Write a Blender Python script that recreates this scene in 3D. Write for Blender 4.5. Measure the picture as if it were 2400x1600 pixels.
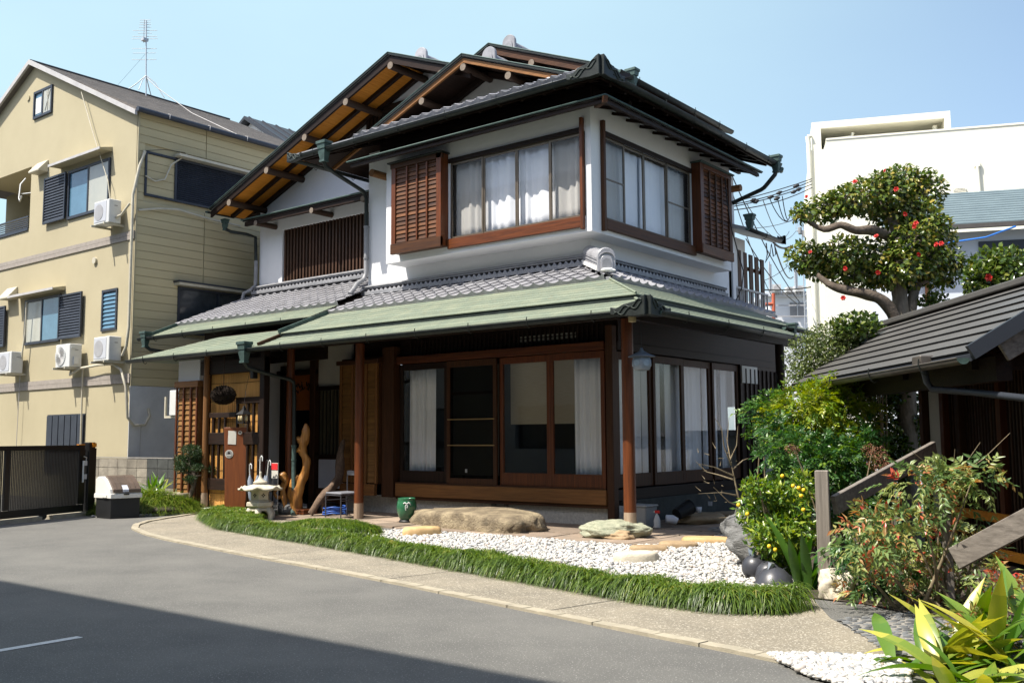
import bpy, math, random
import numpy as np
from mathutils import Vector, Matrix, noise as MN
for o in list(bpy.data.objects): bpy.data.objects.remove(o)
SC = bpy.context.scene; COL = SC.collection
rnd = random.Random(11); NP = np.random.RandomState(5)
D2R = math.radians
# ---------------------------------------------------------------- camera
YAW, PITCH, ROLL, FPX = D2R(38.287), D2R(5.602), D2R(-0.376), 2289.14
CAM = Vector((7.195, -11.723, 1.40))
F0 = Vector((-math.sin(YAW), math.cos(YAW), 0)); R0 = Vector((math.cos(YAW), math.sin(YAW), 0)); U0 = Vector((0, 0, 1))
Fv = F0*math.cos(PITCH)+U0*math.sin(PITCH); Uv = U0*math.cos(PITCH)-F0*math.sin(PITCH)
Rr = R0*math.cos(ROLL)+Uv*math.sin(ROLL); Ur = Uv*math.cos(ROLL)-R0*math.sin(ROLL)
cd = bpy.data.cameras.new('camera'); cam = bpy.data.objects.new('camera', cd); COL.objects.link(cam)
cd.sensor_fit = 'HORIZONTAL'; cd.sensor_width = 36; cd.lens = FPX/2400*36; cd.clip_start = .05; cd.clip_end = 2000
cam.matrix_world = Matrix(((Rr.x, Ur.x, -Fv.x, CAM.x), (Rr.y, Ur.y, -Fv.y, CAM.y), (Rr.z, Ur.z, -Fv.z, CAM.z), (0, 0, 0, 1)))
SC.camera = cam
# ---------------------------------------------------------------- light
SUNV = Vector((-.45, -1.0, 1.78)).normalized()
w = bpy.data.worlds.new('World'); SC.world = w; w.use_nodes = True
nt = w.node_tree; nt.nodes.clear()
sky = nt.nodes.new('ShaderNodeTexSky'); sky.sky_type = 'NISHITA'; sky.sun_disc = False
sky.sun_elevation = math.asin(SUNV.z); sky.sun_rotation = math.atan2(SUNV.x, SUNV.y)
sky.altitude = 0; sky.air_density = 1.0; sky.dust_density = 2.2; sky.ozone_density = 1.3
# thin high haze, whiter towards the sun's side of the sky
gen = nt.nodes.new('ShaderNodeTexCoord'); nrm = nt.nodes.new('ShaderNodeVectorMath'); nrm.operation = 'NORMALIZE'; nt.links.new(gen.outputs['Generated'], nrm.inputs[0])
dt = nt.nodes.new('ShaderNodeVectorMath'); dt.operation = 'DOT_PRODUCT'; dt.inputs[1].default_value = (-.80, .42, .43); nt.links.new(nrm.outputs[0], dt.inputs[0])
mr_ = nt.nodes.new('ShaderNodeMapRange'); mr_.interpolation_type = 'SMOOTHSTEP'; mr_.inputs[1].default_value = .50; mr_.inputs[2].default_value = .99; mr_.inputs[3].default_value = .0; mr_.inputs[4].default_value = .78; nt.links.new(dt.outputs['Value'], mr_.inputs[0])
ns_ = nt.nodes.new('ShaderNodeTexNoise'); ns_.inputs['Scale'].default_value = 2.2; ns_.inputs['Detail'].default_value = 5; mp_ = nt.nodes.new('ShaderNodeMapping'); mp_.inputs['Scale'].default_value = (1, 1, 2.6); nt.links.new(nrm.outputs[0], mp_.inputs[0]); nt.links.new(mp_.outputs[0], ns_.inputs['Vector'])
ml_ = nt.nodes.new('ShaderNodeMath'); ml_.operation = 'MULTIPLY_ADD'; ml_.inputs[1].default_value = .5; ml_.inputs[2].default_value = .72; nt.links.new(ns_.outputs['Fac'], ml_.inputs[0])
m2_ = nt.nodes.new('ShaderNodeMath'); m2_.operation = 'MULTIPLY'; m2_.use_clamp = True; nt.links.new(mr_.outputs[0], m2_.inputs[0]); nt.links.new(ml_.outputs[0], m2_.inputs[1])
mx_ = nt.nodes.new('ShaderNodeMix'); mx_.data_type = 'RGBA'; mx_.inputs[7].default_value = (3.2, 4.5, 4.9, 1); nt.links.new(m2_.outputs[0], mx_.inputs[0]); nt.links.new(sky.outputs[0], mx_.inputs[6])
bg = nt.nodes.new('ShaderNodeBackground'); bg.inputs['Strength'].default_value = .135
wo = nt.nodes.new('ShaderNodeOutputWorld'); nt.links.new(mx_.outputs[2], bg.inputs[0]); nt.links.new(bg.outputs[0], wo.inputs[0])
sd = bpy.data.lights.new('sun', 'SUN'); sd.energy = 5.0; sd.angle = D2R(.53); sd.color = (1.0, .94, .84)
so = bpy.data.objects.new('sun', sd); COL.objects.link(so); so.location = (-20, -40, 60)
so.rotation_euler = SUNV.to_track_quat('Z', 'Y').to_euler()
vs = SC.view_settings; vs.view_transform = 'Standard'; vs.look = 'None'; vs.exposure = 0.72; vs.gamma = 1; vs.use_curve_mapping = False
SC.cycles.max_bounces = 6; SC.cycles.diffuse_bounces = 3; SC.cycles.glossy_bounces = 3
SC.cycles.transmission_bounces = 4; SC.cycles.transparent_max_bounces = 8
SC.cycles.caustics_reflective = False; SC.cycles.caustics_refractive = False
SC.cycles.use_denoising = True
# ---------------------------------------------------------------- materials
MATS = {}
def newmat(name):
    m = bpy.data.materials.new(name); m.use_nodes = True; n = m.node_tree.nodes; l = m.node_tree.links
    MATS[name] = m; return m, n, l, n['Principled BSDF']
def pos(n, l, scale=(1, 1, 1), obj=False):
    if obj: s = n.new('ShaderNodeTexCoord').outputs['Object']
    else: s = n.new('ShaderNodeNewGeometry').outputs['Position']
    mp = n.new('ShaderNodeMapping'); mp.inputs['Scale'].default_value = scale; l.new(s, mp.inputs['Vector']); return mp.outputs[0]
def noise(n, l, v, scale, detail=4, rough=.6):
    t = n.new('ShaderNodeTexNoise'); t.inputs['Scale'].default_value = scale; t.inputs['Detail'].default_value = detail
    t.inputs['Roughness'].default_value = rough; l.new(v, t.inputs['Vector']); return t.outputs['Fac']
def ramp(n, l, fac, stops):
    r = n.new('ShaderNodeValToRGB'); e = r.color_ramp.elements
    while len(e) < len(stops): e.new(.5)
    for i, (p, c) in enumerate(stops): e[i].position = p; e[i].color = (*c, 1)
    l.new(fac, r.inputs[0]); return r.outputs[0]
def mixc(n, l, f, a, b, mode='MIX'):
    x = n.new('ShaderNodeMix'); x.data_type = 'RGBA'; x.blend_type = mode
    for sock, val in ((x.inputs[0], f), (x.inputs[6], a), (x.inputs[7], b)):
        if hasattr(val, 'is_linked'): l.new(val, sock)
        elif isinstance(val, tuple): sock.default_value = (*val, 1)
        else: sock.default_value = val
    return x.outputs[2]
def dk(c, k): return tuple(min(1, x*k) for x in c)
def mat(name, c1, c2=None, scale=3, rough=.75, bump=.15, bscale=60, stretch=(1, 1, 1), metal=0, spec=.4, rndv=0, c3=None, speck=None, obj=False, dist=.01):
    m, n, l, b = newmat(name)
    if c2 is None: c2 = dk(c1, .75)
    v = pos(n, l, stretch, obj); f = noise(n, l, v, scale, 6, .65)
    st = [(.3, c2), (.68, c1)]
    if c3: st = [(.25, c3), (.42, c2), (.68, c1)]
    c = ramp(n, l, f, st)
    if speck:
        f2 = noise(n, l, v, speck[0], 2, .5); c = mixc(n, l, ramp(n, l, f2, [(speck[2], (0, 0, 0)), (speck[2]+.06, (1, 1, 1))]), c, speck[1])
    if rndv:
        oi = n.new('ShaderNodeObjectInfo'); mr = n.new('ShaderNodeMapRange'); l.new(oi.outputs['Random'], mr.inputs[0])
        mr.inputs[3].default_value = 1-rndv; mr.inputs[4].default_value = 1+rndv
        hv = n.new('ShaderNodeHueSaturation'); l.new(c, hv.inputs['Color']); l.new(mr.outputs[0], hv.inputs['Value']); c = hv.outputs[0]
    l.new(c, b.inputs['Base Color']); b.inputs['Roughness'].default_value = rough; b.inputs['Metallic'].default_value = metal
    b.inputs['Specular IOR Level'].default_value = spec
    if bump:
        bt = n.new('ShaderNodeBump'); bt.inputs['Strength'].default_value = bump; bt.inputs['Distance'].default_value = dist
        l.new(noise(n, l, v, bscale, 5, .6), bt.inputs['Height']); l.new(bt.outputs[0], b.inputs['Normal'])
    return m
def wood(name, c1, c2, axis, rough=.55, rndv=.18, bump=.25, spec=.35, c3=None):
    s = [14, 14, 14]; s['xyz'.index(axis)] = .7
    return mat(name, c1, c2, 2.2, rough, bump, 5, tuple(s), 0, spec, rndv, c3)
def glass(name, refl=1.45, tint=(1, 1, 1), rough=0.0):
    m, n, l, b = newmat(name); n.remove(b)
    t = n.new('ShaderNodeBsdfTransparent'); t.inputs[0].default_value = (*tint, 1)
    g = n.new('ShaderNodeBsdfGlossy'); g.inputs['Roughness'].default_value = rough
    lw = n.new('ShaderNodeLayerWeight'); lw.inputs[0].default_value = .5
    pw = n.new('ShaderNodeMath'); pw.operation = 'POWER'; pw.inputs[1].default_value = 5; l.new(lw.outputs['Facing'], pw.inputs[0])
    fr = n.new('ShaderNodeMath'); fr.operation = 'MULTIPLY_ADD'; f0 = ((refl-1)/(refl+1))**2; fr.inputs[1].default_value = .9; fr.inputs[2].default_value = f0; l.new(pw.outputs[0], fr.inputs[0])
    mx = n.new('ShaderNodeMixShader'); l.new(fr.outputs[0], mx.inputs[0]); l.new(t.outputs[0], mx.inputs[1]); l.new(g.outputs[0], mx.inputs[2])
    l.new(mx.outputs[0], n['Material Output'].inputs[0]); return m
def leafmat(name, stops, rough=.35, trans=.3, spec=.5):
    m, n, l, b = newmat(name)
    a = n.new('ShaderNodeAttribute'); a.attribute_name = 'v'
    c = ramp(n, l, a.outputs['Fac'], stops); l.new(c, b.inputs['Base Color']); b.inputs['Roughness'].default_value = rough
    b.inputs['Specular IOR Level'].default_value = spec
    if trans:
        t = n.new('ShaderNodeBsdfTranslucent'); hv = n.new('ShaderNodeHueSaturation'); hv.inputs['Value'].default_value = 1.5; hv.inputs['Saturation'].default_value = 1.15
        l.new(c, hv.inputs['Color']); l.new(hv.outputs[0], t.inputs[0])
        mx = n.new('ShaderNodeMixShader'); mx.inputs[0].default_value = trans
        l.new(b.outputs[0], mx.inputs[1]); l.new(t.outputs[0], mx.inputs[2]); l.new(mx.outputs[0], n['Material Output'].inputs[0])
    return m
# ---------------------------------------------------------------- mesh building
class MB:
    def __init__(s): s.v = []; s.f = []; s.sm = []
    def add(s, vs, fs, smooth=False):
        b = len(s.v); s.v += [tuple(p) for p in vs]; s.f += [tuple(i+b for i in f) for f in fs]; s.sm += [smooth]*len(fs); return s
    def box(s, x0, x1, y0, y1, z0, z1):
        vs = [(x, y, z) for z in (z0, z1) for y in (y0, y1) for x in (x0, x1)]
        return s.add(vs, [(0, 2, 3, 1), (4, 5, 7, 6), (0, 1, 5, 4), (2, 6, 7, 3), (0, 4, 6, 2), (1, 3, 7, 5)])
    def beam(s, p0, p1, wd, h, up=(0, 0, 1)):
        p0 = Vector(p0); p1 = Vector(p1); d = (p1-p0).normalized(); up = Vector(up)
        sd = d.cross(up).normalized(); u = sd.cross(d).normalized(); vs = []
        for p in (p0, p1):
            for a, b in ((-1, -1), (1, -1), (1, 1), (-1, 1)): vs.append(p+sd*a*wd/2+u*b*h/2)
        return s.add(vs, [(0, 1, 2, 3), (7, 6, 5, 4), (0, 4, 5, 1), (1, 5, 6, 2), (2, 6, 7, 3), (3, 7, 4, 0)])
    def cyl(s, p0, p1, r0, r1=None, n=10, caps=True):
        return s.tube([p0, p1], [r0, r0 if r1 is None else r1], n, caps)
    def tube(s, pts, r, n=8, caps=True):
        pts = [Vector(p) for p in pts]; rs = r if isinstance(r, (list, tuple)) else [r]*len(pts); vs = []; prev = None
        for i, p in enumerate(pts):
            d = (pts[min(i+1, len(pts)-1)]-pts[max(i-1, 0)]).normalized()
            if prev is None: a = d.cross(Vector((0, 0, 1)) if abs(d.z) < .9 else Vector((1, 0, 0))).normalized()
            else: a = (prev-d*prev.dot(d)).normalized()
            prev = a; b = d.cross(a)
            for k in range(n):
                t = 2*math.pi*k/n; vs.append(p+(a*math.cos(t)+b*math.sin(t))*rs[i])
        fs = [(i*n+k, i*n+(k+1) % n, (i+1)*n+(k+1) % n, (i+1)*n+k) for i in range(len(pts)-1) for k in range(n)]
        s.add(vs, fs, True)
        if caps: s.add(vs[:n], [tuple(range(n))[::-1]]); s.add(vs[-n:], [tuple(range(n))])
        return s
    def lathe(s, c, prof, n=20, smooth=True):
        c = Vector(c); vs = [c+Vector((r*math.cos(2*math.pi*k/n), r*math.sin(2*math.pi*k/n), z)) for r, z in prof for k in range(n)]
        fs = [(i*n+k, i*n+(k+1) % n, (i+1)*n+(k+1) % n, (i+1)*n+k) for i in range(len(prof)-1) for k in range(n)]
        return s.add(vs, fs, smooth)
    def prism(s, poly, d):
        d = Vector(d); a = [Vector(p) for p in poly]; n = len(a)
        return s.add(a+[p+d for p in a], [tuple(range(n))[::-1], tuple(range(n, 2*n))]+[(i, (i+1) % n, n+(i+1) % n, n+i) for i in range(n)])
    def slab(s, poly, t):            # poly is the TOP face; thickness t straight down
        return s.prism([Vector(p)-Vector((0, 0, t)) for p in poly], (0, 0, t))
    def wallX(s, x0, x1, z0, z1, y0, y1, holes=()):
        xs = sorted({x0, x1, *[h[0] for h in holes], *[h[1] for h in holes]}); zs = sorted({z0, z1, *[h[2] for h in holes], *[h[3] for h in holes]})
        xs = [x for x in xs if x0 <= x <= x1]; zs = [z for z in zs if z0 <= z <= z1]
        for a, b in zip(xs, xs[1:]):
            run = None
            for c, d in zip(zs, zs[1:]):
                xm, zm = (a+b)/2, (c+d)/2
                solid = not any(h[0] < xm < h[1] and h[2] < zm < h[3] for h in holes)
                if solid: run = (run[0], d) if run else (c, d)
                if not solid and run: s.box(a, b, y0, y1, *run); run = None
            if run: s.box(a, b, y0, y1, *run)
        return s
    def build(s, name, m, parent=None, bevel=0, kind=None, label=None):
        me = bpy.data.meshes.new(name); me.from_pydata(s.v, [], s.f)
        o = bpy.data.objects.new(name, me); COL.objects.link(o)
        me.materials.append(MATS[m] if isinstance(m, str) else m)
        if any(s.sm): me.polygons.foreach_set('use_smooth', s.sm)
        place(o, parent)
        if bevel:
            b = o.modifiers.new('bevel', 'BEVEL'); b.width = bevel; b.segments = 1; b.limit_method = 'ANGLE'
        if kind: o['kind'] = kind
        if label: o['label'] = label
        return o
ORG = {}
XF = [None]                              # while set, built parts are shifted by it (used for the porch front)
def place(o, parent):
    if XF[0]: o.data.transform(XF[0])
    org = ORG.get(parent.name if parent else None, Vector())
    if parent:
        o.parent = parent; ORG[o.name] = org
        if org.length: o.data.transform(Matrix.Translation(-org))
def np_obj(name, V, F, m, parent=None, val=None, kind=None, smooth=False):
    """V (n,3), F (k,m) arrays; val per-face float"""
    me = bpy.data.meshes.new(name); k, q = F.shape
    if parent is not None:
        V = V-np.array(ORG.get(parent.name, Vector()))
    me.vertices.add(len(V)); me.vertices.foreach_set('co', V.astype(np.float32).ravel())
    me.loops.add(k*q); me.loops.foreach_set('vertex_index', F.astype(np.int32).ravel())
    me.polygons.add(k); me.polygons.foreach_set('loop_start', np.arange(0, k*q, q, dtype=np.int32))
    me.polygons.foreach_set('loop_total', np.full(k, q, dtype=np.int32))
    if smooth: me.polygons.foreach_set('use_smooth', np.ones(k, dtype=bool))
    me.update(calc_edges=True)
    if val is not None:
        a = me.attributes.new('v', 'FLOAT', 'FACE'); a.data.foreach_set('value', val.astype(np.float32))
    o = bpy.data.objects.new(name, me); COL.objects.link(o); me.materials.append(MATS[m] if isinstance(m, str) else m)
    if parent is not None: o.parent = parent; ORG[o.name] = ORG.get(parent.name, Vector())
    if kind: o['kind'] = kind
    return o
def tag(o, label=None, cat=None, group=None, kind=None):
    for k, v in (('label', label), ('category', cat), ('group', group), ('kind', kind)):
        if v: o[k] = v
    return o
def thing(name, label, cat, loc=(0, 0, 0), group=None):
    o = bpy.data.objects.new(name, None); COL.objects.link(o); o.location = loc; o.empty_display_size = .2
    ORG[o.name] = Vector(loc); return tag(o, label, cat, group)
def struct(name, mb, m, **k): return mb.build(name, m, None, kind='structure', **k)
def copytree(o, loc, rotz=0, label=None, scale=None):
    c = o.copy(); COL.objects.link(c); c.location = loc; c.rotation_euler = (0, 0, rotz)
    if scale: c.scale = scale
    if label: c['label'] = label
    for ch in o.children:
        d = ch.copy(); COL.objects.link(d); d.parent = c
        for g in ch.children:
            e = g.copy(); COL.objects.link(e); e.parent = d
    return c
def inst(name, me, parent, mw, m=None):      # a piece sharing mesh data; mw world matrix
    o = bpy.data.objects.new(name, me); COL.objects.link(o); o.parent = parent
    org = ORG.get(parent.name, Vector()) if parent else Vector()
    o.matrix_local = Matrix.Translation(-org) @ mw
    return o
def mesh_of(mb, name, m):
    me = bpy.data.meshes.new(name); me.from_pydata(mb.v, [], mb.f); me.materials.append(MATS[m])
    if any(mb.sm): me.polygons.foreach_set('use_smooth', mb.sm)
    return me
def T(x, y, z): return Matrix.Translation((x, y, z))
def rock(name, c, r, m, parent=None, seed=0, flat=.0, n=3, amp=.18, rot=0, freq=1.6):
    """irregular stone, r = (rx, ry, rz), sits with its base near c.z"""
    import bmesh
    bm = bmesh.new(); bmesh.ops.create_icosphere(bm, subdivisions=n, radius=1)
    rs = np.random.RandomState(seed); ph = rs.rand(8, 3)*6; dr = rs.randn(8, 3)*freq
    for v in bm.verts:
        p = v.co.copy(); d = 0
        for k in range(8): d += math.sin(p.x*dr[k, 0]+p.y*dr[k, 1]+p.z*dr[k, 2]+ph[k, 0])/(1+k*.5)
        p = p*(1+amp*d*.5+amp*1.1*MN.fractal(p*freq+Vector((seed*1.7, 0, 0)), .9, 2.1, 6))
        if flat: p.z = max(-1+flat*.2, min(p.z, 1-flat)) + .03*d*amp
        q = Vector((p.x*r[0], p.y*r[1], p.z*r[2]*.56)); q.rotate(Matrix.Rotation(rot, 3, 'Z')); v.co = q
    zmin = min(v.co.z for v in bm.verts)
    for v in bm.verts: v.co.z -= zmin*.8
    me = bpy.data.meshes.new(name); bm.to_mesh(me); bm.free()
    me.polygons.foreach_set('use_smooth', [n > 2]*len(me.polygons))
    me.materials.append(MATS[m]); o = bpy.data.objects.new(name, me); COL.objects.link(o)
    if parent: me.transform(Matrix.Translation(Vector(c))); place(o, parent)
    else: o.location = c
    return o
def G(lat, dep, z=0.0): return CAM.xy.to_3d()+R0*lat+F0*dep+Vector((0, 0, z))     # axes of the small gatehouse that stands askew to the house
# ---------------------------------------------------------------- material library
mat('asphalt', (.150, .146, .133), (.105, .103, .096), 1.1, .85, .8, 90, speck=(75, (.30, .29, .27), .62), spec=.3, dist=.006)
mat('path', (.27, .235, .175), (.17, .15, .115), 1.6, .85, .8, 80, speck=(70, (.45, .41, .33), .58), dist=.008)
mat('kerb', (.42, .37, .275), (.28, .25, .19), 6, .8, .4, 120)
mat('joint', (.08, .075, .065), None, 8)
mat('line_paint', (.75, .75, .73), (.5, .5, .48), 30, .7)
mat('soil', (.07, .055, .04), (.035, .028, .02), 8, .95, .6, 40)
mat('gravel_bed', (.40, .39, .37), (.2, .2, .19), 40, .9, .8, 90)
mat('pebble', (.86, .84, .8), (.6, .6, .6), 18, .7, .1, 60)
mat('flagstone', (.33, .25, .185), (.2, .165, .13), 3, .75, .4, 40, rndv=.25)
mat('cobble', (.15, .155, .155), (.075, .08, .085), 9, .7, .3, 60, rndv=.4, obj=True)
mat('mortar', (.27, .255, .225), (.18, .17, .155), 6, .9, .5, 90)
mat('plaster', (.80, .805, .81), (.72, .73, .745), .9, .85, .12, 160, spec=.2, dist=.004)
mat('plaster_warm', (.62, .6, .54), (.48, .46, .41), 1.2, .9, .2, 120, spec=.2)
mat('plaster_rough', (.66, .63, .56), (.42, .40, .36), 22, .95, .9, 70, spec=.2)
mat('concrete', (.66, .67, .67), (.5, .51, .51), 1.4, .85, .25, 50)
mat('tile', (.34, .34, .36), (.235, .235, .25), 5, .36, .12, 50, rndv=.17, spec=.55, obj=True)
mat('tile_dark', (.28, .285, .3), (.17, .175, .185), 5, .45, .15, 50, spec=.5)
mat('tile_mortar', (.88, .87, .84), (.7, .69, .66), 10, .9)
mat('copper', (.215, .236, .168), (.155, .188, .142), 2.6, .65, .2, 40, rndv=.12, spec=.3, c3=(.215, .205, .135))
mat('copper_edge', (.04, .055, .048), (.018, .024, .021), 7, .55, .1, 60, metal=.3)
mat('copper_dark', (.030, .037, .034), (.014, .017, .016), 6, .5, .15, 60, metal=.35)
mat('copper_teal', (.075, .125, .113), (.035, .06, .055), 9, .55, .15, 60, metal=.2)
mat('reflection_grey', (.17, .17, .16), (.13, .13, .125), 3, .7, .1, 80)  # grey of the reflection behind the screen door, as plain colour
mat('shade_black', (.012, .012, .013), (.008, .008, .008), 3, .9, 0)  # near-black colour standing for the shade of unlit depth
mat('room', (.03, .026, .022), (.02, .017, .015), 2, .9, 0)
for ax in 'xyz':
    wood('dark_'+ax, (.026, .0135, .009), (.011, .007, .005), ax, .55, spec=.2)
    wood('red_'+ax, (.145, .040, .010), (.052, .0155, .0055), ax, .42, spec=.35)
    wood('tan_'+ax, (.235, .105, .03), (.13, .055, .017), ax, .6)
    wood('brown_'+ax, (.085, .034, .013), (.036, .016, .008), ax, .55, spec=.25)
    wood('grey_'+ax, (.25, .22, .19), (.115, .10, .085), ax, .8)
    wood('orange_'+ax, (.66, .27, .03), (.48, .17, .016), ax, .6)
wood('shutter_board', (.15, .055, .014), (.045, .017, .007), 'x', .5, rndv=.5)
wood('shutter_board_y', (.15, .055, .014), (.045, .017, .007), 'y', .5, rndv=.5)
wood('board_tan', (.27, .135, .04), (.165, .08, .024), 'x', .65, rndv=.13)
wood('slat', (.075, .036, .02), (.03, .016, .01), 'z', .55, rndv=.3)
wood('slat_green', (.12, .11, .07), (.06, .055, .04), 'z', .6, rndv=.2)
wood('log', (.06, .032, .018), (.024, .014, .009), 'y', .6)
wood('post_weathered', (.40, .30, .215), (.22, .15, .10), 'z', .8)
wood('driftwood', (.50, .24, .055), (.26, .10, .02), 'z', .42, bump=.6, spec=.5)
wood('trunk_wood', (.2, .13, .085), (.075, .05, .035), 'z', .8, bump=.8)
wood('plank', (.17, .048, .010), (.105, .028, .006), 'z', .45, spec=.5)
mat('log_end', (.25, .205, .16), (.14, .11, .085), 25, .8)
mat('reed', (.86, .50, .15), (.55, .26, .065), 3, .6, .3, 40, stretch=(60, 60, .8))
mat('curtain', (.84, .86, .9), (.76, .79, .84), 1.5, .85, .05, 30, spec=.1)
mat('curtain_dim', (.62, .63, .6), (.5, .51, .49), 1.5, .9, .05, 30, spec=.1)
mat('blind', (.42, .38, .29), (.27, .24, .18), 6, .8, .2, 30, stretch=(1, 1, 60))
glass('glass'); glass('glass_up', 1.38); glass('screen', 1.2, (.5, .5, .48), .3)
mat('alu', (.17, .135, .10), (.12, .10, .075), 3, .4, 0, metal=.5)
mat('alu_dark', (.035, .042, .058), (.022, .027, .038), 3, .45, 0)
mat('brass', (.45, .32, .14), None, 4, .35, 0, metal=.8)
mat('black', (.015, .015, .016), (.01, .01, .01), 5, .5, .1, 40)
mat('black_metal', (.018, .018, .019), None, 5, .35, .05, 40, metal=.3)
mat('steel', (.5, .51, .53), None, 4, .35, 0, metal=.8)
mat('white_plastic', (.62, .63, .62), (.55, .56, .55), 2, .4, 0)
mat('pipe_cream', (.55, .51, .40), (.44, .41, .32), 6, .5, .05, 40)
mat('beige', (.44, .39, .262), (.385, .34, .225), .35, .9, .35, 45, spec=.2, dist=.01)
mat('siding', (.56, .475, .285), (.47, .40, .24), .5, .75, .25, 70, stretch=(1, .4, 3), spec=.25, rndv=.05)
mat('band_tile', (.36, .32, .28), (.28, .25, .22), 8, .7, .2, 40, rndv=.1)
mat('slate', (.16, .143, .128), (.095, .085, .078), 3, .8, .3, 50, stretch=(1, 1, 1), rndv=.2)
mat('grey_trim', (.48, .47, .46), (.38, .37, .37), 3, .6, .1, 40)
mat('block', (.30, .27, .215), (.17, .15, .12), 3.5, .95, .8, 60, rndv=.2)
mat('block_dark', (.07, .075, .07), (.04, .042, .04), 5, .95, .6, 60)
mat('metal_roof', (.10, .096, .091), (.078, .075, .072), 2, .45, .05, 40, spec=.45)
mat('metal_roof_edge', (.03, .035, .045), None, 2, .5, 0)
mat('white_wall', (.82, .80, .675), (.76, .74, .625), .35, .9, .2, 60, spec=.15)
mat('blue_roof', (.16, .21, .225), (.12, .16, .175), 2, .5, .05, 30)
mat('pale_wall', (.7, .74, .8), (.62, .66, .72), .5, .9, .1, 60)
mat('stone_light', (.63, .57, .45), (.42, .38, .30), 5, .85, .6, 45)
mat('stone_orange', (.62, .43, .21), (.45, .29, .13), 6, .7, .3, 50)
mat('stone_brown', (.40, .29, .17), (.26, .18, .10), 6, .75, .4, 50)
mat('stone_step', (.36, .295, .19), (.165, .13, .085), 4.5, .9, 1.0, 28, c3=(.10, .085, .06), dist=.03)
mat('stone_grey', (.22, .22, .215), (.095, .095, .092), 5, .85, .9, 22, stretch=(1, 1, 2.5), dist=.03)
mat('stone_green', (.40, .40, .29), (.2, .22, .155), 9, .8, .8, 30, stretch=(1, 1.3, 3), dist=.02)
mat('stone_basin', (.42, .36, .27), (.25, .21, .15), 7, .85, .6, 50, c3=(.35, .2, .08))
mat('stone_purple', (.17, .13, .17), (.06, .045, .06), 9, .5, .8, 30)
mat('lantern_stone', (.60, .55, .44), (.42, .385, .30), 6, .85, .35, 90)
mat('green_glaze', (.035, .16, .075), (.02, .10, .05), 4, .12, 0, spec=.7)
mat('ball_black', (.055, .057, .068), (.04, .041, .05), 4, .38, .08, 60, spec=.5)
mat('pewter', (.27, .32, .38), (.17, .21, .26), 6, .45, .1, 40, metal=.15)
mat('lamp_glass', (.34, .42, .5), (.2, .27, .34), 8, .2, 0)
mat('lamp_cream', (.55, .45, .25), None, 5, .4, 0)
mat('blue_hose', (.05, .14, .5), (.04, .1, .38), 5, .4, 0)
mat('seat_grey', (.2, .205, .23), (.15, .155, .175), 6, .6, .1, 60)
mat('chair_metal', (.13, .13, .15), None, 4, .35, 0, metal=.6)
mat('red', (.62, .02, .02), None, 4, .5, 0)
mat('pink_red', (.72, .045, .045), (.5, .02, .03), 30, .5, 0)
mat('paper', (.60, .58, .52), (.5, .48, .43), 5, .8, 0)
mat('ink', (.012, .01, .01), None, 4, .6, 0)
mat('sticker_grey', (.3, .3, .3), None, 5, .6, 0)
mat('white_board', (.68, .71, .78), (.6, .63, .7), 2, .5, 0)
mat('umbrella_clear', (.30, .34, .40), (.18, .21, .26), 9, .25, .2, 20, stretch=(6, 6, .5))
mat('orange_mark', (.72, .25, .02), None, 4, .5, 0)
mat('bin_brown', (.14, .10, .075), (.1, .075, .055), 5, .45, .1, 30)
mat('bin_white', (.78, .77, .72), (.7, .69, .64), 3, .45, 0)
mat('bin_grey', (.3, .32, .32), (.25, .26, .27), 3, .5, 0)
mat('bark_grey', (.27, .23, .18), (.10, .085, .066), 7, .9, .9, 30, stretch=(1, 1, .5), dist=.02)
mat('bark_dark', (.16, .125, .095), (.07, .055, .042), 8, .9, .9, 30, dist=.02)
mat('twig', (.25, .2, .12), (.13, .1, .06), 12, .8, .2, 40)
mat('wire', (.02, .02, .022), None, 3, .6, 0)
mat('galv', (.5, .53, .56), (.4, .42, .45), 4, .5, 0, metal=.4)
mat('rust_red', (.5, .12, .06), None, 4, .6, 0)
mat('blue_wire', (.03, .2, .7), None, 3, .5, 0)
mat('sign_orange', (.42, .13, .025), (.32, .09, .02), 4, .5, .1, 30)
mat('lemon', (.85, .5, .02), (.8, .62, .03), 20, .4, .1, 60)
mat('flower', (.5, .018, .02), (.6, .06, .045), 30, .5, 0)
mat('cedar', (.035, .022, .014), (.018, .012, .008), 40, .95, .8, 60)
leafmat('camellia', [(0, (.018, .045, .010)), (.4, (.075, .125, .02)), (.7, (.165, .205, .04)), (1, (.36, .29, .07))], .24, .2, .55)
leafmat('nandina', [(0, (.02, .065, .022)), (.45, (.05, .13, .03)), (.8, (.17, .27, .03)), (1, (.33, .36, .035))], .35, .3)
leafmat('nandina_red', [(0, (.05, .12, .04)), (.4, (.14, .22, .07)), (.66, (.3, .33, .10)), (.82, (.45, .2, .08)), (1, (.5, .07, .05))], .35, .3)
leafmat('citrus', [(0, (.03, .08, .015)), (.5, (.10, .19, .025)), (1, (.36, .42, .05))], .3, .3)
leafmat('box_leaf', [(0, (.025, .05, .012)), (.6, (.10, .14, .035)), (1, (.25, .28, .08))], .4, .2)
leafmat('aspidistra', [(0, (.025, .09, .02)), (.55, (.10, .2, .025)), (1, (.5, .46, .08))], .3, .3)
leafmat('grass', [(0, (.022, .05, .008)), (.5, (.092, .158, .016)), (.8, (.19, .245, .032)), (1, (.40, .33, .12))], .4, .3)
leafmat('pine', [(0, (.012, .035, .012)), (1, (.06, .11, .03))], .5, .1)
leafmat('dry', [(0, (.12, .05, .03)), (1, (.3, .13, .07))], .7, .1)
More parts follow.
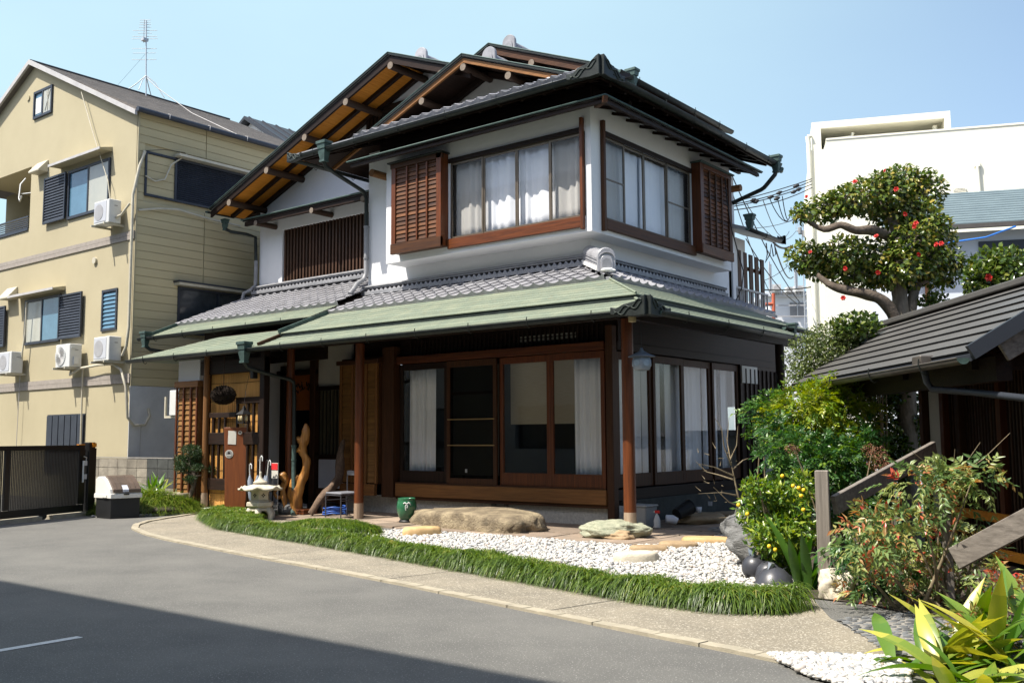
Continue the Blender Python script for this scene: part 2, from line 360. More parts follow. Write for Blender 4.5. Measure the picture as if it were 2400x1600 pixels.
# ---------------------------------------------------------------- ground
struct('asphalt_ground', MB().add([(-350, -350, 0), (350, -350, 0), (350, 350, 0), (-350, 350, 0)], [(0, 1, 2, 3)]), 'asphalt')
KERB = [(-9.31, -.43), (-8.9, -1.2), (-8.62, -1.75), (-8.25, -2.35), (-7.75, -2.85), (-7.17, -3.22), (-6.13, -3.62), (-5.28, -3.85), (-4.35, -4.04), (-2.86, -4.33), (-.95, -4.66), (.47, -4.93), (1.57, -5.18), (2.61, -5.40), (3.52, -5.6), (4.23, -5.74), (4.75, -5.86)]
PIN = [(-8.75, -.62), (-8.35, -1.15), (-7.75, -1.62), (-7.21, -1.9), (-6.02, -2.5), (-4.63, -2.8), (-3.38, -3.05), (-1.14, -3.57), (.48, -3.96), (1.79, -4.27), (2.87, -4.54), (3.6, -4.55), (4.0, -4.3), (4.12, -3.9)]
m = MB().add([(x, y, .006) for x, y in KERB+[(5.25, -5.3), (4.35, -4.2), (3.9, -3.4), (1, -2.6), (-3, -1.6), (-7.4, -.2), (-8.9, .1)]], [tuple(range(len(KERB)+7))])
path = struct('path', m, 'path')
def along(pts, s):
    for a, b in zip(pts, pts[1:]):
        L = math.dist(a, b)
        if s <= L: return (a[0]+(b[0]-a[0])*s/L, a[1]+(b[1]-a[1])*s/L), ((b[0]-a[0])/L, (b[1]-a[1])/L)
        s -= L
    a, b = pts[-2:]; L = math.dist(a, b); return b, ((b[0]-a[0])/L, (b[1]-a[1])/L)
def plen(pts): return sum(math.dist(a, b) for a, b in zip(pts, pts[1:]))
kerb = struct('kerb', MB().add([(x, y, .008) for x, y in KERB]+[(x+.02, y+.03, .008) for x, y in KERB[::-1]], [tuple(range(2*len(KERB)))]), 'mortar')
s = 0; L = plen(KERB)
while s < L-.1:
    e = min(s+rnd.uniform(.95, 1.25), L); k = 5; a = []; b = []
    for i in range(k+1):
        (x, y), (dx, dy) = along(KERB, s+(e-.012-s)*i/k)
        a.append((x-dy*-.005, y+dx*-.005)); b.append((x-dy*.10, y+dx*.10))
    mb = MB()
    for i in range(k): mb.prism([(*a[i], .0), (*a[i+1], .0), (*b[i+1], .0), (*b[i], .0)], (0, 0, .024+rnd.uniform(-.003, .003)))
    mb.build('kerb_stone', 'kerb', kerb); s = e
mb = MB()   # expansion joints across the path
for s in (2.6, 5.6, 8.3, 11.0, 13.4):
    (x, y), (dx, dy) = along(KERB, s); n = Vector((-dy, dx, 0)); d = Vector((dx, dy, 0)); p = Vector((x, y, .0095))
    mb.add([p+n*.1-d*.006, p+n*.1+d*.006, p+n*1.3+d*.006, p+n*1.3-d*.006], [(0, 1, 2, 3)])
mb.build('expansion_joint', 'joint', path)
struct('parking_line', MB().add([(.28, -12, .004), (.36, -12, .004), (.37, -8.03, .004), (.29, -8.03, .004)], [(0, 1, 2, 3)]), 'line_paint')
# flagstone terrace under the eaves
terr = struct('terrace', MB().add([(-7.8, -.78, .012), (.82, -.72, .012), (.92, 5.4, .012), (-1, 5.4, .012), (-1, 1.3, .012), (-7.8, 1.3, .012)], [tuple(range(6))]), 'mortar')
def flag(x0, x1, y0, y1):
    j = lambda: rnd.uniform(-.05, .05); g = .012
    p = [(x0+g+j()*.4, y0+g+j()*.4), (x1-g+j()*.4, y0+g+j()*.4), (x1-g+j()*.4, y1-g+j()*.4), (x0+g+j()*.4, y1-g+j()*.4)]
    h = .022+rnd.uniform(0, .012); MB().prism([(x, y, .0) for x, y in p], (0, 0, h)).build('flagstone', 'flagstone', terr)
x = -7.8
while x < .6:
    y = -.78; wd = rnd.uniform(.5, .85)
    for k in range(3):
        flag(x, min(x+wd, .82), y, y+.66); y += .68
    x += wd
y = 1.28
while y < 5:
    h = rnd.uniform(.5, .8); c = rnd.uniform(-.25, .1); flag(-1, c, y, y+h); flag(c, .86, y, y+h); y += h
# gravel
def inpoly(P, x, y):
    r = np.zeros(len(x), bool); n = len(P)
    for i in range(n):
        (x0, y0), (x1, y1) = P[i], P[i-1]
        if y0 == y1: continue
        c = ((y0 > y) != (y1 > y)) & (x < (x1-x0)*(y-y0)/(y1-y0)+x0); r ^= c
    return r
ICO = None
def ico():
    global ICO
    if ICO is None:
        import bmesh
        bm = bmesh.new(); bmesh.ops.create_icosphere(bm, subdivisions=1, radius=1)
        ICO = np.array([v.co[:] for v in bm.verts]), np.array([[v.index for v in f.verts] for f in bm.faces]); bm.free()
    return ICO
def pebbles(name, poly, n, size, z, m, vals=None, seed=1, grow=0):
    rs = np.random.RandomState(seed); P = np.array(poly); lo, hi = P.min(0), P.max(0); X = []
    while sum(len(a) for a in X) < n:
        q = rs.rand(n*2, 2)*(hi-lo)+lo; X.append(q[inpoly(poly, q[:, 0], q[:, 1])])
    q = np.concatenate(X)[:n]; V0, F = ico(); k = len(V0)
    sc = size*np.exp(rs.randn(n, 1)*.25)*np.array([[1.25, .9, .62]])*(1+rs.randn(n, 3)*.12); a = rs.rand(n)*6.28
    V = V0[None]*sc[:, None]*(1+rs.randn(n, k, 1)*.07)
    t = rs.randn(n)*.3; V = np.stack([V[..., 0], V[..., 1]*np.cos(t)[:, None]-V[..., 2]*np.sin(t)[:, None], V[..., 1]*np.sin(t)[:, None]+V[..., 2]*np.cos(t)[:, None]], -1)
    V = np.stack([V[..., 0]*np.cos(a)[:, None]-V[..., 1]*np.sin(a)[:, None], V[..., 0]*np.sin(a)[:, None]+V[..., 1]*np.cos(a)[:, None], V[..., 2]], -1)
    V += np.concatenate([q, z+rs.rand(n, 1)*size*.8], 1)[:, None]
    return np_obj(name, V.reshape(-1, 3), (F[None]+np.arange(n)[:, None, None]*k).reshape(-1, 3), m, None, np.repeat(rs.rand(n), len(F)), 'stuff', True)
mm, n_, l_, b_ = newmat('pebble_mix'); at_ = n_.new('ShaderNodeAttribute'); at_.attribute_name = 'v'
l_.new(ramp(n_, l_, at_.outputs['Fac'], [(0, (.2, .21, .22)), (.16, (.36, .36, .36)), (.24, (.44, .43, .40)), (.8, (.62, .61, .57)), (1, (.45, .36, .30))]), b_.inputs['Base Color']); b_.inputs['Roughness'].default_value = .65
GR1 = [(-3.7, -1.75), (-2.9, -2.35), (-1.3, -2.9), (.5, -3.45), (2.2, -3.85), (3.3, -3.9), (3.6, -3.0), (2.9, -1.2), (1.9, 1.4), (.9, 2.2), (.88, -.2), (.6, -.85), (-1.3, -.8), (-3.4, -.9)]
struct('gravel_bed', MB().add([(x, y, .009) for x, y in GR1], [tuple(range(len(GR1)))]), 'gravel_bed')
pebbles('white_gravel', GR1, 13000, .0185, .016, 'pebble_mix', seed=3)
GR2 = [(4.50, -5.72), (4.85, -5.50), (5.12, -5.36), (5.35, -5.55), (5.45, -5.95), (5.2, -6.2), (4.95, -6.12)]
struct('gravel_bed', MB().add([(x, y, .012) for x, y in GR2], [tuple(range(len(GR2)))]), 'gravel_bed')
pebbles('white_gravel', GR2, 2300, .0155, .02, 'pebble_mix', seed=4)
GR3 = [(-10.0, -2.35), (-9.7, -2.3), (-9.0, -.75), (-9.2, -.4), (-9.8, -1.2)]
pebbles('white_gravel', GR3, 900, .024, .012, 'pebble_mix', seed=5)
# triangular patch of pebbles set in mortar, by the wooden post
CB = [(4.42, -4.22), (4.8, -3.55), (5.9, -4.3), (5.75, -5.2), (5.2, -5.32)]
cobs = struct('cobble_paving', MB().add([(x, y, .010) for x, y in CB], [tuple(range(len(CB)))]), 'mortar')
V0, F_ = ico(); cm = []
for k in range(4):
    mb = MB(); mb.add([tuple(p*(1+rnd.uniform(-.1, .1))) for p in V0], [tuple(f) for f in F_], True); cm.append(mesh_of(mb, 'cobble', 'cobble'))
rs = np.random.RandomState(9); pts = []
while len(pts) < 280:
    q = (rs.uniform(4.35, 5.8), rs.uniform(-5.3, -3.6))
    if inpoly(CB, np.array([q[0]]), np.array([q[1]]))[0] and all((q[0]-p[0])**2+(q[1]-p[1])**2 > .0026 or rs.rand() < .002 for p in pts): pts.append(q)
for x, y in pts:
    inst('cobble', cm[rnd.randrange(4)], cobs, T(x, y, .010) @ Matrix.Rotation(rnd.uniform(-.5, .5)+.9, 4, 'Z') @ Matrix.Diagonal((.04, .021, .012, 1)))
# ---------------------------------------------------------------- the house
H = thing('traditional_house', 'two storey Japanese house with white plaster walls, dark timber and green copper eaves', 'house', (-4.5, 2, 0))
def zA(y): return 3.04+.4*(y+.9)
EY, HX = -.9, .88                      # front eave line, right eave line (hip corner at HX, EY)
# ground floor walls and openings
MB().wallX(-7.2, -1.0, 0, .33, 1.28, 1.44, [(-3.55, -3.15, .05, .3)]).box(-3.6, -3.1, 1.43, 1.46, 0, .33).build('foundation', 'plaster_rough', H)
MB().box(-1.12, -1.0, 1.44, 8, 0, .4).build('foundation', 'block_dark', H)
MB().box(-3.24, -3.17, 1.24, 1.275, .06, .33).build('vent_post', 'grey_z', H)
MB().box(-5.72, -1.13, 1.14, 1.27, .345, .575).build('sill_beam', 'tan_x', H, .008)
MB().box(-5.74, -1.13, 1.18, 1.26, .29, .342).build('sill_beam', 'brown_x', H, .006)
MB().box(-1.16, -1.03, 1.33, 6.1, .40, .575).build('sill_beam', 'dark_y', H, .008)
MB().box(-6.04, -5.74, 1.10, 1.30, .32, 3.1).build('wall_post', 'brown_z', H, .01)
MB().box(-1.13, -1.0, 1.17, 1.32, .06, 3.15).build('corner_pillar', 'brown_z', H, .012)
MB().box(-1.22, -1.145, 1.34, 1.42, .575, 3.1).build('wall_post', 'dark_z', H)
MB().box(-5.72, -1.145, 1.16, 1.32, 2.765, 2.90).build('lintel', 'red_x', H, .006)
MB().box(-1.14, -1.0, 1.335, 8, 2.765, 2.90).build('lintel', 'dark_y', H, .006)
MB().box(-7.2, -1.0, 1.36, 1.44, 2.9, 3.75).build('upper_panel', 'dark_x', H)
MB().box(-1.10, -1.04, 1.445, 8, 2.9, 3.75).build('upper_panel', 'dark_y', H)
mb = MB()
for i in range(46):
    x = -5.5+i*.094; mb.box(x, x+.026, 1.30, 1.33, 2.905, 3.2)
for z in (2.93, 2.99, 3.05): mb.box(-5.6, -1.2, 1.332, 1.345, z, z+.014)
mb.build('transom_lattice', 'dark_z', H)
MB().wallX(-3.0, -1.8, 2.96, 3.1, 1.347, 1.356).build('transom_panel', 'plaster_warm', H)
# sliding doors
def sash(x0, x1, y, z0=.60, z1=2.75, wm='red', bars=(), scr=False, bot=.21):
    g = [(x0+.075, x1-.075, z0+bot, z1-.11)]
    f = MB().wallX(x0, x1, z0, z1, y, y+.045, g).build('sliding_door', wm+'_z', H, .004)
    p = MB().box(x0+.07, x1-.07, y+.02, y+.024, z0+bot-.005, z1-.105).build('screen' if scr else 'pane', 'screen' if scr else 'glass', f)
    for z in bars: MB().tube([(x0+.04, y-.012, z), (x1-.04, y-.012, z)], .011, 6).build('crossbar', 'brass', f)
    return f
sash(-5.68, -4.5, 1.22, wm='dark'); sash(-4.47, -3.33, 1.165, wm='brown', bars=(1.27, 1.72), scr=True, bot=.1)
MB().box(-4.42, -3.38, 1.29, 1.30, .75, 2.66).build('reflection_sheet', 'reflection_grey', H); MB().box(-4.40, -3.40, 1.195, 1.21, 2.15, 2.20).build('crossbar', 'brown_x', H)  # grey inner sheet added for the reflection of the sash behind the screen
sash(-3.30, -2.235, 1.22); sash(-2.22, -1.15, 1.175)
MB().box(-4.02, -3.98, 1.15, 1.163, .80, .86).build('door_latch', 'steel', H)
MB().box(-5.72, -1.145, 1.15, 1.3, .578, .60).build('door_track', 'brown_x', H)
def sash_y(y0, y1, x, z0=.60, z1=2.75):
    f = MB()
    f.box(x, x+.045, y0, y0+.075, z0, z1).box(x, x+.045, y1-.075, y1, z0, z1).box(x, x+.045, y0+.075, y1-.075, z0, z0+.21).box(x, x+.045, y0+.075, y1-.075, z1-.12, z1)
    f = f.build('sliding_door', 'brown_z', H, .004); MB().box(x+.02, x+.024, y0+.07, y1-.07, z0+.2, z1-.115).build('pane', 'glass', f)
for i, (a, b) in enumerate(((1.42, 2.5), (2.51, 3.55), (3.56, 4.64), (4.66, 5.74))): sash_y(a, b, -1.12+.03*(i % 2))
MB().box(-1.14, -1.0, 5.76, 7.9, .4, 2.765).build('wall_board', 'dark_z', H)
mb = MB()
for i in range(9): mb.box(-.998, -.97, 5.95+i*.2, 5.98+i*.2, .6, 2.7)
mb.build('wall_batten', 'dark_z', H)
MB().box(-1.0, -.985, 5.8, 6.5, 2.42, 2.75).build('transom_panel', 'plaster_warm', H)
# rooms
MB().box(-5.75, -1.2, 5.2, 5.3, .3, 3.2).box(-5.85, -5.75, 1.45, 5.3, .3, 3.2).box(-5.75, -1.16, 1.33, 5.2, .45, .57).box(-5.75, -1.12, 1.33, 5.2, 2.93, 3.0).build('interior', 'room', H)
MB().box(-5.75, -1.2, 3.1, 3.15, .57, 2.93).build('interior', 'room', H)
# entrance side
MB().wallX(-9.9, -9.15, .0, 3.4, 1.3, 1.42).build('wall', 'plaster', H)
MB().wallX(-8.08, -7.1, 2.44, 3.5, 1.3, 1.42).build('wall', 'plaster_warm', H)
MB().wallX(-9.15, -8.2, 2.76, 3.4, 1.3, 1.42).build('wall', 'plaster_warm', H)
MB().box(-9.15, -8.2, 2.2, 2.25, .0, 2.8).box(-9.25, -9.2, 1.42, 2.2, 0, 2.8).build('interior', 'shade_black', H)  # black sheets painted as the unlit depth of the doorway
MB().box(-9.18, -9.02, 1.22, 1.3, .04, 2.9).build('door_post', 'dark_z', H, .008)
MB().box(-8.22, -8.06, 1.2, 1.34, .06, 3.3).build('door_post', 'brown_z', H, .008)
MB().box(-9.3, -8.06, 1.22, 1.3, 2.70, 2.80).build('lintel', 'dark_x', H, .006)
MB().box(-9.02, -8.22, 1.34, 1.4, 1.98, 2.70).build('door_panel', 'sign_orange', H)
MB().box(-8.06, -7.12, 1.24, 1.34, 2.36, 2.44).box(-8.06, -7.12, 1.24, 1.34, 1.02, 1.09).build('lintel', 'dark_x', H)
MB().box(-8.06, -7.12, 1.40, 1.42, 1.09, 2.36).build('interior', 'shade_black', H)  # black sheet put in for the dark behind the lattice
for i in range(8):
    x = -7.98+i*.107; MB().box(x, x+.034, 1.28, 1.32, 1.09, 2.36).build('lattice_slat', 'slat_green', H)
MB().box(-8.04, -7.14, 1.30, 1.36, .08, 1.02).build('wall_board', 'brown_x', H)
MB().box(-7.98, -7.3, 1.26, 1.30, .43, .99).build('white_panel', 'white_board', H)
MB().box(-8.04, -7.14, 1.25, 1.3, .30, .40).build('wall_board', 'brown_x', H)
# boarded shutter cupboard left of the sliding doors
c = MB().box(-7.1, -6.05, 1.06, 1.28, .56, 2.92).build('shutter_cupboard', 'brown_z', H)
for i in range(21):
    z = .58+i*.110; MB().prism([(-7.06, 1.035, z), (-7.06, 1.055, z+.106), (-7.06, 1.058, z+.106), (-7.06, 1.058, z)], (.98, 0, 0)).build('board', 'board_tan', c)
for x in (-7.1, -6.78, -6.40, -6.12): MB().box(x, x+.055, 1.0, 1.034, .56, 2.8).build('batten', 'tan_z', c, .004)
MB().box(-7.16, -6.0, .96, 1.06, 2.80, 2.88).build('top_rail', 'brown_x', c, .006)
MB().box(-7.05, -6.1, .98, 1.06, .345, .555).build('bottom_rail', 'tan_x', c, .006)
# porch screen wall: dark frame, lattice bars and boarded panel
PORCH = Matrix.Translation((.18, -.566, .035)) @ Matrix.Scale(.975, 4); XF[0] = PORCH
fr = MB().box(-9.86, -7.8, .05, .17, 2.68, 2.95).build('porch_beam', 'dark_x', H, .008)
for nm, a in (('porch_rail', (-9.72, -7.83, .06, .13, 1.30, 1.53)), ('porch_rail', (-9.62, -8.69, .06, .13, 1.82, 1.92)), ('porch_rail', (-8.69, -7.9, .06, .13, 2.08, 2.2)), ('porch_rail', (-9.62, -8.9, .06, .13, .42, .64))):
    MB().box(*a).build(nm, 'dark_x', H, .005)
for x in (-9.46, -9.27, -9.08, -8.36, -8.19, -8.02): MB().box(x, x+.045, .075, .115, .1 if x > -8.5 else .64, 1.3).build('lattice_bar', 'dark_z', H)
for x in (-9.46, -9.27, -9.08): MB().box(x, x+.045, .075, .115, 1.53, 1.82).build('lattice_bar', 'dark_z', H)
for x in (-8.69, -8.36, -8.19, -8.02): MB().box(x, x+.045, .075, .115, 1.53, 2.08).build('lattice_bar', 'dark_z', H)
MB().box(-7.94, -7.80, .04, .18, .03, 3.1).build('porch_post', 'dark_z', H, .01)
pn = MB().box(-10.6, -9.86, .06, .12, .05, 2.5).build('boarded_panel', 'tan_z', H)
for i in range(22):
    z = .1+i*.106; MB().prism([(-10.58, .028, z), (-10.58, .05, z+.102), (-10.58, .056, z+.102), (-10.58, .056, z)], (.7, 0, 0)).build('board', 'board_tan', pn)
for x in (-10.62, -10.38, -10.13, -9.92): MB().box(x, x+.045, -.005, .027, .05, 2.45).build('batten', 'red_z', pn, .003)
MB().box(-10.66, -9.84, -.02, .14, 2.45, 2.575).build('top_rail', 'tan_x', pn, .006)
MB().box(-10.62, -9.88, .05, .14, 2.578, 3.0).build('wall', 'plaster', H)
MB().box(-10.66, -10.56, .12, 1.6, .05, 3.0).build('side_wall', 'brown_z', H)
XF[0] = None
MB().box(-11.8, -7.2, 2.6, 2.7, 0, 4.4).build('rear_wall', 'dark_x', H)
# round veranda posts on their base stones
def post(x, y, z, r, top, mm='red_z'):
    p = MB().tube([(x, y, z+.26), (x, y, 1.2), (x, y, top)], [r, r*.98, r*.95], 16).build('veranda_post', mm, H)
    MB().tube([(x, y, z), (x, y, z+.14), (x, y, z+.262)], [r*1.03, r*1.02, r*1.003], 16).build('post_foot', 'post_weathered', p)
post(0, 0, .10, .088, 3.05); post(-5.45, 0, .03, .082, 3.05); post(-7.30, -.02, .12, .078, 3.08); post(-9.20, -.52, .12, .066, 3.02, 'tan_z'); MB().box(-10.2, -7.5, -.66, 1.28, .02, .105).build('porch_floor', 'concrete', H); post(.02, 5.25, .05, .085, 3.05, 'dark_z')
MB().beam((-11, -.02, 3.13), (.4, -.02, 3.13), .11, .14).build('eave_beam', 'dark_x', H); MB().beam((0, .1, 3.12), (0, 6, 3.12), .11, .14).build('eave_beam', 'dark_y', H)
# ---- lower roof
def P3(x, y, d=0): return (x, y, zA(y)+d)
def PR(x, y, d=0): return (x, y, 3.04+.4*(HX-x)+d)
def course(a, b, c, d, t=.015):     # a-b lower edge, c-d upper edge, as a sheet with a lipped lower edge
    a, b, c, d = map(Vector, (a, b, c, d)); u = Vector((0, 0, t)); e = Vector((0, 0, .006))
    return MB().add([a, b, c, d, a+u, b+u, c+e, d+e], [(3, 2, 1, 0), (4, 5, 6, 7), (0, 1, 5, 4), (1, 2, 6, 5), (2, 3, 7, 6), (3, 0, 4, 7)])
def lerp(a, b, t): return tuple(a[i]+(b[i]-a[i])*t for i in range(3))
def courses(par, a, b, c, d, n, first=0):
    for i in range(n):
        t0, t1 = i/n, min(1, (i+1.12)/n)
        course(lerp(a, d, t0), lerp(b, c, t0), lerp(b, c, t1), lerp(a, d, t1)).build('copper_course', 'copper', par)
low = MB()
low.slab([P3(-7.1, EY), P3(HX, EY), P3(-1.5, 1.48), P3(-7.1, 1.48)], .07).slab([PR(HX, EY), PR(HX, 4.25), PR(-1.5, 6.2), PR(-1.5, 1.48)], .07)
low.slab([P3(-11.24, EY), P3(-7.1, EY), P3(-7.1, .56), P3(-9.8, .56), P3(-9.8, .15)], .07)
low = low.build('lower_roof', 'dark_x', H)
courses(low, P3(-7.1, EY-.02, .004), P3(HX+.02, EY-.02, .004), P3(.26, -.28, .004), P3(-7.1, -.28, .004), 5)
courses(low, P3(-11.26, EY-.02, .004), P3(-7.1, EY-.02, .004), P3(-7.1, .15, .004), P3(-9.8, .15, .004), 8)
courses(low, PR(HX+.02, EY-.02, .004), PR(HX+.02, 4.25, .004), PR(.26, 4.6, .004), PR(.26, -.28, .004), 5)
MB().slab([(-11.26, EY, 3.05), (-9.8, .15, 3.47), (-9.8, 1.4, 3.47), (-11.26, 1.4, 3.05)], .05).build('hip_slope', 'copper', low)
MB().box(-10.9, -7.0, .55, .62, 2.9, 3.66).build('gable_board', 'dark_x', low)
UB = .085
upb = MB().slab([P3(-7.1, -.43, UB-.008), P3(.41, -.43, UB-.008), P3(-.85, .83, UB-.008), P3(-7.1, .83, UB-.008)], .07).slab([PR(.41, -.43, UB-.008), PR(.41, 5.85, UB-.008), PR(-.85, 5.85, UB-.008), PR(-.85, .83, UB-.008)], .07).build('copper_layer', 'copper_edge', H)
courses(upb, P3(-7.1, -.45, UB), P3(.43, -.45, UB), P3(-.80, .78, UB), P3(-7.1, .78, UB), 8)
courses(upb, PR(.43, -.45, UB), PR(.43, 5.88, UB), PR(-.80, 5.88, UB), PR(-.80, .78, UB), 8)
MB().beam(P3(-7.1, -.46, UB+.02), P3(-7.1, .72, UB+.02), .05, .12).build('verge_trim', 'copper_teal', upb)
MB().beam(P3(-7.12, EY, .03), P3(-7.12, -.42, .03), .06, .09).build('verge_trim', 'brown_y', low)
MB().tube([P3(HX, EY, .03), P3(.30, -.32, .03)], .022, 6).build('hip_trim', 'copper', low); MB().tube([P3(.43, -.45, UB+.025), P3(-.7, .68, UB+.025)], .018, 6).build('hip_trim', 'copper', upb)
# tiles
def tile_mesh(wd, ln, skirt, name, mtl='tile'):
    us = [0, .1, .2, .3, .4, .5, .6, .7, .8, .84, .90, .95, 1.0]; prof = []
    for u in us:
        z = -.030*math.sin(math.pi*u/.82) if u <= .82 else .026*math.sin(math.pi*(u-.82)/.20)
        prof.append((u*wd*1.02, z))
    mb = MB(); k = len(prof); F = [(x, 0, z+.034) for x, z in prof]; Bk = [(x, ln*1.08, z+.010) for x, z in prof]; Lo = [(x, .006, min(z+.012, z+.034-.02) if not skirt else -.052-(.012 if u > .8 else 0)) for (x, z), u in zip(prof, us)]
    mb.add(F+Bk, [(i, i+1, k+i+1, k+i) for i in range(k-1)], True); mb.add(Lo+F, [(i, i+1, k+i+1, k+i) for i in range(k-1)])
    return mesh_of(mb, name, mtl)
TW = .2615
TM, TE = tile_mesh(TW, .232, False, 'roof_tile'), tile_mesh(TW, .232, True, 'eave_tile')
def frame(o, xd, yd):
    xd = Vector(xd).normalized(); yd = Vector(yd).normalized(); nn = xd.cross(yd).normalized(); o = Vector(o)
    return Matrix(((xd.x, yd.x, nn.x, o.x), (xd.y, yd.y, nn.y, o.y), (xd.z, yd.z, nn.z, o.z), (0, 0, 0, 1)))
def tiles(par, o, xd, yd, ncol, nrow, ln, keep=None, me=None, join=False):
    fr = frame(o, xd, yd); big = MB()
    for r in range(nrow):
        for c in range(ncol):
            p = fr @ Vector((c*TW+TW*.5, r*ln, 0))
            if keep and not keep(p): continue
            mw = fr @ T(c*TW, r*ln, 0) @ Matrix.Rotation(rnd.uniform(-.012, .012), 4, 'Z') @ Matrix.Rotation(rnd.uniform(-.01, .01), 4, 'X')
            src = TE if r == 0 else TM
            if join: big.add([mw @ v.co for v in src.vertices], [tuple(q.vertices) for q in src.polygons], True)
            else: inst('eave_tile' if r == 0 else 'roof_tile', src, par, mw)
    if join: big.build('roof_tile', 'tile_dark' if join == 'dark' else 'tile', par, kind='stuff')
TB = .145
tb = MB().slab([P3(-7.08, .70, TB-.01), P3(-.70, .70, TB-.01), P3(-1.9, 1.9, TB-.01), P3(-7.08, 1.9, TB-.01)], .06).slab([PR(-.70, .70, TB-.01), PR(-.70, 6.9, TB-.01), PR(-1.9, 7.0, TB-.01), PR(-1.9, 1.9, TB-.01)], .06).build('tiled_roof', 'tile_dark', H)
SL = math.hypot(1, .4)
tiles(tb, P3(-7.08, .67, TB), (1, 0, 0), (0, 1, .4), 24, 5, .243, lambda p: p.x < -.02-p.y-.06)
tiles(tb, PR(-.67, .70, TB), (0, 1, 0), (-1, 0, .4), 23, 5, .243, lambda p: p.y > -p.x+.10, join=True)
# roof-to-wall flashing (triangular vents in the noshi course)
def noshi(a, b, nrm, name='wall_ridge'):
    a, b, nrm = Vector(a), Vector(b), Vector(nrm); d = (b-a); L = d.length; d.normalize(); z = Vector((0, 0, 1))
    r = MB().beam(a+nrm*.10+z*.035, b+nrm*.10+z*.035, .20, .07).beam(a+nrm*.085+z*.148, b+nrm*.085+z*.148, .17, .03).build(name, 'tile_dark', H, .006)
    mb = MB(); k = int(L/.12)
    for i in range(k):
        p = a+d*((i+.5)*L/k)+nrm*.09+z*.072; q = d*.036
        mb.prism([p-q*1.45-nrm*.07, p+q*1.45-nrm*.07, p+z*.058-nrm*.07], nrm*.14)
    mb.build('vent_wedge', 'tile', r)
    MB().prism([a+z*.165, a+nrm*.19+z*.165, a+nrm*.16+z*.19, a+z*.245], b-a).build('flashing', 'tile_dark', r)
    MB().prism([a+z*.06, a+nrm*.03+z*.06, a+nrm*.03+z*.14, a+z*.14], b-a).build('vent_back', 'shade_black', r)  # last strip is painted black as the shade inside the vents
noshi((-7.2, 1.825, 4.235), (-1.78, 1.825, 4.235), (0, -1, 0)); noshi((-1.805, 1.8, 4.235), (-1.805, 6.6, 4.235), (1, 0, 0))
def onigawara(c, d, s, par, name='ridge_end_tile'):
    """arched end tile facing along d"""
    c, d = Vector(c), Vector(d).normalized(); sdv = d.cross(Vector((0, 0, 1))).normalized(); z = Vector((0, 0, 1))
    def arch(w, h, k=10):
        return [c-sdv*w*.5]+[c+sdv*(-w*.5*math.cos(math.pi*i/k))+z*(h-w*.5+w*.5*math.sin(math.pi*i/k)) for i in range(k+1)]+[c+sdv*w*.5]
    o = MB().prism(arch(.34*s, .44*s), d*.07*s).build(name, 'tile', par, .012*s)
    m2 = MB().prism([p+d*.0705*s for p in arch(.22*s, .31*s)], d*.02*s); m2.build('arch_rim', 'tile', par, .004)
    m3 = MB().prism([p+d*.091*s for p in arch(.16*s, .25*s)], d*.004*s); m3.build('arch_panel', 'tile_dark', par)
    return o
def ridge(a, b, wd, h, par):
    a, b = Vector(a), Vector(b); d = (b-a).normalized(); sdv = d.cross(Vector((0, 0, 1))).normalized(); n = sdv.cross(d).normalized()
    L = (b-a).length; k = max(2, int(L/.27))
    r = MB().beam(a+n*h*.3, b+n*h*.3, wd, h*.6, n).build('ridge_base', 'tile', par)
    for i in range(3): MB().beam(a+n*(h*(.12+.2*i)), b+n*(h*(.12+.2*i)), wd+.025, .016, n).build('noshi_tile', 'tile', r)
    for i in range(k):
        p0 = a+d*(L*i/k); p1 = a+d*(L*(i+1)/k+.02); vs = []
        for p, rr in ((p0, wd*.53), (p1, wd*.50)):
            for j in range(9): vs.append(p+sdv*(rr*math.cos(math.pi*j/8))+n*(h*.6+rr*.85*math.sin(math.pi*j/8)))
        MB().add(vs, [(j, j+1, 10+j, 9+j) for j in range(8)], True).add(vs[:9], [tuple(range(9))]).build('ridge_cap_tile', 'tile', r)
cr = MB().beam((-1.85, 1.85, 4.34), (-.92, .92, 3.99), .3, .06).build('corner_ridge', 'tile_mortar', H)
ridge((-1.80, 1.80, 4.34), (-.93, .93, 4.0), .25, .24, cr); onigawara((-.93, .93, 3.95), (1, -1, -.38), .86, cr)
rock('ridge_mortar', (-.80, .80, 3.90), (.11, .11, .07), 'tile_mortar', cr, 3, n=2)
# left wing lower roof (set back)
def zL(y): return 3.69+.42*(y-.3)
def PL(x, y, d=0): return (x, y, zL(y)+d)
lw = MB().slab([PL(-12.57, .3), PL(-7.1, .3), PL(-7.1, 3.0), PL(-12.57, 3.0)], .08).build('left_roof', 'dark_x', H)
courses(lw, PL(-12.59, .28, .004), PL(-7.12, .28, .004), PL(-7.12, 1.0, .004), PL(-12.59, 1.0, .004), 7)
MB().beam(PL(-12.57, .28, .03), PL(-12.57, .95, .03), .05, .11).build('verge_trim', 'copper_teal', lw)
SLL = math.hypot(1, .42)
tiles(lw, PL(-12.6, .93, .07), (1, 0, 0), (0, 1, .42), 21, 9, .237)
noshi((-12.2, 2.895, 4.86), (-7.2, 2.895, 4.86), (0, -1, 0))
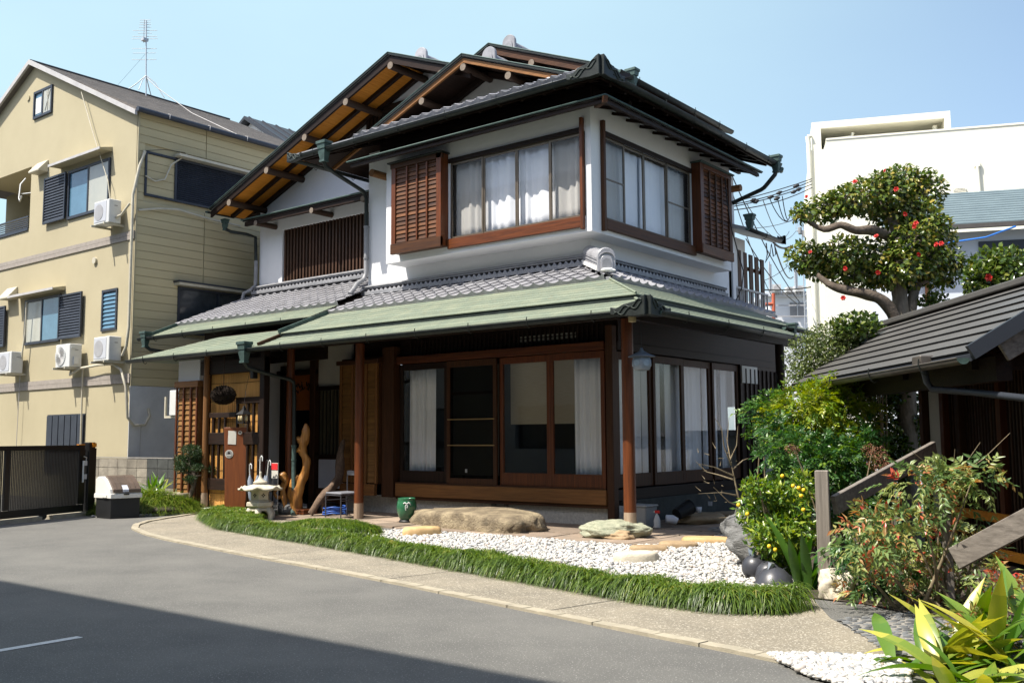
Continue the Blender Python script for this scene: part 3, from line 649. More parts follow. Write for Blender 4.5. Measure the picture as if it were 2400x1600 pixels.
# ---- gutters
hk = MB().tube([(0, -.06, .055), (0, -.065, 0), (0, -.04, -.075), (0, .0, -.10), (0, .035, -.075)], .007, 5); HOOK = None
def gutter(a, b, r=.062, par=None, hooks=1.05, out=None):
    global HOOK
    HOOK = HOOK or mesh_of(hk, 'gutter_hook', 'copper_dark')
    a, b = Vector(a), Vector(b); d = (b-a).normalized(); o = Vector((d.y, -d.x, 0)); z = Vector((0, 0, 1)); vs = []; n = 8
    for p in (a, b):
        for rr in (r, r-.008):
            for j in range(n+1): vs.append(p+o*(rr*math.cos(math.pi*j/n))-z*(rr*math.sin(math.pi*j/n)))
    k = n+1; fs = []
    for j in range(n): fs += [(j, j+1, 2*k+j+1, 2*k+j), (k+j+1, k+j, 3*k+j, 3*k+j+1), (j+1, j, k+j, k+j+1), (2*k+j, 2*k+j+1, 3*k+j+1, 3*k+j)]
    fs += [(0, 2*k, 3*k, k), (n, k+n, 3*k+n, 2*k+n)]
    g = MB().add(vs, fs, True).tube([a+o*r, b+o*r], .008, 5).build('gutter', 'copper_dark', par or H)
    L = (b-a).length; q = int(L/hooks)
    M4 = Matrix(((d.x, -o.x, 0, 0), (d.y, -o.y, 0, 0), (0, 0, 1, 0), (0, 0, 0, 1)))
    for i in range(q): inst('gutter_hook', HOOK, g, Matrix.Translation(a+d*((i+.6)*L/(q+.2))) @ M4)
    for p, e in ((a, -d), (b, d)): MB().prism([p+o*(r*math.cos(math.pi*j/n))-z*(r*math.sin(math.pi*j/n)) for j in range(n+1)], e*.012).build('end_cap', 'copper_teal', g)
    return g
def head(c, s=1.0, par=None, m='copper_teal'):
    x, y, z = c
    h = MB().box(x-.10*s, x+.10*s, y-.08*s, y+.08*s, z+.03*s, z+.075*s).build('gutter_head', m, par or H, .006)
    b = MB()
    for z1, z0, r1, r0 in ((.03, -.04, .085, .075), (-.04, -.07, .06, .06), (-.07, -.2, .072, .045), (-.2, -.23, .055, .055)):
        b.add([(x+sx*r*s, y+sy*r*.8*s, z+zz*s) for zz, r in ((z0, r0), (z1, r1)) for sx, sy in ((-1, -1), (1, -1), (1, 1), (-1, 1))], [(3, 2, 1, 0), (4, 5, 6, 7), (0, 1, 5, 4), (1, 2, 6, 5), (2, 3, 7, 6), (3, 0, 4, 7)])
    b.build('head_funnel', m, h); return h
gutter((-11.33, -.95, 3.01), (.72, -.95, 3.01)); gutter((.93, -.74, 3.01), (.93, 4.3, 3.01))
gutter((-12.9, .22, 3.66), (-7.2, .22, 3.66)); gutter((.47, 4.4, 3.27), (.47, 6.2, 3.27), .05)
head((-7.43, -.97, 3.05), 1.25); head((-12.62, .2, 3.71), 1.15); head((.48, 4.75, 3.3), .9)
def pipe(pts, r, m='copper_dark', par=None, name='downpipe'): return MB().tube(pts, r, 8).build(name, m, par or H)
pipe([(-7.43, -.97, 2.78), (-7.42, -.9, 2.68), (-7.3, -.55, 2.58), (-7.16, -.15, 2.49), (-7.13, -.09, 2.44), (-7.125, -.075, 2.36)], .036)
dp = pipe([(-7.125, -.075, 2.36), (-7.11, -.07, 1.25)], .036); pipe([(-7.11, -.07, 1.25), (-7.11, -.07, .16), (-7.06, -.12, .07), (-6.92, -.22, .05)], .042, 'copper_teal')
for z in (1.25, 1.0, .22): MB().cyl((-7.11, -.07, z), (-7.11, -.07, z+.035), .048, n=10).build('pipe_collar', 'copper_teal', dp)
pipe([(-12.62, .2, 3.48), (-12.58, .3, 3.40), (-12.3, .5, 3.34), (-11.9, .9, 3.28)], .04)
# carved gutter corner ornaments
def corner_orn(c, dirs, L, h, par=None):
    c = Vector(c); z = Vector((0, 0, 1)); o = None
    for d in dirs:
        d = Vector(d); n = Vector((d.y, -d.x, 0)); n = n if n.dot(sum((Vector(q) for q in dirs), Vector())) <= 0 else -n
        if len(dirs) == 1: n = Vector((0, -1, 0))
        prof = [(0, -.09), (0, h), (.10*L, h*.9), (.3*L, h*.55), (.6*L, h*.42), (.85*L, .12*h), (L, .05), (L, -.05), (.8*L, -.075), (.3*L, -.10)]
        q = MB().prism([c+d*u+z*v+n*.06 for u, v in prof], -n*.10).build('corner_ornament', 'copper_dark', par or H, .008)
        for k in range(2):
            pts = [c+d*(L*(.08+.8*t))+z*((h*.75)*(1-t)**1.3-.02+.028*math.sin(t*13+k*2)-.045*k)+n*.066 for t in [i/22 for i in range(23)]]
            MB().tube(pts, .009, 5).build('scroll', 'copper_edge', q)
    return o
corner_orn((.90, -.97, 3.03), [(-1, 0, 0), (0, 1, 0)], .52, .17)
# ---- upper storey walls
MB().box(-7.2, -1.8, 1.83, 2.0, 4.2, 7.2).build('wall', 'plaster', H); MB().box(-1.97, -1.8, 2.0, 7.2, 4.0, 7.2).build('wall', 'plaster', H)
MB().box(-7.2, -7.05, 2.0, 7.2, 4.4, 7.1).build('wall', 'plaster', H); MB().box(-7.2, -1.8, 7.05, 7.2, 2, 7.2).build('wall', 'plaster', H)
MB().box(-1.86, -1.76, 7.16, 7.3, 3.9, 6.9).build('wall', 'plaster', H)
# bay (oriel) that carries the corner windows
WX0, WX1, WZ0, WZ1 = -4.50, -1.53, 4.98, 6.40
MB().wallX(-6.15, -1.42, 4.79, 6.9, 1.30, 1.37, [(WX0, WX1, WZ0, WZ1)]).build('bay_wall', 'plaster', H)
mb = MB(); mb.box(-1.49, -1.42, 1.372, 1.63, 4.79, 6.9).box(-1.49, -1.42, 4.72, 6.38, 4.79, 6.9).box(-1.49, -1.42, 1.63, 4.72, 4.79, 4.98).box(-1.49, -1.42, 1.63, 4.72, 6.42, 6.9)
mb.build('bay_wall', 'plaster', H)
MB().box(-6.15, -6.05, 1.372, 1.829, 4.79, 6.9).box(-6.15, -1.42, 1.3, 1.829, 4.72, 4.788).box(-1.799, -1.42, 1.832, 6.38, 4.72, 4.788).box(-1.799, -1.491, 6.3, 6.38, 4.79, 6.9).build('bay_floor', 'plaster', H)
MB().box(-4.52, -1.55, 1.235, 1.297, 4.795, 4.975).build('sill_beam', 'red_x', H, .006); MB().box(-1.417, -1.355, 1.66, 4.78, 4.795, 4.975).build('sill_beam', 'brown_y', H, .006)
MB().box(-4.52, -1.60, 1.265, 1.297, 6.385, 6.47).build('lintel', 'dark_x', H, .005); MB().box(-1.417, -1.385, 1.70, 4.72, 6.385, 6.47).build('lintel', 'dark_y', H, .005)
MB().box(-1.60, -1.545, 1.225, 1.297, 4.76, 6.62).build('window_trim', 'red_z', H, .005); MB().box(-1.417, -1.345, 1.575, 1.64, 4.76, 6.62).build('window_trim', 'brown_z', H, .005)
def pane_win(x0, x1, y, scr=False):
    f = MB().wallX(x0, x1, 4.98, 6.395, y, y+.03, [(x0+.038, x1-.038, 5.02, 6.345)]).build('window', 'alu', H, .003)
    MB().box(x0+.035, x1-.035, y+.012, y+.016, 5.015, 6.35).build('pane', 'glass_up', f)
    if scr: MB().box(x0+.035, x1-.035, y+.002, y+.004, 5.015, 6.35).build('screen', 'screen_light', f)
MATS['screen_light'] = glass('screen_light', 1.1, (.87, .86, .84), .3)
for i, (a, b) in enumerate(((-4.49, -3.72), (-3.73, -2.97), (-2.98, -2.25), (-2.26, -1.55))): pane_win(a, b, 1.315 if i in (1, 2) else 1.302, i in (0, 3))
def pane_win_y(y0, y1, x, scr=False):
    f = MB()
    for a in ((y0, y0+.038, 4.98, 6.395), (y1-.038, y1, 4.98, 6.395), (y0+.038, y1-.038, 4.98, 5.02), (y0+.038, y1-.038, 6.35, 6.395)): f.box(x-.03, x, *a)
    if scr: f.box(x-.02, x, y0+.038, y1-.038, 5.66, 5.69)
    f = f.build('window', 'alu', H, .003); MB().box(x-.018, x-.014, y0+.035, y1-.035, 5.015, 6.355).build('pane', 'glass_up', f)
    if scr: MB().box(x-.008, x-.006, y0+.035, y1-.035, 5.015, 6.355).build('screen', 'screen_light', f)
for i, (a, b) in enumerate(((1.64, 2.35), (2.34, 3.02), (3.01, 3.82), (3.81, 4.70))): pane_win_y(a, b, -1.425 if i in (0, 3) else -1.44, i in (0, 3))
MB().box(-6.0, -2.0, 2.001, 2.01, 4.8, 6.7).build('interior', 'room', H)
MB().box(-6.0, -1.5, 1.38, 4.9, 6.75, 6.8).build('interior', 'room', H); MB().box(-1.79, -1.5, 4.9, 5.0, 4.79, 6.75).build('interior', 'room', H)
# shutter cupboards
c = MB().box(-5.80, -4.56, 1.15, 1.298, 4.85, 6.56).build('shutter_cupboard', 'brown_z', H)
for i in range(18):
    z = 5.04+i*.0815; MB().prism([(-5.70, 1.118, z), (-5.70, 1.138, z+.078), (-5.70, 1.148, z+.078), (-5.70, 1.148, z)], (1.03, 0, 0)).build('board', 'shutter_board', c)
for x in (-5.43, -5.17, -4.92): MB().box(x, x+.035, 1.095, 1.117, 5.03, 6.46).build('batten', 'red_z', c)
MB().box(-5.82, -5.71, 1.10, 1.149, 5.0, 6.5).build('stile', 'red_z', c, .004); MB().box(-4.66, -4.54, 1.09, 1.295, 4.86, 6.56).build('stile', 'red_z', c, .004)
MB().box(-5.82, -4.54, 1.08, 1.149, 4.83, 5.02).build('bottom_rail', 'shutter_board', c, .004); MB().box(-5.84, -4.52, 1.09, 1.149, 6.47, 6.56).build('top_rail', 'brown_x', c, .004)
MB().box(-5.88, -4.50, 1.04, 1.298, 6.562, 6.59).build('cap', 'copper_dark', c, .004)
c = MB().box(-1.418, -1.28, 4.79, 6.05, 4.87, 6.58).build('shutter_cupboard', 'brown_z', H)
for i in range(18):
    z = 5.05+i*.083; MB().prism([(-1.248, 4.90, z), (-1.268, 4.90, z+.08), (-1.278, 4.90, z+.08), (-1.278, 4.90, z)], (0, 1.04, 0)).build('board', 'shutter_board_y', c)
for y in (5.12, 5.38, 5.64): MB().box(-1.247, -1.225, y, y+.035, 5.03, 6.48).build('batten', 'brown_z', c)
MB().box(-1.415, -1.22, 4.74, 4.87, 4.87, 6.58).build('stile', 'red_z', c, .004); MB().box(-1.279, -1.23, 5.96, 6.08, 5.03, 6.5).build('stile', 'brown_z', c, .004)
MB().box(-1.279, -1.21, 4.76, 6.08, 4.84, 5.02).build('bottom_rail', 'shutter_board_y', c, .004); MB().box(-1.279, -1.22, 4.88, 6.08, 6.50, 6.58).build('top_rail', 'red_y', c, .004)
MB().box(-1.415, -1.17, 4.70, 6.12, 6.582, 6.61).build('cap', 'copper_teal', c, .004)
# pent eave over the bay
pe = MB().slab([(-6.75, .82, 6.72), (-.82, .82, 6.72), (-1.35, 1.35, 6.90), (-6.75, 1.35, 6.90)], .035).slab([(-.82, .82, 6.72), (-.82, 6.65, 6.72), (-1.35, 6.65, 6.90), (-1.35, 1.35, 6.90)], .035).build('pent_eave', 'dark_x', H)
MB().tube([(-6.75, .81, 6.715), (-.81, .81, 6.715), (-.81, 6.65, 6.715)], .016, 6).build('drip_edge', 'copper_teal', pe)
MB().box(-6.7, -.9, .86, .92, 6.62, 6.68).box(-.92, -.86, .921, 6.6, 6.62, 6.68).build('fascia', 'dark_x', pe)
MB().beam((-1.3, 1.3, 6.78), (-.80, .80, 6.64), .075, .10).build('hip_rafter', 'brown_y', pe)
for i in range(13): MB().beam((-6.5+i*.45, .9, 6.67), (-6.5+i*.45, 1.3, 6.81), .05, .05).build('rafter', 'dark_y', pe)
for i in range(12): MB().beam((-.9, 1.5+i*.45, 6.67), (-1.4, 1.5+i*.45, 6.83), .05, .05).build('rafter', 'dark_x', pe)
MB().cyl((-6.62, 1.35, 6.60), (-6.62, 1.83, 6.60), .075, n=14).build('log_bracket', 'tan_y', H)
MB().cyl((-1.42, 6.46, 6.42), (-1.2, 6.46, 6.42), .07, n=14).build('log_bracket', 'tan_x', H)
MB().box(-6.4, -1.45, 1.36, 1.42, 6.86, 7.45).build('eave_board', 'dark_x', H); MB().box(-1.5, -1.44, 1.42, 7.0, 6.86, 7.45).build('eave_board', 'dark_y', H)
# hip roof of the front wing
ER, EL, EYU, ZE, SU = -.87, -8.2, .76, 7.10, .392
def hz(d): return ZE+SU*d
hr = MB()
hr.slab([(EL, EYU, ZE), (ER, EYU, ZE), (-2.6, 2.49, hz(1.73)), (-6.47, 2.49, hz(1.73))], .06)
hr.slab([(ER, EYU, ZE), (ER, 7.5, ZE), (-3.2, 7.5, hz(2.33)), (-3.2, 3.09, hz(2.33))], .06)
hr.slab([(EL, 7.5, ZE), (EL, EYU, ZE), (-6.47, 2.49, hz(1.73)), (-6.47, 7.5, hz(1.73))], .06)
hr = hr.build('hip_roof', 'dark_x', H)
MB().slab([(EL, EYU, ZE+.05), (ER, EYU, ZE+.05), (-2.6, 2.49, hz(1.73)+.05), (-6.47, 2.49, hz(1.73)+.05)], .045).build('tile_bed', 'tile_dark', hr)
SLU = math.hypot(1, SU)
tiles(hr, (-8.05, EYU-.02, ZE+.07), (1, 0, 0), (0, 1, SU), 27, 3, .245, lambda p: p.x < ER-(p.y-EYU)-.15 and p.x > -6.5)
rock('tile_boss', (-2.42, 1.62, 7.50), (.12, .10, .11), 'tile_mortar', hr, 4, n=2)
for i in range(16): MB().beam((-8+i*.46, .84, ZE-.085), (-8+i*.46, 2.0, hz(1.1)-.085), .06, .07).build('rafter', 'dark_y', hr)
for i in range(14): MB().beam((-.95, 1.2+i*.46, ZE-.085), (-1.9, 1.2+i*.46, hz(.95)-.085), .06, .07).build('rafter', 'dark_x', hr)
MB().beam((EL+.05, .80, ZE-.05), (ER-.03, .80, ZE-.05), .03, .12).beam((ER-.035, .82, ZE-.05), (ER-.035, 7.5, ZE-.05), .03, .12).build('fascia', 'dark_x', hr)
gutter((-8.25, .70, 7.06), (-1.0, .70, 7.06), .07, hr); gutter((-.81, .95, 7.06), (-.81, 7.5, 7.06), .07, hr); gutter((-8.27, 3.0, 7.04), (-8.27, .72, 7.04), .06, hr)
corner_orn((-.80, .68, 7.08), [(-1, 0, 0), (0, 1, 0)], .62, .24, hr); corner_orn((-8.33, .68, 7.05), [(1, 0, 0)], .42, .12, hr)
head((-7.27, .69, 7.10), 1.35, hr)
pipe([(-7.27, .69, 6.8), (-7.27, .75, 6.70), (-7.25, .95, 6.62), (-7.22, 1.45, 6.46), (-7.20, 1.68, 6.38), (-7.19, 1.75, 6.25), (-7.19, 1.76, 5.65)], .042, par=hr)
p = pipe([(-7.19, 1.76, 5.65), (-7.19, 1.76, 4.72), (-7.19, 1.70, 4.58), (-7.18, 1.5, 4.46), (-7.17, 1.42, 4.36), (-7.16, 1.30, 4.24)], .048, 'pipe_grey' if 'pipe_grey' in MATS else 'tile_dark')
for z in (5.65, 5.0): MB().cyl((-7.19, 1.76, z), (-7.19, 1.76, z+.03), .058, n=10).build('pipe_collar', 'tile_dark', p)
head((-.80, 7.32, 7.12), 1.2, hr)
pipe([(-.80, 7.32, 6.88), (-.82, 7.30, 6.80), (-.95, 7.28, 6.66), (-1.05, 7.27, 6.56), (-1.12, 7.26, 6.52), (-1.75, 7.22, 6.33)], .045, par=hr); MB().cyl((-.72, 7.42, 6.93), (-.80, 7.58, 6.93), .045, n=10).build('pipe_stub', 'copper_teal', hr)
# ---- gables
def gable(nm, xr, zr, sl, xl, xe, yv, yb, th=.10, trim='copper_dark', board='brown_x', bh=.13):
    g = MB(); zz = lambda x: zr-sl*abs(x-xr)
    g.slab([(xl, yv, zz(xl)), (xr, yv, zr), (xr, yb, zr), (xl, yb, zz(xl))], th*.5).slab([(xr, yv, zr), (xe, yv, zz(xe)), (xe, yb, zz(xe)), (xr, yb, zr)], th*.5)
    g = g.build(nm, 'dark_y', H)
    MB().slab([(xl, yv-.04, zz(xl)+.05), (xr, yv-.04, zr+.05), (xr, yb, zr+.05), (xl, yb, zz(xl)+.05)], .045).slab([(xr, yv-.04, zr+.05), (xe, yv-.04, zz(xe)+.05), (xe, yb, zz(xe)+.05), (xr, yb, zr+.05)], .045).build('roof_sheet', 'tile_dark', g)
    for x in (xl, xe):
        MB().prism([(x, yv-.03, zz(x)-.02), (xr, yv-.03, zr-.02), (xr, yv-.03, zr-.02-bh), (x, yv-.03, zz(x)-.02-bh)], (0, .05, 0)).build('bargeboard', board, g)
        MB().beam((x, yv-.03, zz(x)+.035), (xr, yv-.03, zr+.035), .09, .05).build('verge_trim', trim, g)
        MB().tube([(x, yv-.075, zz(x)+.055), (xr, yv-.075, zr+.055)], .012, 5).build('verge_bead', 'copper_teal', g)
    return g, zz
def log(x, z, y0, y1, par, r=.078):
    l = MB().cyl((x, y0, z), (x, y1, z), r, n=14).build('purlin', 'log', par); MB().cyl((x, y0-.004, z), (x, y0, z), r*.97, n=14).build('log_end', 'log_end', l)
g1, z1 = gable('gable_roof', -6.68, 9.17, .384, -12.72, -4.5, 1.9, 8.5, board='dark_x', bh=.14)
mb = MB(); L = math.hypot(6.0, 6.0*.384)
for i in range(56):
    x0 = -12.66+i*.1066; mb.prism([(x0, 1.96, z1(x0)-.075), (x0+.103, 1.96, z1(x0+.103)-.075), (x0+.103, 1.96, z1(x0+.103)-.055), (x0, 1.96, z1(x0)-.055)], (0, .93, 0))
mb.build('soffit_planks', 'orange_y', g1, kind='stuff')
for y, wd in ((2.40, .085), (2.84, .10)): MB().beam((-12.6, y, z1(-12.6)-.115), (-6.72, y, z1(-6.72)-.115), wd, .085).build('soffit_batten', 'dark_x', g1)
for x in (-6.62, -7.95, -9.27, -10.58, -11.96): log(x, z1(x)-.215, 1.84, 2.95, g1)
log(-5.25, z1(-5.25)-.2, 1.84, 2.95, g1)
zb = lambda x: z1(x)-.06
MB().prism([(-12.16, 2.9, 6.36), (-7.2, 2.9, 6.36), (-4.6, 2.9, 6.9), (-4.6, 2.9, zb(-4.6)), (-6.68, 2.9, zb(-6.68)), (-12.16, 2.9, zb(-12.16))], (0, .12, 0)).build('gable_wall', 'plaster', H)
MB().wallX(-12.16, -7.2, 4.6, 6.36, 2.9, 3.02, [(-11.3, -7.2, 5.06, 6.36)]).build('wall', 'plaster', H)
MB().box(-12.16, -12.04, 3.02, 8.4, 3.5, 6.95).build('wall', 'plaster', H); MB().box(-11.4, -7.2, 3.02, 3.05, 4.9, 6.5).build('interior', 'shade_black', H)  # black sheet stands for the unlit room behind the lattice window
lt = MB().box(-11.3, -7.2, 2.93, 2.99, 5.06, 5.10).build('lattice_window', 'dark_x', H)
for i in range(36):
    x = -11.27+i*.1135; MB().box(x, x+.05, 2.93, 2.985, 5.10, 6.36).build('slat', 'slat', lt)
MB().box(-7.85, -5.2, 2.84, 2.895, 8.2, 8.62).build('vent_board', 'dark_x', g1)
vg = MB().box(-8.36, -7.3, 2.85, 2.89, 7.9, 7.96).build('gable_vent', 'dark_x', g1)
for i in range(9): MB().box(-8.36+i*.125, -8.28+i*.125, 2.82, 2.89, 7.96, 8.42).build('slat', 'dark_z', vg)
# pent eave over the lattice
p2 = MB().slab([(-12.05, 2.3, 6.60), (-7.2, 2.3, 6.60), (-7.2, 2.898, 6.80), (-12.05, 2.898, 6.80)], .05).build('pent_eave', 'dark_x', H)
MB().tube([(-12.08, 2.28, 6.60), (-7.2, 2.28, 6.60)], .02, 6).build('drip_edge', 'copper_teal', p2); MB().beam((-12.0, 2.36, 6.50), (-7.2, 2.36, 6.50), .07, .10).build('fascia', 'dark_x', p2)
for x in (-11.55, -9.55, -7.9): log(x, 6.46, 2.3, 2.92, p2, .065)
gutter((-12.85, 2.6, 6.86), (-12.85, 1.85, 6.86), .05, g1); head((-12.6, 2.2, 6.62), .9, p2)
pipe([(-12.6, 2.2, 6.45), (-12.5, 2.3, 6.38), (-12.3, 2.6, 6.34), (-12.18, 2.78, 6.28), (-12.17, 2.80, 5.7)], .04)
pipe([(-12.17, 2.80, 5.7), (-12.17, 2.8, 5.1), (-12.25, 2.72, 4.98), (-12.35, 2.6, 4.9), (-12.35, 2.55, 4.7)], .045, 'tile_dark')
g2, z2 = gable('gable_roof', -4.52, 8.53, .392, -8.18, -.9, 1.72, 7.5, board='tan_x', bh=.09)
for x in (-4.52, -5.59, -3.44): log(x, z2(x)-.2, 1.68, 2.55, g2, .072)
log(-6.7, z2(-6.7)-.2, 1.68, 2.55, g2, .072)
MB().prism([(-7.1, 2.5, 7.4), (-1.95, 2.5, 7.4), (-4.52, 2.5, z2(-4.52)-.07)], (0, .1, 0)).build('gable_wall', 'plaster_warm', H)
for s in (-1, 1): MB().beam((-4.52, 2.42, z2(-4.52)-.13), (-4.52+s*3.2, 2.42, z2(-4.52+s*3.2)-.13), .1, .1).build('soffit_batten', 'dark_x', g2)
g3, z3 = gable('gable_roof', -5.09, 9.36, .408, -8.0, -2.15, 3.2, 8.0, board='brown_x')
for x in (-4.02, -2.92): log(x, z3(x)-.19, 3.15, 4.25, g3, .075)
MB().prism([(-7.6, 4.2, 7.6), (-2.4, 4.2, 7.6), (-2.4, 4.2, z3(-2.4)-.06), (-5.09, 4.2, z3(-5.09)-.06), (-7.6, 4.2, z3(-7.6)-.06)], (0, .1, 0)).build('gable_wall', 'plaster', H)
gutter((-2.08, 3.25, 8.14), (-2.08, 7.95, 8.14), .065, g3); head((-2.08, 3.75, 8.22), 1.2, g3)
MB().box(-2.4, -2.3, 4.3, 7.9, 7.7, 8.2).build('eave_board', 'tan_y', g3)
for x, y, z, par in ((-6.68, 2.85, 9.22, g1), (-4.52, 2.5, 8.56, g2), (-5.09, 3.85, 9.40, g3)):
    ridge((x, y, z), (x, y+3.6, z), .25, .30, par); onigawara((x, y, z-.03), (0, -1, 0), 1.0, par)
# rear right corner: low rear eave and balcony
rb = MB().slab([(-1.35, 6.95, 5.72), (-1.35, 8.9, 5.72), (-2.3, 8.9, 6.05), (-2.3, 6.95, 6.05)], .08).build('rear_eave', 'tile_dark', H)
gutter((-1.3, 6.95, 5.68), (-1.3, 8.6, 5.68), .055, rb); head((-1.32, 7.1, 5.92), 1.1, rb); corner_orn((-1.3, 8.9, 5.72), [(0, -1, 0)], .4, .12, rb)
MB().box(-2.4, -1.95, 7.3, 8.2, 4.0, 5.7).build('rear_wall', 'plaster', H)
bal = MB().box(-1.93, -1.87, 7.45, 9.2, 4.56, 4.60).box(-1.93, -1.87, 7.45, 9.2, 4.16, 4.19).build('balcony_rail', 'grey_trim', H)
for i in range(12): MB().box(-1.915, -1.885, 7.47+i*.155, 7.50+i*.155, 4.19, 4.56).build('baluster', 'grey_trim', bal)
for i in range(6): MB().box(-1.97, -1.94, 7.5+i*.30, 7.67+i*.30, 4.2, 5.45-.012*i).build('privacy_slat', 'brown_z', bal)
MB().box(-2.01, -1.975, 7.45, 9.2, 5.05, 5.13).build('cross_rail', 'brown_y', bal)
# ---- curtains (hung inside, each a thing)
def curtain(x0, x1, y, z0, z1, label, m='curtain', axis='x', folds=9, amp=.028, group=None, seed=0, pinch=0):
    rs = np.random.RandomState(seed+3); nx, nz = folds*8, 6; V = []
    ph = rs.rand(4)*6
    for j in range(nz+1):
        t = j/nz
        for i in range(nx+1):
            u = i/nx; s = x0+(x1-x0)*(u*(1-pinch*t*(1-t)))
            d = amp*(math.sin(2*math.pi*folds*u+1.6*math.sin(5*u+ph[0]))*(.55+.45*math.sin(4*u+ph[2]))+.7*math.sin(2*math.pi*folds*.43*u+ph[1]+t*.6))
            z = z1+(z0-z1)*t; V.append((s, y+d, z) if axis == 'x' else (y+d, s, z))
    F = [(j*(nx+1)+i, j*(nx+1)+i+1, (j+1)*(nx+1)+i+1, (j+1)*(nx+1)+i) for j in range(nz) for i in range(nx)]
    o = MB().add(V, F, True).build('curtain', m); o.modifiers.new('s', 'SOLIDIFY').thickness = .003
    return tag(o, label, 'curtain', group)
curtain(-5.58, -4.92, 1.40, .72, 2.68, 'pleated white curtain at the left end of the ground floor sliding doors', folds=7, seed=1)
curtain(-1.88, -1.2, 1.40, .72, 2.68, 'pleated white curtain at the right end of the front sliding doors, beside the corner pillar', folds=8, seed=2)
cs = ('first', 'second', 'third', 'last')
for i, (a, b) in enumerate(((1.45, 2.48), (2.5, 3.54), (3.56, 4.62), (4.64, 5.7))):
    curtain(a, b, -1.26, .7, 2.70, 'bluish white curtain behind the %s side sliding door from the corner pillar' % cs[i], 'curtain', 'y', 8, .03, 'curtains behind the side doors', 10+i)
for i, (a, b) in enumerate(((-4.48, -3.72), (-3.74, -2.97), (-2.97, -2.26), (-2.25, -1.60))):
    curtain(a, b, 1.45, 4.95, 6.36, 'white curtain in the upper front window, %s' % ('behind the insect screen next to the shutter box', 'second pane from the shutter box', 'third pane from the shutter box', 'behind the insect screen next to the house corner')[i], 'curtain', 'x', 4, .024, 'upper window curtains', 20+i)
for i, (a, b) in enumerate(((1.66, 2.35), (2.36, 3.0), (3.02, 3.8), (3.83, 4.68))):
    curtain(a, b, -1.57, 4.95, 6.36, 'white curtain in the upper side window, %s' % ('in the pane next to the house corner', 'second pane from the house corner', 'third pane from the house corner', 'in the pane next to the side shutter box')[i], 'curtain', 'y', 4, .022, 'upper window curtains', 30+i)
MB().box(-3.28, -1.9, 1.5, 1.508, 1.62, 2.7).build('bamboo_blind', 'blind'); tag(bpy.data.objects['bamboo_blind'], 'tan bamboo blind half lowered behind the two right front sliding doors', 'blind')
# ================================================================ things around the house
import bmesh
def text_mesh(body, size, loc, rot, m, parent, name='lettering', ext=.001, flip=False):
    cu = bpy.data.curves.new(name, 'FONT'); cu.body = body; cu.size = size; cu.extrude = ext; cu.align_x = 'CENTER'; cu.align_y = 'CENTER'
    to = bpy.data.objects.new(name, cu); COL.objects.link(to); dg = bpy.context.evaluated_depsgraph_get(); dg.update()
    me = bpy.data.meshes.new_from_object(to.evaluated_get(dg)); bpy.data.objects.remove(to)
    me.materials.clear(); me.materials.append(MATS[m]); o = bpy.data.objects.new(name, me); COL.objects.link(o)
    o.parent = parent; o.matrix_local = Matrix.Translation(Vector(loc)-ORG.get(parent.name, Vector())) @ rot; return o
RX = Matrix.Rotation(math.pi/2, 4, 'X')
# reed screen
XF[0] = PORCH
t = thing('reed_screen', 'tan reed screen hanging behind the dark lattice left of the entrance', 'reed screen', (-8.8, .17, .08))
mb = MB(); rs = np.random.RandomState(2)
for i in range(120):
    x = -9.66+i*.0144; r = rs.uniform(.005, .008); j = rs.uniform(-.008, .008)
    mb.tube([(x, .19+rs.uniform(0, .012), .07+rs.uniform(0, .03)), (x+j, .185+rs.uniform(0, .012), 1.4), (x+j*.5, .19, 2.69)], r, 5, False)
mb.build('reeds', 'reed', t, kind='stuff')
for z in (.35, .8, 1.3, 1.75, 2.15, 2.5): MB().tube([(-9.66, .178, z), (-8.8, .176, z-.01), (-7.94, .178, z)], .004, 4).build('binding', 'brown_x', t)
PORCH2 = Matrix.Translation((.288, -.469, .056)) @ Matrix.Scale(.96, 4); XF[0] = PORCH2
# cedar ball
t = thing('cedar_ball', 'big dark ball of cedar twigs hanging in front of the reed screen', 'cedar ball', (-9.0, -.28, 2.06))
rs = np.random.RandomState(3); n = 2600; d = rs.randn(n, 3); d /= np.linalg.norm(d, axis=1)[:, None]; p0 = d*np.array([.215, .215, .17]); tip = d*np.array([.245, .245, .195])*(1+rs.randn(n, 1)*.03)
sd = np.cross(d, rs.randn(n, 3)); sd /= np.linalg.norm(sd, axis=1)[:, None]
V = (np.stack([p0-sd*.012, p0+sd*.012, tip], 1)+np.array([-9.0, -.28, 2.255]))*.96+np.array([.288, -.469, .056]); np_obj('twigs', V.reshape(-1, 3), np.arange(3*n).reshape(-1, 3), 'cedar', t, kind='stuff')
MB().lathe((-9.0, -.28, 2.255), [(0.001, -.17)]+[(.212*math.cos(a), .17*math.sin(a)) for a in np.linspace(-1.4, 1.4, 9)]+[(.001, .17)], 18).build('core', 'cedar', t); MB().tube([(-9.0, -.28, 2.42), (-9.0, -.28, 3.15)], .006, 5).build('rope', 'brown_z', t)
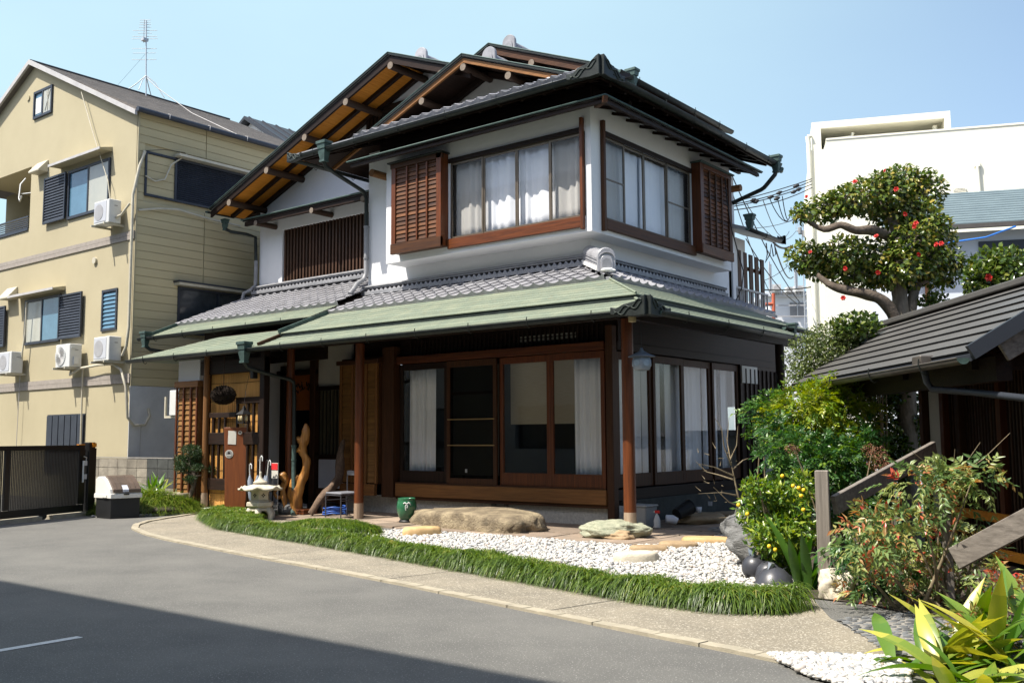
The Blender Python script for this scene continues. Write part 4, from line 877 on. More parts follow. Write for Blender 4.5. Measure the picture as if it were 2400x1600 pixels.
# small hanging lantern
def pyramid(mb, c, r0, z0, r1, z1, n=4, rot=math.pi/4):
    c = Vector(c); vs = [c+Vector((r*math.cos(rot+2*math.pi*k/n), r*math.sin(rot+2*math.pi*k/n), z)) for r, z in ((r0, z0), (r1, z1)) for k in range(n)]
    return mb.add(vs, [(k, (k+1) % n, n+(k+1) % n, n+k) for k in range(n)]+[tuple(range(n))[::-1], tuple(range(n, 2*n))])
t = thing('hanging_lantern', 'little black metal lantern with cream panes hanging before the reed screen', 'lantern', (-8.38, -.25, 1.72))
c = (-8.38, -.25, 0); mb = MB(); pyramid(mb, c, .155, 1.87, .05, 1.95); pyramid(mb, c, .05, 1.95, .015, 2.03); pyramid(mb, c, .12, 1.70, .12, 1.72); mb.build('roof', 'black', t)
for sx, sy in ((-1, -1), (1, -1), (1, 1), (-1, 1)): MB().box(c[0]+sx*.075-.008, c[0]+sx*.075+.008, c[1]+sy*.075-.008, c[1]+sy*.075+.008, 1.72, 1.87).build('corner_bar', 'black', t)
for dx, dy in ((-.036, -.078), (.036, -.078), (.078, 0)): MB().lathe((c[0]+dx, c[1]+dy, 1.795), [(.001, -.055), (.026, -.04), (.03, 0), (.026, .04), (.001, .055)], 10).build('pane', 'lamp_cream', t)
MB().tube([(-8.38, -.25, 2.03), (-8.42, -.2, 2.3), (-8.36, -.1, 2.9)], .004, 4).build('wire', 'wire', t)
tag(MB().box(-8.43, -8.33, -.10, .02, 2.56, 2.72).build('spotlight', 'black', None, .01), 'small black spotlight under the porch beam above the reed screen', 'spotlight')
# entrance name board on a plank
t = thing('plank_sign', 'tall reddish wooden plank standing before the lattice with a paper and round stickers', 'sign', (-8.9, -.13, .06))
XF[0] = None; pc = G(-5.14, 18.2); t.location = pc; ORG[t.name] = pc
def pk(u, z, d): return pc+R0*u+F0*(d+.05*(z-.1))+zz*z
zz = Vector((0, 0, 1))
MB().prism([pk(-.17, .1, -.02), pk(.21, .1, -.02), pk(.235, .8, -.02), pk(.24, 1.62, -.02), pk(-.235, 1.62, -.02), pk(-.20, 1.0, -.02)], F0*.055).build('plank', 'plank', t, .008)
def onp(nm, poly, m_, d=-.028, th=.006, par=None): return MB().prism([pk(u, z, d) for u, z in poly], F0*th).build(nm, m_, par or t)
def disc(u, z, r, n=18): return [(u+r*math.cos(2*math.pi*k/n), z+r*math.sin(2*math.pi*k/n)) for k in range(n)]
onp('paper', [(-.15, 1.31), (.0, 1.30), (.0, 1.55), (-.15, 1.56)], 'paper'); sm_ = onp('small_sticker', disc(.07, 1.52, .036), 'paper'); onp('sticker_mark', disc(.07, 1.525, .016, 8), 'ink', -.031, .003, sm_)
s_ = onp('round_sticker', disc(-.12, 1.13, .076, 22), 'paper'); onp('sticker_disc', disc(-.12, 1.13, .062, 22), 'sticker_grey', -.031, .003, s_); onp('sticker_bird', [(-.15, 1.13), (-.10, 1.13), (-.095, 1.15), (-.115, 1.165), (-.12, 1.18), (-.14, 1.16)], 'ink', -.034, .003, s_); onp('sticker_band', [(-.165, 1.095), (-.075, 1.095), (-.075, 1.11), (-.165, 1.11)], 'paper', -.034, .003, s_)
# brush lettering over the door (strokes only half legible in the shade)
dpn = [o for o in bpy.data.objects if o.name.startswith('door_panel')][0]
def brush(pts, r): return MB().tube([(x, 1.332, z) for x, z in pts], r, 6)
for k, st in enumerate((((-8.93, 2.40), (-8.86, 2.52), (-8.80, 2.40), (-8.72, 2.34)), ((-8.90, 2.52), (-8.82, 2.46), (-8.76, 2.50)), ((-8.74, 2.53), (-8.68, 2.44), (-8.62, 2.5), (-8.58, 2.40), (-8.52, 2.44)), ((-8.62, 2.56), (-8.60, 2.42), (-8.66, 2.37)), ((-8.48, 2.56), (-8.45, 2.46), (-8.40, 2.52), (-8.36, 2.42), (-8.32, 2.38)), ((-8.46, 2.42), (-8.40, 2.38), (-8.42, 2.46)))):
    brush(st, .013).build('brush_stroke', 'ink', H)
XF[0] = PORCH2
# umbrella stand
t0 = thing('umbrella_stand', 'low dark umbrella stand behind the stone lantern, left of the white wall', 'umbrella stand', (-8.02, -.08, .03))
for z in (.12, .42): MB().box(-8.25, -7.80, -.2, -.18, z, z+.02).box(-8.25, -7.80, .0, .02, z, z+.02).box(-8.25, -8.23, -.18, .0, z, z+.02).box(-7.82, -7.80, -.18, .0, z, z+.02).build('ring', 'black_metal', t0)
for x in (-8.25, -7.82):
    for y in (-.2, .0): MB().box(x, x+.02, y, y+.02, .03, .45).build('leg', 'black_metal', t0)
um = [(-8.21, -.16, -.10, 'umbrella_clear', 'white_plastic', 'clear umbrella with a white hooked handle leaning out to the left of the stand'), (-8.13, -.08, -.03, 'umbrella_clear', 'black', 'clear umbrella with a black handle at the left of the stand'), (-8.05, -.12, .02, 'umbrella_clear', 'white_plastic', 'clear umbrella with the tallest white handle in the middle of the stand'), (-7.98, -.06, .05, 'umbrella_clear', 'black', 'clear umbrella with a black handle in the middle of the stand'), (-7.90, -.12, .12, 'umbrella_clear', 'white_plastic', 'clear umbrella with a white hooked handle leaning out to the right of the stand')]
for i, (x, y, lean, cm_, hm, lb) in enumerate(um):
    h = .98+(.08 if i == 2 else 0)-.07*(i == 0); u = thing('umbrella', lb, 'umbrella', (x, y, .05), 'umbrellas in the stand')
    a = lambda z: (x+lean*z, y, z)
    MB().tube([a(.06), a(.2), a(.45), a(.62), a(.72)], [.012, .035, .055, .05, .015], 9).build('canopy', cm_, u)
    MB().tube([a(.7), a(h-.06), (x+lean*h+.008, y, h), (x+lean*h+.035, y, h+.025), (x+lean*h+.065, y, h), (x+lean*h+.068, y, h-.07)], .011, 6).build('handle', hm, u)
# notice board
t = thing('notice_board', 'small white notice with a red head on thin legs beside the entrance', 'notice', (-7.86, .12, .05))
MB().box(-7.97, -7.78, .1, .11, .66, .95).build('board', 'paper', t); hb = MB().box(-7.965, -7.785, .092, .099, .82, .94).build('red_panel', 'pink_red', t)
text_mesh('駐車場', .058, (-7.875, .0905, .885), RX, 'paper', hb)
for x in (-7.95, -7.80): MB().cyl((x, .12, .03), (x, .12, .66), .007, n=6).build('leg', 'steel', t)
tag(rock('round_ornament', (-7.92, -.05, .48), (.07, .06, .1), 'black', None, 5, n=2), 'round dark shape standing in front of the red headed notice', 'ornament')
XF[0] = None
# stone lantern
LX, LY = -6.95, -.93
t = thing('stone_lantern', 'pale stone snow viewing lantern with a wide curved cap behind the grass', 'stone lantern', (LX, LY, .0))
mb = MB(); n = 48; rings = []
for fr, zz in ((.02, .635), (.16, .632), (.45, .60), (.72, .565), (.9, .548), (1.0, .548), (1.0, .515), (.85, .505), (.4, .52)):
    rg = []
    for k in range(n):
        a = 2*math.pi*k/n; c6 = abs(math.cos(3*a)); hexr = .385*(math.cos(math.pi/6)/math.cos(((a+math.pi/6) % (math.pi/3))-math.pi/6))*1.0; up = .045*(c6**6)*(fr**3); hexr *= 1+.03*c6**4
        rg.append((LX+hexr*fr*math.cos(a+.25), LY+hexr*fr*math.sin(a+.25), zz+up))
    rings += rg
mb.add(rings, [(i*n+k, i*n+(k+1) % n, (i+1)*n+(k+1) % n, (i+1)*n+k) for i in range(8) for k in range(n)], True).build('cap', 'lantern_stone', t)
MB().lathe((LX, LY, 0), [(.001, .63), (.12, .632), (.125, .65), (.11, .662), (.055, .69), (.03, .73), (.018, .765), (.022, .80), (.018, .83), (.001, .84)], 18).build('finial', 'lantern_stone', t)
def hexp(mb, r0, z0, r1, z1): return pyramid(mb, (LX, LY, 0), r0, z0, r1, z1, 6, .25)
fb = hexp(MB(), .165, .345, .165, .52).build('fire_box', 'lantern_stone', t, .006)
for k in range(6):
    a = .25+math.pi/6+k*math.pi/3; d = Vector((math.cos(a), math.sin(a), 0)); s = Vector((-d.y, d.x, 0)); c = Vector((LX, LY, .43))+d*.1415
    MB().beam(c-s*.06, c+s*.06, .006, .115, (0, 0, 1)).build('window_panel', 'stone_light', fb)
    for q in ((0, .022), (0, -.022), (.022, 0), (-.022, 0)): cc = c+s*q[0]+Vector((0, 0, q[1])); MB().cyl(cc+d*.001, cc+d*.006, .013, n=8).build('hole_shade', 'shade_black', fb)  # raised black discs, painted as the shade inside pierced openings
mb = MB(); hexp(mb, .20, .315, .19, .348); hexp(mb, .25, .24, .245, .316); hexp(mb, .19, .205, .24, .241); mb.build('platform', 'lantern_stone', t, .012)
mb = MB()
for k in range(6):
    a = .25+k*math.pi/3; d = Vector((math.cos(a), math.sin(a), 0)); o = Vector((LX, LY, 0))
    mb = MB().tube([o+d*.10+Vector((0, 0, .195)), o+d*.19+Vector((0, 0, .17)), o+d*.235+Vector((0, 0, .10)), o+d*.225+Vector((0, 0, .0))], [.05, .058, .05, .045], 8); mb.build('leg', 'lantern_stone', t)
pyramid(MB(), (LX, LY, 0), .20, .165, .19, .206, 12, 0).build('leg_ring', 'lantern_stone', t)
# gnarled driftwood ornament
def W6(u, v, dep=18.05): # point on the stand's depth from sketch units (metres)
    return G((640+.2743*u-1200)/2289*dep, dep, 1.4-(800+.2743*v-1024.5)/2289*dep)
def gnarl(path, rad, m, par, name, seed, n=14, sub=5, am=.22):
    rs = np.random.RandomState(seed); P = [Vector(p) for p in path]; Q = []; Rr_ = []
    for i in range(len(P)-1):
        p0, p1, p2, p3 = P[max(i-1, 0)], P[i], P[i+1], P[min(i+2, len(P)-1)]
        for k in range(sub):
            t = k/sub; Q.append(.5*((2*p1)+(p2-p0)*t+(2*p0-5*p1+4*p2-p3)*t*t+(3*p1-p0-3*p2+p3)*t**3)); Rr_.append(rad[i]+(rad[i+1]-rad[i])*t)
    Q.append(P[-1]); Rr_.append(rad[-1]); mb = MB().tube(Q, Rr_, n); L = len(Q); ph = rs.rand(6)*6
    for i in range(L):
        for k in range(n):
            v = Vector(mb.v[i*n+k]); a = 2*math.pi*k/n; w_ = 1+am*(math.sin(3*a+i*.45+ph[0])*.6+math.sin(5*a-i*.8+ph[1])*.35+math.sin(i*1.1+ph[2]+2*a)*.45)
            mb.v[i*n+k] = tuple(Q[i]+(v-Q[i])*w_)
    return mb.build(name, m, par)
t = thing('driftwood_ornament', 'gnarled polished orange driftwood standing between the downpipe and the doorway', 'driftwood', W6(215, 1440))
gnarl([W6(215, 1450), W6(205, 1330), W6(235, 1220), W6(275, 1110), W6(292, 1010), W6(262, 930), W6(262, 850), W6(285, 760), W6(282, 690)], [.10, .11, .10, .075, .065, .07, .085, .075, .02], 'driftwood', t, 'stem', 1)
gnarl([W6(255, 930), W6(225, 915), W6(205, 930)], [.06, .045, .012], 'driftwood', t, 'knot', 2); gnarl([W6(250, 850), W6(222, 820), W6(210, 800)], [.06, .05, .015], 'driftwood', t, 'knot', 3)
gnarl([W6(215, 1350), W6(170, 1290), W6(185, 1180), W6(230, 1130)], [.07, .07, .06, .04], 'driftwood', t, 'side_stem', 4)
gnarl([W6(120, 1440), W6(110, 1340), W6(95, 1250), W6(115, 1180), W6(90, 1130), W6(62, 1135)], [.05, .05, .05, .06, .075, .035], 'driftwood', t, 'side_stem', 5); gnarl([W6(100, 1300), W6(50, 1310), W6(25, 1270), W6(60, 1225), W6(95, 1215)], [.035, .03, .025, .03, .03], 'driftwood', t, 'loop', 6, 10)
for k in range(2): o = W6(250, 1455-k*20); MB().box(o.x-.25, o.x+.22, o.y-.12, o.y+.2, .04+.045*k, .08+.045*k).build('base_board', 'red_x', t, .006)
t = thing('leaning_trunk', 'weathered grey brown tree trunk leaning against the house wall behind the chair', 'trunk', W6(340, 1430, 17.7))
gnarl([W6(330, 1450, 17.7), W6(430, 1310, 17.8), W6(520, 1215, 18.0), W6(570, 1130, 18.3), W6(580, 950, 18.5), W6(605, 830, 18.6)], [.05, .07, .075, .085, .07, .03], 'trunk_wood', t, 'trunk', 8, 12); gnarl([W6(400, 1350, 17.8), W6(440, 1360, 17.9), W6(445, 1460, 18.0)], [.05, .04, .035], 'trunk_wood', t, 'stub', 9, 10)
tag(MB().box(-7.25, -6.85, .35, .75, .03, .22).build('planter_box', 'black', None, .02), 'black box standing under the leaning trunk', 'box')
# chair
ch = thing('chair', 'grey padded metal chair turned away, standing on the grass edge before the house', 'chair', G(-2.96, 17.3)); c0 = G(-2.96, 17.3)
A, B, C_, D_ = c0-R0*.32, c0-F0*.32, c0+R0*.32, c0+F0*.32; zz = Vector((0, 0, 1))
for p, h in ((A, .43), (B, .43), (C_, .82), (D_, .82)): MB().tube([p, p+zz*h], .011, 8).build('leg', 'chair_metal', ch)
MB().prism([p*1.0+zz*.435+(c0-p)*-.03 for p in (A, B, C_, D_)], zz*.035).build('seat', 'seat_grey', ch, .012)
for a, b, h in ((A, B, .42), (B, C_, .42), (C_, D_, .42), (D_, A, .42), (B, C_, .33), (A, D_, .33)): MB().tube([a+zz*h, b+zz*h], .009, 6).build('seat_frame', 'chair_metal', ch)
MB().beam(C_+zz*.79, D_+zz*.79, .025, .085).build('backrest', 'seat_grey', ch, .01)
# hose
t = thing('garden_hose', 'coil of blue hose lying under the chair', 'hose', G(-3.22, 17.75)); o = G(-3.2, 17.75)
pts = [o+R0*(.2+.02*math.sin(a*.7))*math.cos(a)+F0*(.16+.015*math.cos(a*1.3))*math.sin(a)+zz*(.045+.011*a/2+.012*math.sin(3*a)) for a in np.linspace(0, 26, 150)]
MB().tube(pts, .012, 6).build('coil', 'blue_hose', t)
# green pot
GP = Vector((-4.22, -.08, .02)); t = thing('green_pot', 'glossy green ceramic pot with a white leaf mark beside the step stone', 'pot', GP)
MB().lathe(GP, [(.10, .055), (.125, .09), (.155, .17), (.166, .26), (.155, .34), (.14, .385), (.15, .40), (.135, .405), (.125, .385), (.14, .26), (.001, .2)], 28).build('body', 'green_glaze', t)
b = MB().lathe(GP, [(.001, .0), (.125, 0), (.13, .025), (.11, .055), (.001, .056)], 20).build('stand', 'black', t)
vd = (CAM-GP); vd.z = 0; vd.normalize(); sx = Vector((-vd.y, vd.x, 0))
def onpot(u, z): a = u/.166; return GP+(vd*math.cos(a)+sx*math.sin(a))*(.1655-.16*max(0, z-.27)-.0+.0015)+zz*z
for nm, st, r in (('leaf_mark', [(-.055, .325), (-.03, .335), (0, .315), (.03, .335), (.055, .32)], .013), ('leaf_mark', [(0, .315), (-.015, .28), (-.005, .25)], .009), ('leaf_mark', [(0, .315), (.02, .285), (.018, .24), (.012, .215)], .008), ('leaf_mark', [(-.05, .315), (-.07, .30)], .009)):
    MB().tube([onpot(-u, z) for u, z in st], r, 6).build(nm, 'white_plastic', t)
# step stone
def slab_stone(name, c, rx, ry, h, rot, m, label, seed, cat='stone', e=3.2, rough=.05, parent=None, taper=.05):
    rs = np.random.RandomState(seed); n = 44; ph = rs.rand(10)*6; mb = MB(); lev = ((1.0, 0), (1.0+taper*.3, h*.3), (.99, h*.62), (.95, h*.86), (.86, h*.97), (.6, h), (.3, h*1.005), (.001, h*1.01))
    for f, z in lev:
        for k in range(n):
            a = 2*math.pi*k/n; r = (abs(math.cos(a))**e+abs(math.sin(a))**e)**(-1/e); d = 1+rough*(math.sin(2*a+ph[0])+.7*math.sin(3*a+ph[1])+.5*math.sin(5*a+ph[2])+.5*math.sin(9*a+ph[3]+z*9)+.35*math.sin(15*a+ph[4]+z*25))
            nz_ = MN.fractal(Vector((3*math.cos(a)*rx, 3*math.sin(a)*ry*2, z*9+seed)), .8, 2.1, 5)*rough*2.2*(1 if f > .8 else .5); x, y = rx*f*r*(d+nz_)*math.cos(a), ry*f*r*(d+nz_)*math.sin(a); zt = z*(1+.05*math.sin(3*x+ph[5])+.05*math.sin(4*y+ph[6])+.02*math.sin(13*x+ph[7])*math.sin(11*y+ph[8]))
            mb.v.append((c[0]+x*math.cos(rot)-y*math.sin(rot), c[1]+x*math.sin(rot)+y*math.cos(rot), c[2]+zt))
    L = len(lev); mb.f = [(i*n+k, i*n+(k+1) % n, (i+1)*n+(k+1) % n, (i+1)*n+k) for i in range(L-1) for k in range(n)]; mb.sm = [True]*len(mb.f)
    return tag(mb.build(name, m, parent), label, cat)
slab_stone('step_stone', (-2.72, -.02, 0), 1.30, .50, .285, -.2, 'stone_step', 'large flat topped brown step stone in front of the sliding doors', 4)
for (x, y, rx, ry, h, m, lb) in ((-2.65, -1.38, .27, .16, .125, 'stone_orange', 'rounded orange stepping stone at the grass edge left of the white gravel'), (1.42, -2.2, .25, .14, .12, 'stone_light', 'pale oblong stone lying alone in the white gravel near the grass'), (1.0, -1.2, .23, .15, .07, 'stone_brown', 'flat brown stepping stone nearest to the post foot'), (1.08, -.62, .25, .16, .08, 'stone_brown', 'flat brown stepping stone, middle of the row in the gravel'), (1.12, .1, .34, .17, .07, 'stone_orange', 'long flat tan stepping stone farthest along the row in the gravel'), (.75, 1.6, .36, .2, .06, 'stone_grey', 'low grey stepping stone in the shade by the boulder')):
    slab_stone('stepping_stone', (x, y, .01), rx, ry, h, rnd.uniform(.3, .9), m, lb, rnd.randrange(99), e=2.5, rough=.03)['group'] = 'stepping stones in the gravel'
tag(rock('boulder', (2.66, -1.66, 0), (.34, .30, .58), 'stone_grey', None, 12, n=5, amp=.26, freq=2.2), 'rugged grey boulder at the right end of the white gravel', 'boulder')
tag(rock('post_rock', (-.18, -.12, 0), (.46, .32, .27), 'stone_green', None, 21, n=5, amp=.17, freq=1.6, rot=.4), 'greenish veined rock carrying the corner veranda post', 'rock')
tag(rock('post_rock', (-.02, -.32, 0), (.26, .17, .15), 'stone_brown', None, 24, n=4, amp=.2), 'low sandy rock in front of the corner post foot', 'rock')
tag(rock('post_rock', (-7.30, -.04, 0), (.19, .17, .26), 'stone_grey', None, 25, n=3, amp=.1), 'grey base stone under the post beside the green downpipe', 'rock')
tag(rock('step_rock', (-.35, 2.6, 0), (.42, .55, .2), 'stone_brown', None, 27, n=4, amp=.12, flat=.3), 'dark flat step stone in the shade under the side doors', 'rock')
tag(rock('step_rock', (-.2, 3.6, 0), (.4, .5, .16), 'stone_brown', None, 29, n=3, amp=.12, flat=.3), 'second dark step stone farther along the side doors', 'rock')
# black ball ornaments
t = thing('black_ball', 'shiny black sphere with a short neck standing at the gravel edge', 'ornament', (3.02, -2.62, .0))
MB().lathe((3.02, -2.62, .118), [(.001, -.128)]+[(.128*math.cos(a), .128*math.sin(a)) for a in np.linspace(-1.35, 1.2, 16)]+[(.035, .112)], 28).build('body', 'ball_black', t); MB().cyl((3.0, -2.62, .21), (2.985, -2.61, .30), .030, .036, 14).build('neck', 'pewter', t)
t = thing('black_dome', 'black metal dome with a raised lip lying in front of the black sphere', 'ornament', (3.30, -2.86, .0))
MB().lathe((3.32, -2.86, .02), [(.19, -.02), (.175, .02), (.145, .08), (.095, .13), (.04, .155), (.02, .175), (.001, .178)], 26).build('dome', 'ball_black', t); MB().lathe((3.18, -2.66, .04), [(.13, -.04), (.135, .02), (.11, .10), (.05, .155), (.001, .16)], 22).build('rear_dome', 'ball_black', t)
MB().prism([(3.27, -2.93, .13), (3.30, -2.95, .15), (3.33, -2.93, .21), (3.29, -2.91, .22)], (.02, .03, 0)).build('lip', 'steel', t)
# things under the side eaves
t = thing('grey_bin', 'grey plastic bin standing in the shade behind the corner post', 'bin', (-.62, 1.35, .03)); pyramid(MB(), (-.62, 1.35, 0), .20, .03, .25, .34).build('body', 'bin_grey', t, .015); pyramid(MB(), (-.62, 1.35, 0), .27, .34, .26, .37).build('rim', 'bin_grey', t, .008)
t = thing('spray_bottle', 'white spray bottle with a red trigger next to the grey bin', 'bottle', (-.33, 1.30, .03)); MB().lathe((-.33, 1.30, .03), [(.001, 0), (.05, 0), (.052, .02), (.05, .12), (.03, .18), (.016, .20), (.016, .22)], 14).build('body', 'white_plastic', t); MB().box(-.36, -.28, 1.285, 1.315, .25, .295).build('trigger', 'red', t, .006); MB().box(-.38, -.36, 1.29, 1.31, .265, .285).build('nozzle', 'white_plastic', t)
t = thing('watering_can', 'pale watering can tipped behind the spray bottle', 'watering can', (-.22, 1.5, .1)); MB().tube([(-.28, 1.48, .16), (-.2, 1.54, .15), (-.14, 1.58, .12)], [.06, .065, .05], 12).build('body', 'white_board', t)
t = thing('black_bucket', 'black bucket lying tilted in the dark behind the spray bottle', 'bucket', (-.25, 1.95, .2)); MB().tube([(-.3, 1.85, .2), (-.22, 2.12, .30)], [.09, .115], 16).build('body', 'black', t); MB().cyl((-.22, 2.12, .30), (-.215, 2.135, .305), .12, n=16).build('rim', 'black_metal', t)
tag(MB().lathe((-.1, 2.2, .21), [(.001, 0), (.035, 0), (.05, .09), (.045, .09), (.03, .01)], 12).build('cup', 'white_board', None), 'small pale cup standing on the dark step stone', 'cup'); tag(MB().box(-.45, -.38, 3.2, 3.21, .25, .32).build('tag_plate', 'white_board', None), 'little white square plate in the shade under the side doors', 'plate')
# corner lantern
t = thing('hanging_lantern', 'round blue grey metal lantern hanging from the eave beside the corner post', 'lantern', (.38, -.25, 2.29)); c = (.38, -.25, 0)
MB().lathe(c, [(.185, 2.475), (.18, 2.485), (.11, 2.515), (.03, 2.56), (.018, 2.60), (.001, 2.60)], 24).build('roof', 'pewter', t); MB().lathe(c, [(.06, 2.29), (.12, 2.30), (.142, 2.36), (.142, 2.43), (.12, 2.475)], 6).build('body', 'pewter', t, .01)
for k in range(6):
    a = math.pi/6+k*math.pi/3; d = Vector((math.cos(a), math.sin(a), 0)); p = Vector((c[0], c[1], 2.39))+d*.119; MB().cyl(p, p+d*.010, .046, n=14).build('pane', 'lamp_glass', t)
MB().tube([(.38, -.25, 2.60), (.38, -.25, 3.02)], .005, 5).build('chain', 'wire', t)
tag(MB().box(.30, .38, -.45, -.37, 2.94, 3.05).build('sensor_box', 'lamp_cream', None, .006), 'small cream box fixed under the eave near the corner lantern', 'box')
# items left of the porch
BG = G(-6.6, 19.15)
t = thing('stone_basin', 'round shallow stone basin on the grass left of the porch', 'basin', BG); MB().lathe(BG+Vector((0, 0, .15)), [(.001, 0), (.2, 0), (.29, .06), (.315, .15), (.305, .22), (.27, .225), (.24, .17), (.001, .15)], 26).build('bowl', 'stone_basin', t); rock('foot_stone', BG+Vector((0, 0, .0)), (.2, .2, .16), 'stone_grey', t, 4, n=2)
tag(rock('purple_rock', G(-5.95, 19.6), (.13, .12, .45), 'stone_purple', None, 33, n=3, amp=.25, freq=3), 'dark purple ore like rock beside the left porch post', 'rock')
tag(rock('garden_rock', G(-7.5, 20.2), (.45, .3, .45), 'stone_grey', None, 35, n=3, amp=.2), 'grey rock behind the grass mound by the block wall', 'rock'); tag(rock('garden_rock', G(-5.75, 19.3), (.16, .14, .14), 'stone_grey', None, 37, n=2, amp=.2), 'small grey rock between the purple rock and the plank sign', 'rock')
# ================================================================ buildings and things on the left
YB, XB = .257, -13.3
B = thing('beige_building', 'three storey beige building with a steep gable, louvred shutters and grey tile bands', 'building', (-18.4, 6, 0))
hol = [(-18.36, -17.43, 9.89, 10.58), (-16.35, -14.45, 6.9, 8.08), (-21.5, -18.42, 6.95, 8.61), (-18.36, -16.57, 3.88, 5.0), (-14.59, -13.93, 3.95, 4.91), (-21.6, -20.5, 3.9, 4.95)]
wl = MB().wallX(-23.6, XB, 0, 9.0, YB, YB+.2, hol)
for a, b, c, d in ((-23.6, -18.36, 9.0, 9.89), (-17.43, XB, 9.0, 9.89)): pass
zr = lambda x: 11.40-.456*abs(x+18.45)
def gpoly(x0, x1, z0): # gable strip between x0..x1 above z0
    xs = [x0]+([-18.45] if x0 < -18.45 < x1 else [])+[x1]; return [(x0, YB, z0), (x1, YB, z0)]+[(x, YB, max(z0, zr(x)-.04)) for x in xs[::-1]]
for x0, x1, z0 in ((-23.6, -18.36, 9.0), (-18.36, -17.43, 10.58), (-17.43, XB, 9.0)): wl.prism(gpoly(x0, x1, z0), (0, .2, 0))
wl.box(-18.36, -17.43, YB, YB+.2, 9.0, 9.89).build('wall', 'beige', B)
MB().box(-23.4, -13.6, YB+1.6, YB+1.7, 3, 8.9).box(-18.6, -18.42, YB+.2, YB+1.6, 6.8, 8.7).box(-21.6, -18.42, YB+.2, YB+1.6, 6.85, 6.95).box(-21.6, -18.42, YB+.2, YB+1.6, 8.61, 8.7).build('inner_wall', 'beige', B)
MB().box(XB-.2, XB-.02, YB+.2, 6.2, 0, 9.0).build('side_wall', 'siding', B); MB().box(XB-.05, XB+.015, YB+.001, 6.2, 0, 2.62).build('concrete_base', 'concrete', B)
for i in range(33):
    z = 2.63+i*.195
    for a, b in ((YB+.03, 2.08), (2.10, 4.6), (4.62, 6.2)):
        segs = [(a, b)]
        for (h0, h1, hz0, hz1) in ((.45, 3.95, 7.05, 8.12), (1.4, 3.7, 3.9, 5.05)):
            if z+.19 > hz0 and z < hz1:
                nsg = []
                for p, q_ in segs:
                    if h0 > p: nsg.append((p, min(q_, h0)))
                    if h1 < q_: nsg.append((max(p, h1), q_))
                segs = [s_ for s_ in nsg if s_[1]-s_[0] > .03]
        for p, q_ in segs: MB().prism([(XB-.02, p, z), (XB+.016, p, z), (XB+.016, p, z+.17), (XB+.002, p, z+.192), (XB-.02, p, z+.192)], (0, q_-p, 0)).build('siding_board', 'siding', B)
MB().box(XB-.02, XB+.04, YB, YB+.035, 2.62, 9.0).build('corner_trim', 'beige', B)
def band(z0, z1):
    b = MB().box(-23.6, XB+.02, YB-.022, YB-.001, z0, z1).build('tile_band', 'mortar', B); mb = MB(); h = (z1-z0-.012)/2; x = -21.0
    while x < XB: mb.box(x, x+.052, YB-.030, YB-.021, z0+.003, z0+.003+h).box(x, x+.052, YB-.030, YB-.021, z0+.009+h, z1-.003); x += .0585
    mb.build('band_tile', 'band_tile', b, kind='stuff')
band(5.99, 6.19); band(2.68, 2.90)
# roof
rf = MB().slab([(-18.45, YB-.15, 11.45), (-13.15, YB-.15, 9.03), (-13.15, 6.4, 9.03), (-18.45, 6.4, 11.45)], .09).slab([(-23.8, YB-.15, 9.0), (-18.45, YB-.15, 11.45), (-18.45, 6.4, 11.45), (-23.8, 6.4, 9.0)], .09).build('roof', 'slate', B)
mb = MB(); k = 26
for i in range(k):
    t0, t1 = i/k, (i+1.05)/k; f = lambda t: (-13.15-5.3*t, 9.035+2.42*t); (xa, za), (xb, zb_) = f(t0), f(min(t1, 1)); y = YB-.12
    while y < 6.0: y2 = y+.92; mb.prism([(xa, y, za), (xa, y, za+.012), (xb, y, zb_+.004), (xb, y, zb_)], (0, .912, 0)); y = y2
mb.build('slate_courses', 'slate', rf, kind='stuff')
for sx in (-23.85, -13.12): MB().prism([(sx, YB-.19, zr(sx)-.01), (-18.45, YB-.19, 11.49), (-18.45, YB-.19, 11.36), (sx, YB-.19, zr(sx)-.12)], (0, .06, 0)).build('rake_trim', 'grey_trim', rf)
MB().tube([(-18.45, YB-.15, 11.48), (-18.45, 6.4, 11.48)], .03, 6).build('ridge_trim', 'metal_roof_edge', rf)
gut = MB().tube([(-13.08, YB-.15, 8.98), (-13.08, 6.4, 8.98)], .065, 8).build('gutter', 'alu_dark', B)
for i in range(5): MB().tube([(-13.02, .9+i*1.1, 8.92), (-13.0, .9+i*1.1, 9.03), (-13.1, .9+i*1.1, 9.06)], .008, 5).build('gutter_bracket', 'grey_trim', gut)
# windows
MATS['frost'] = mat('frost', (.42, .42, .36), (.36, .37, .33), 2, .25, 0, spec=.6); MATS['blue_pane'] = mat('blue_pane', (.10, .21, .30), (.07, .15, .22), 1.5, .08, 0, spec=.7)
def win(x0, x1, z0, z1, lt, rt, y=YB):
    f = MB().wallX(x0-.03, x1+.03, z0-.03, z1+.03, y-.05, y+.02, [(x0+.03, (x0+x1)/2-.03, z0+.04, z1-.04), ((x0+x1)/2+.03, x1-.03, z0+.04, z1-.04)]).build('window', 'alu_dark', B, .004)
    MB().box(x0+.02, (x0+x1)/2-.02, y-.012, y-.006, z0+.03, z1-.03).build('pane', lt, f); MB().box((x0+x1)/2+.02, x1-.02, y-.032, y-.026, z0+.03, z1-.03).build('pane', rt, f); return f
win(-16.35, -14.45, 6.9, 8.08, 'blue_pane', 'frost'); win(-18.36, -16.57, 3.88, 5.0, 'frost', 'blue_pane'); gw = win(-18.36, -17.43, 9.89, 10.58, 'blue_pane', 'frost')
MB().box(-18.30, -18.0, YB-.02, YB-.013, 9.99, 10.42).build('white_sheet', 'white_plastic', gw)
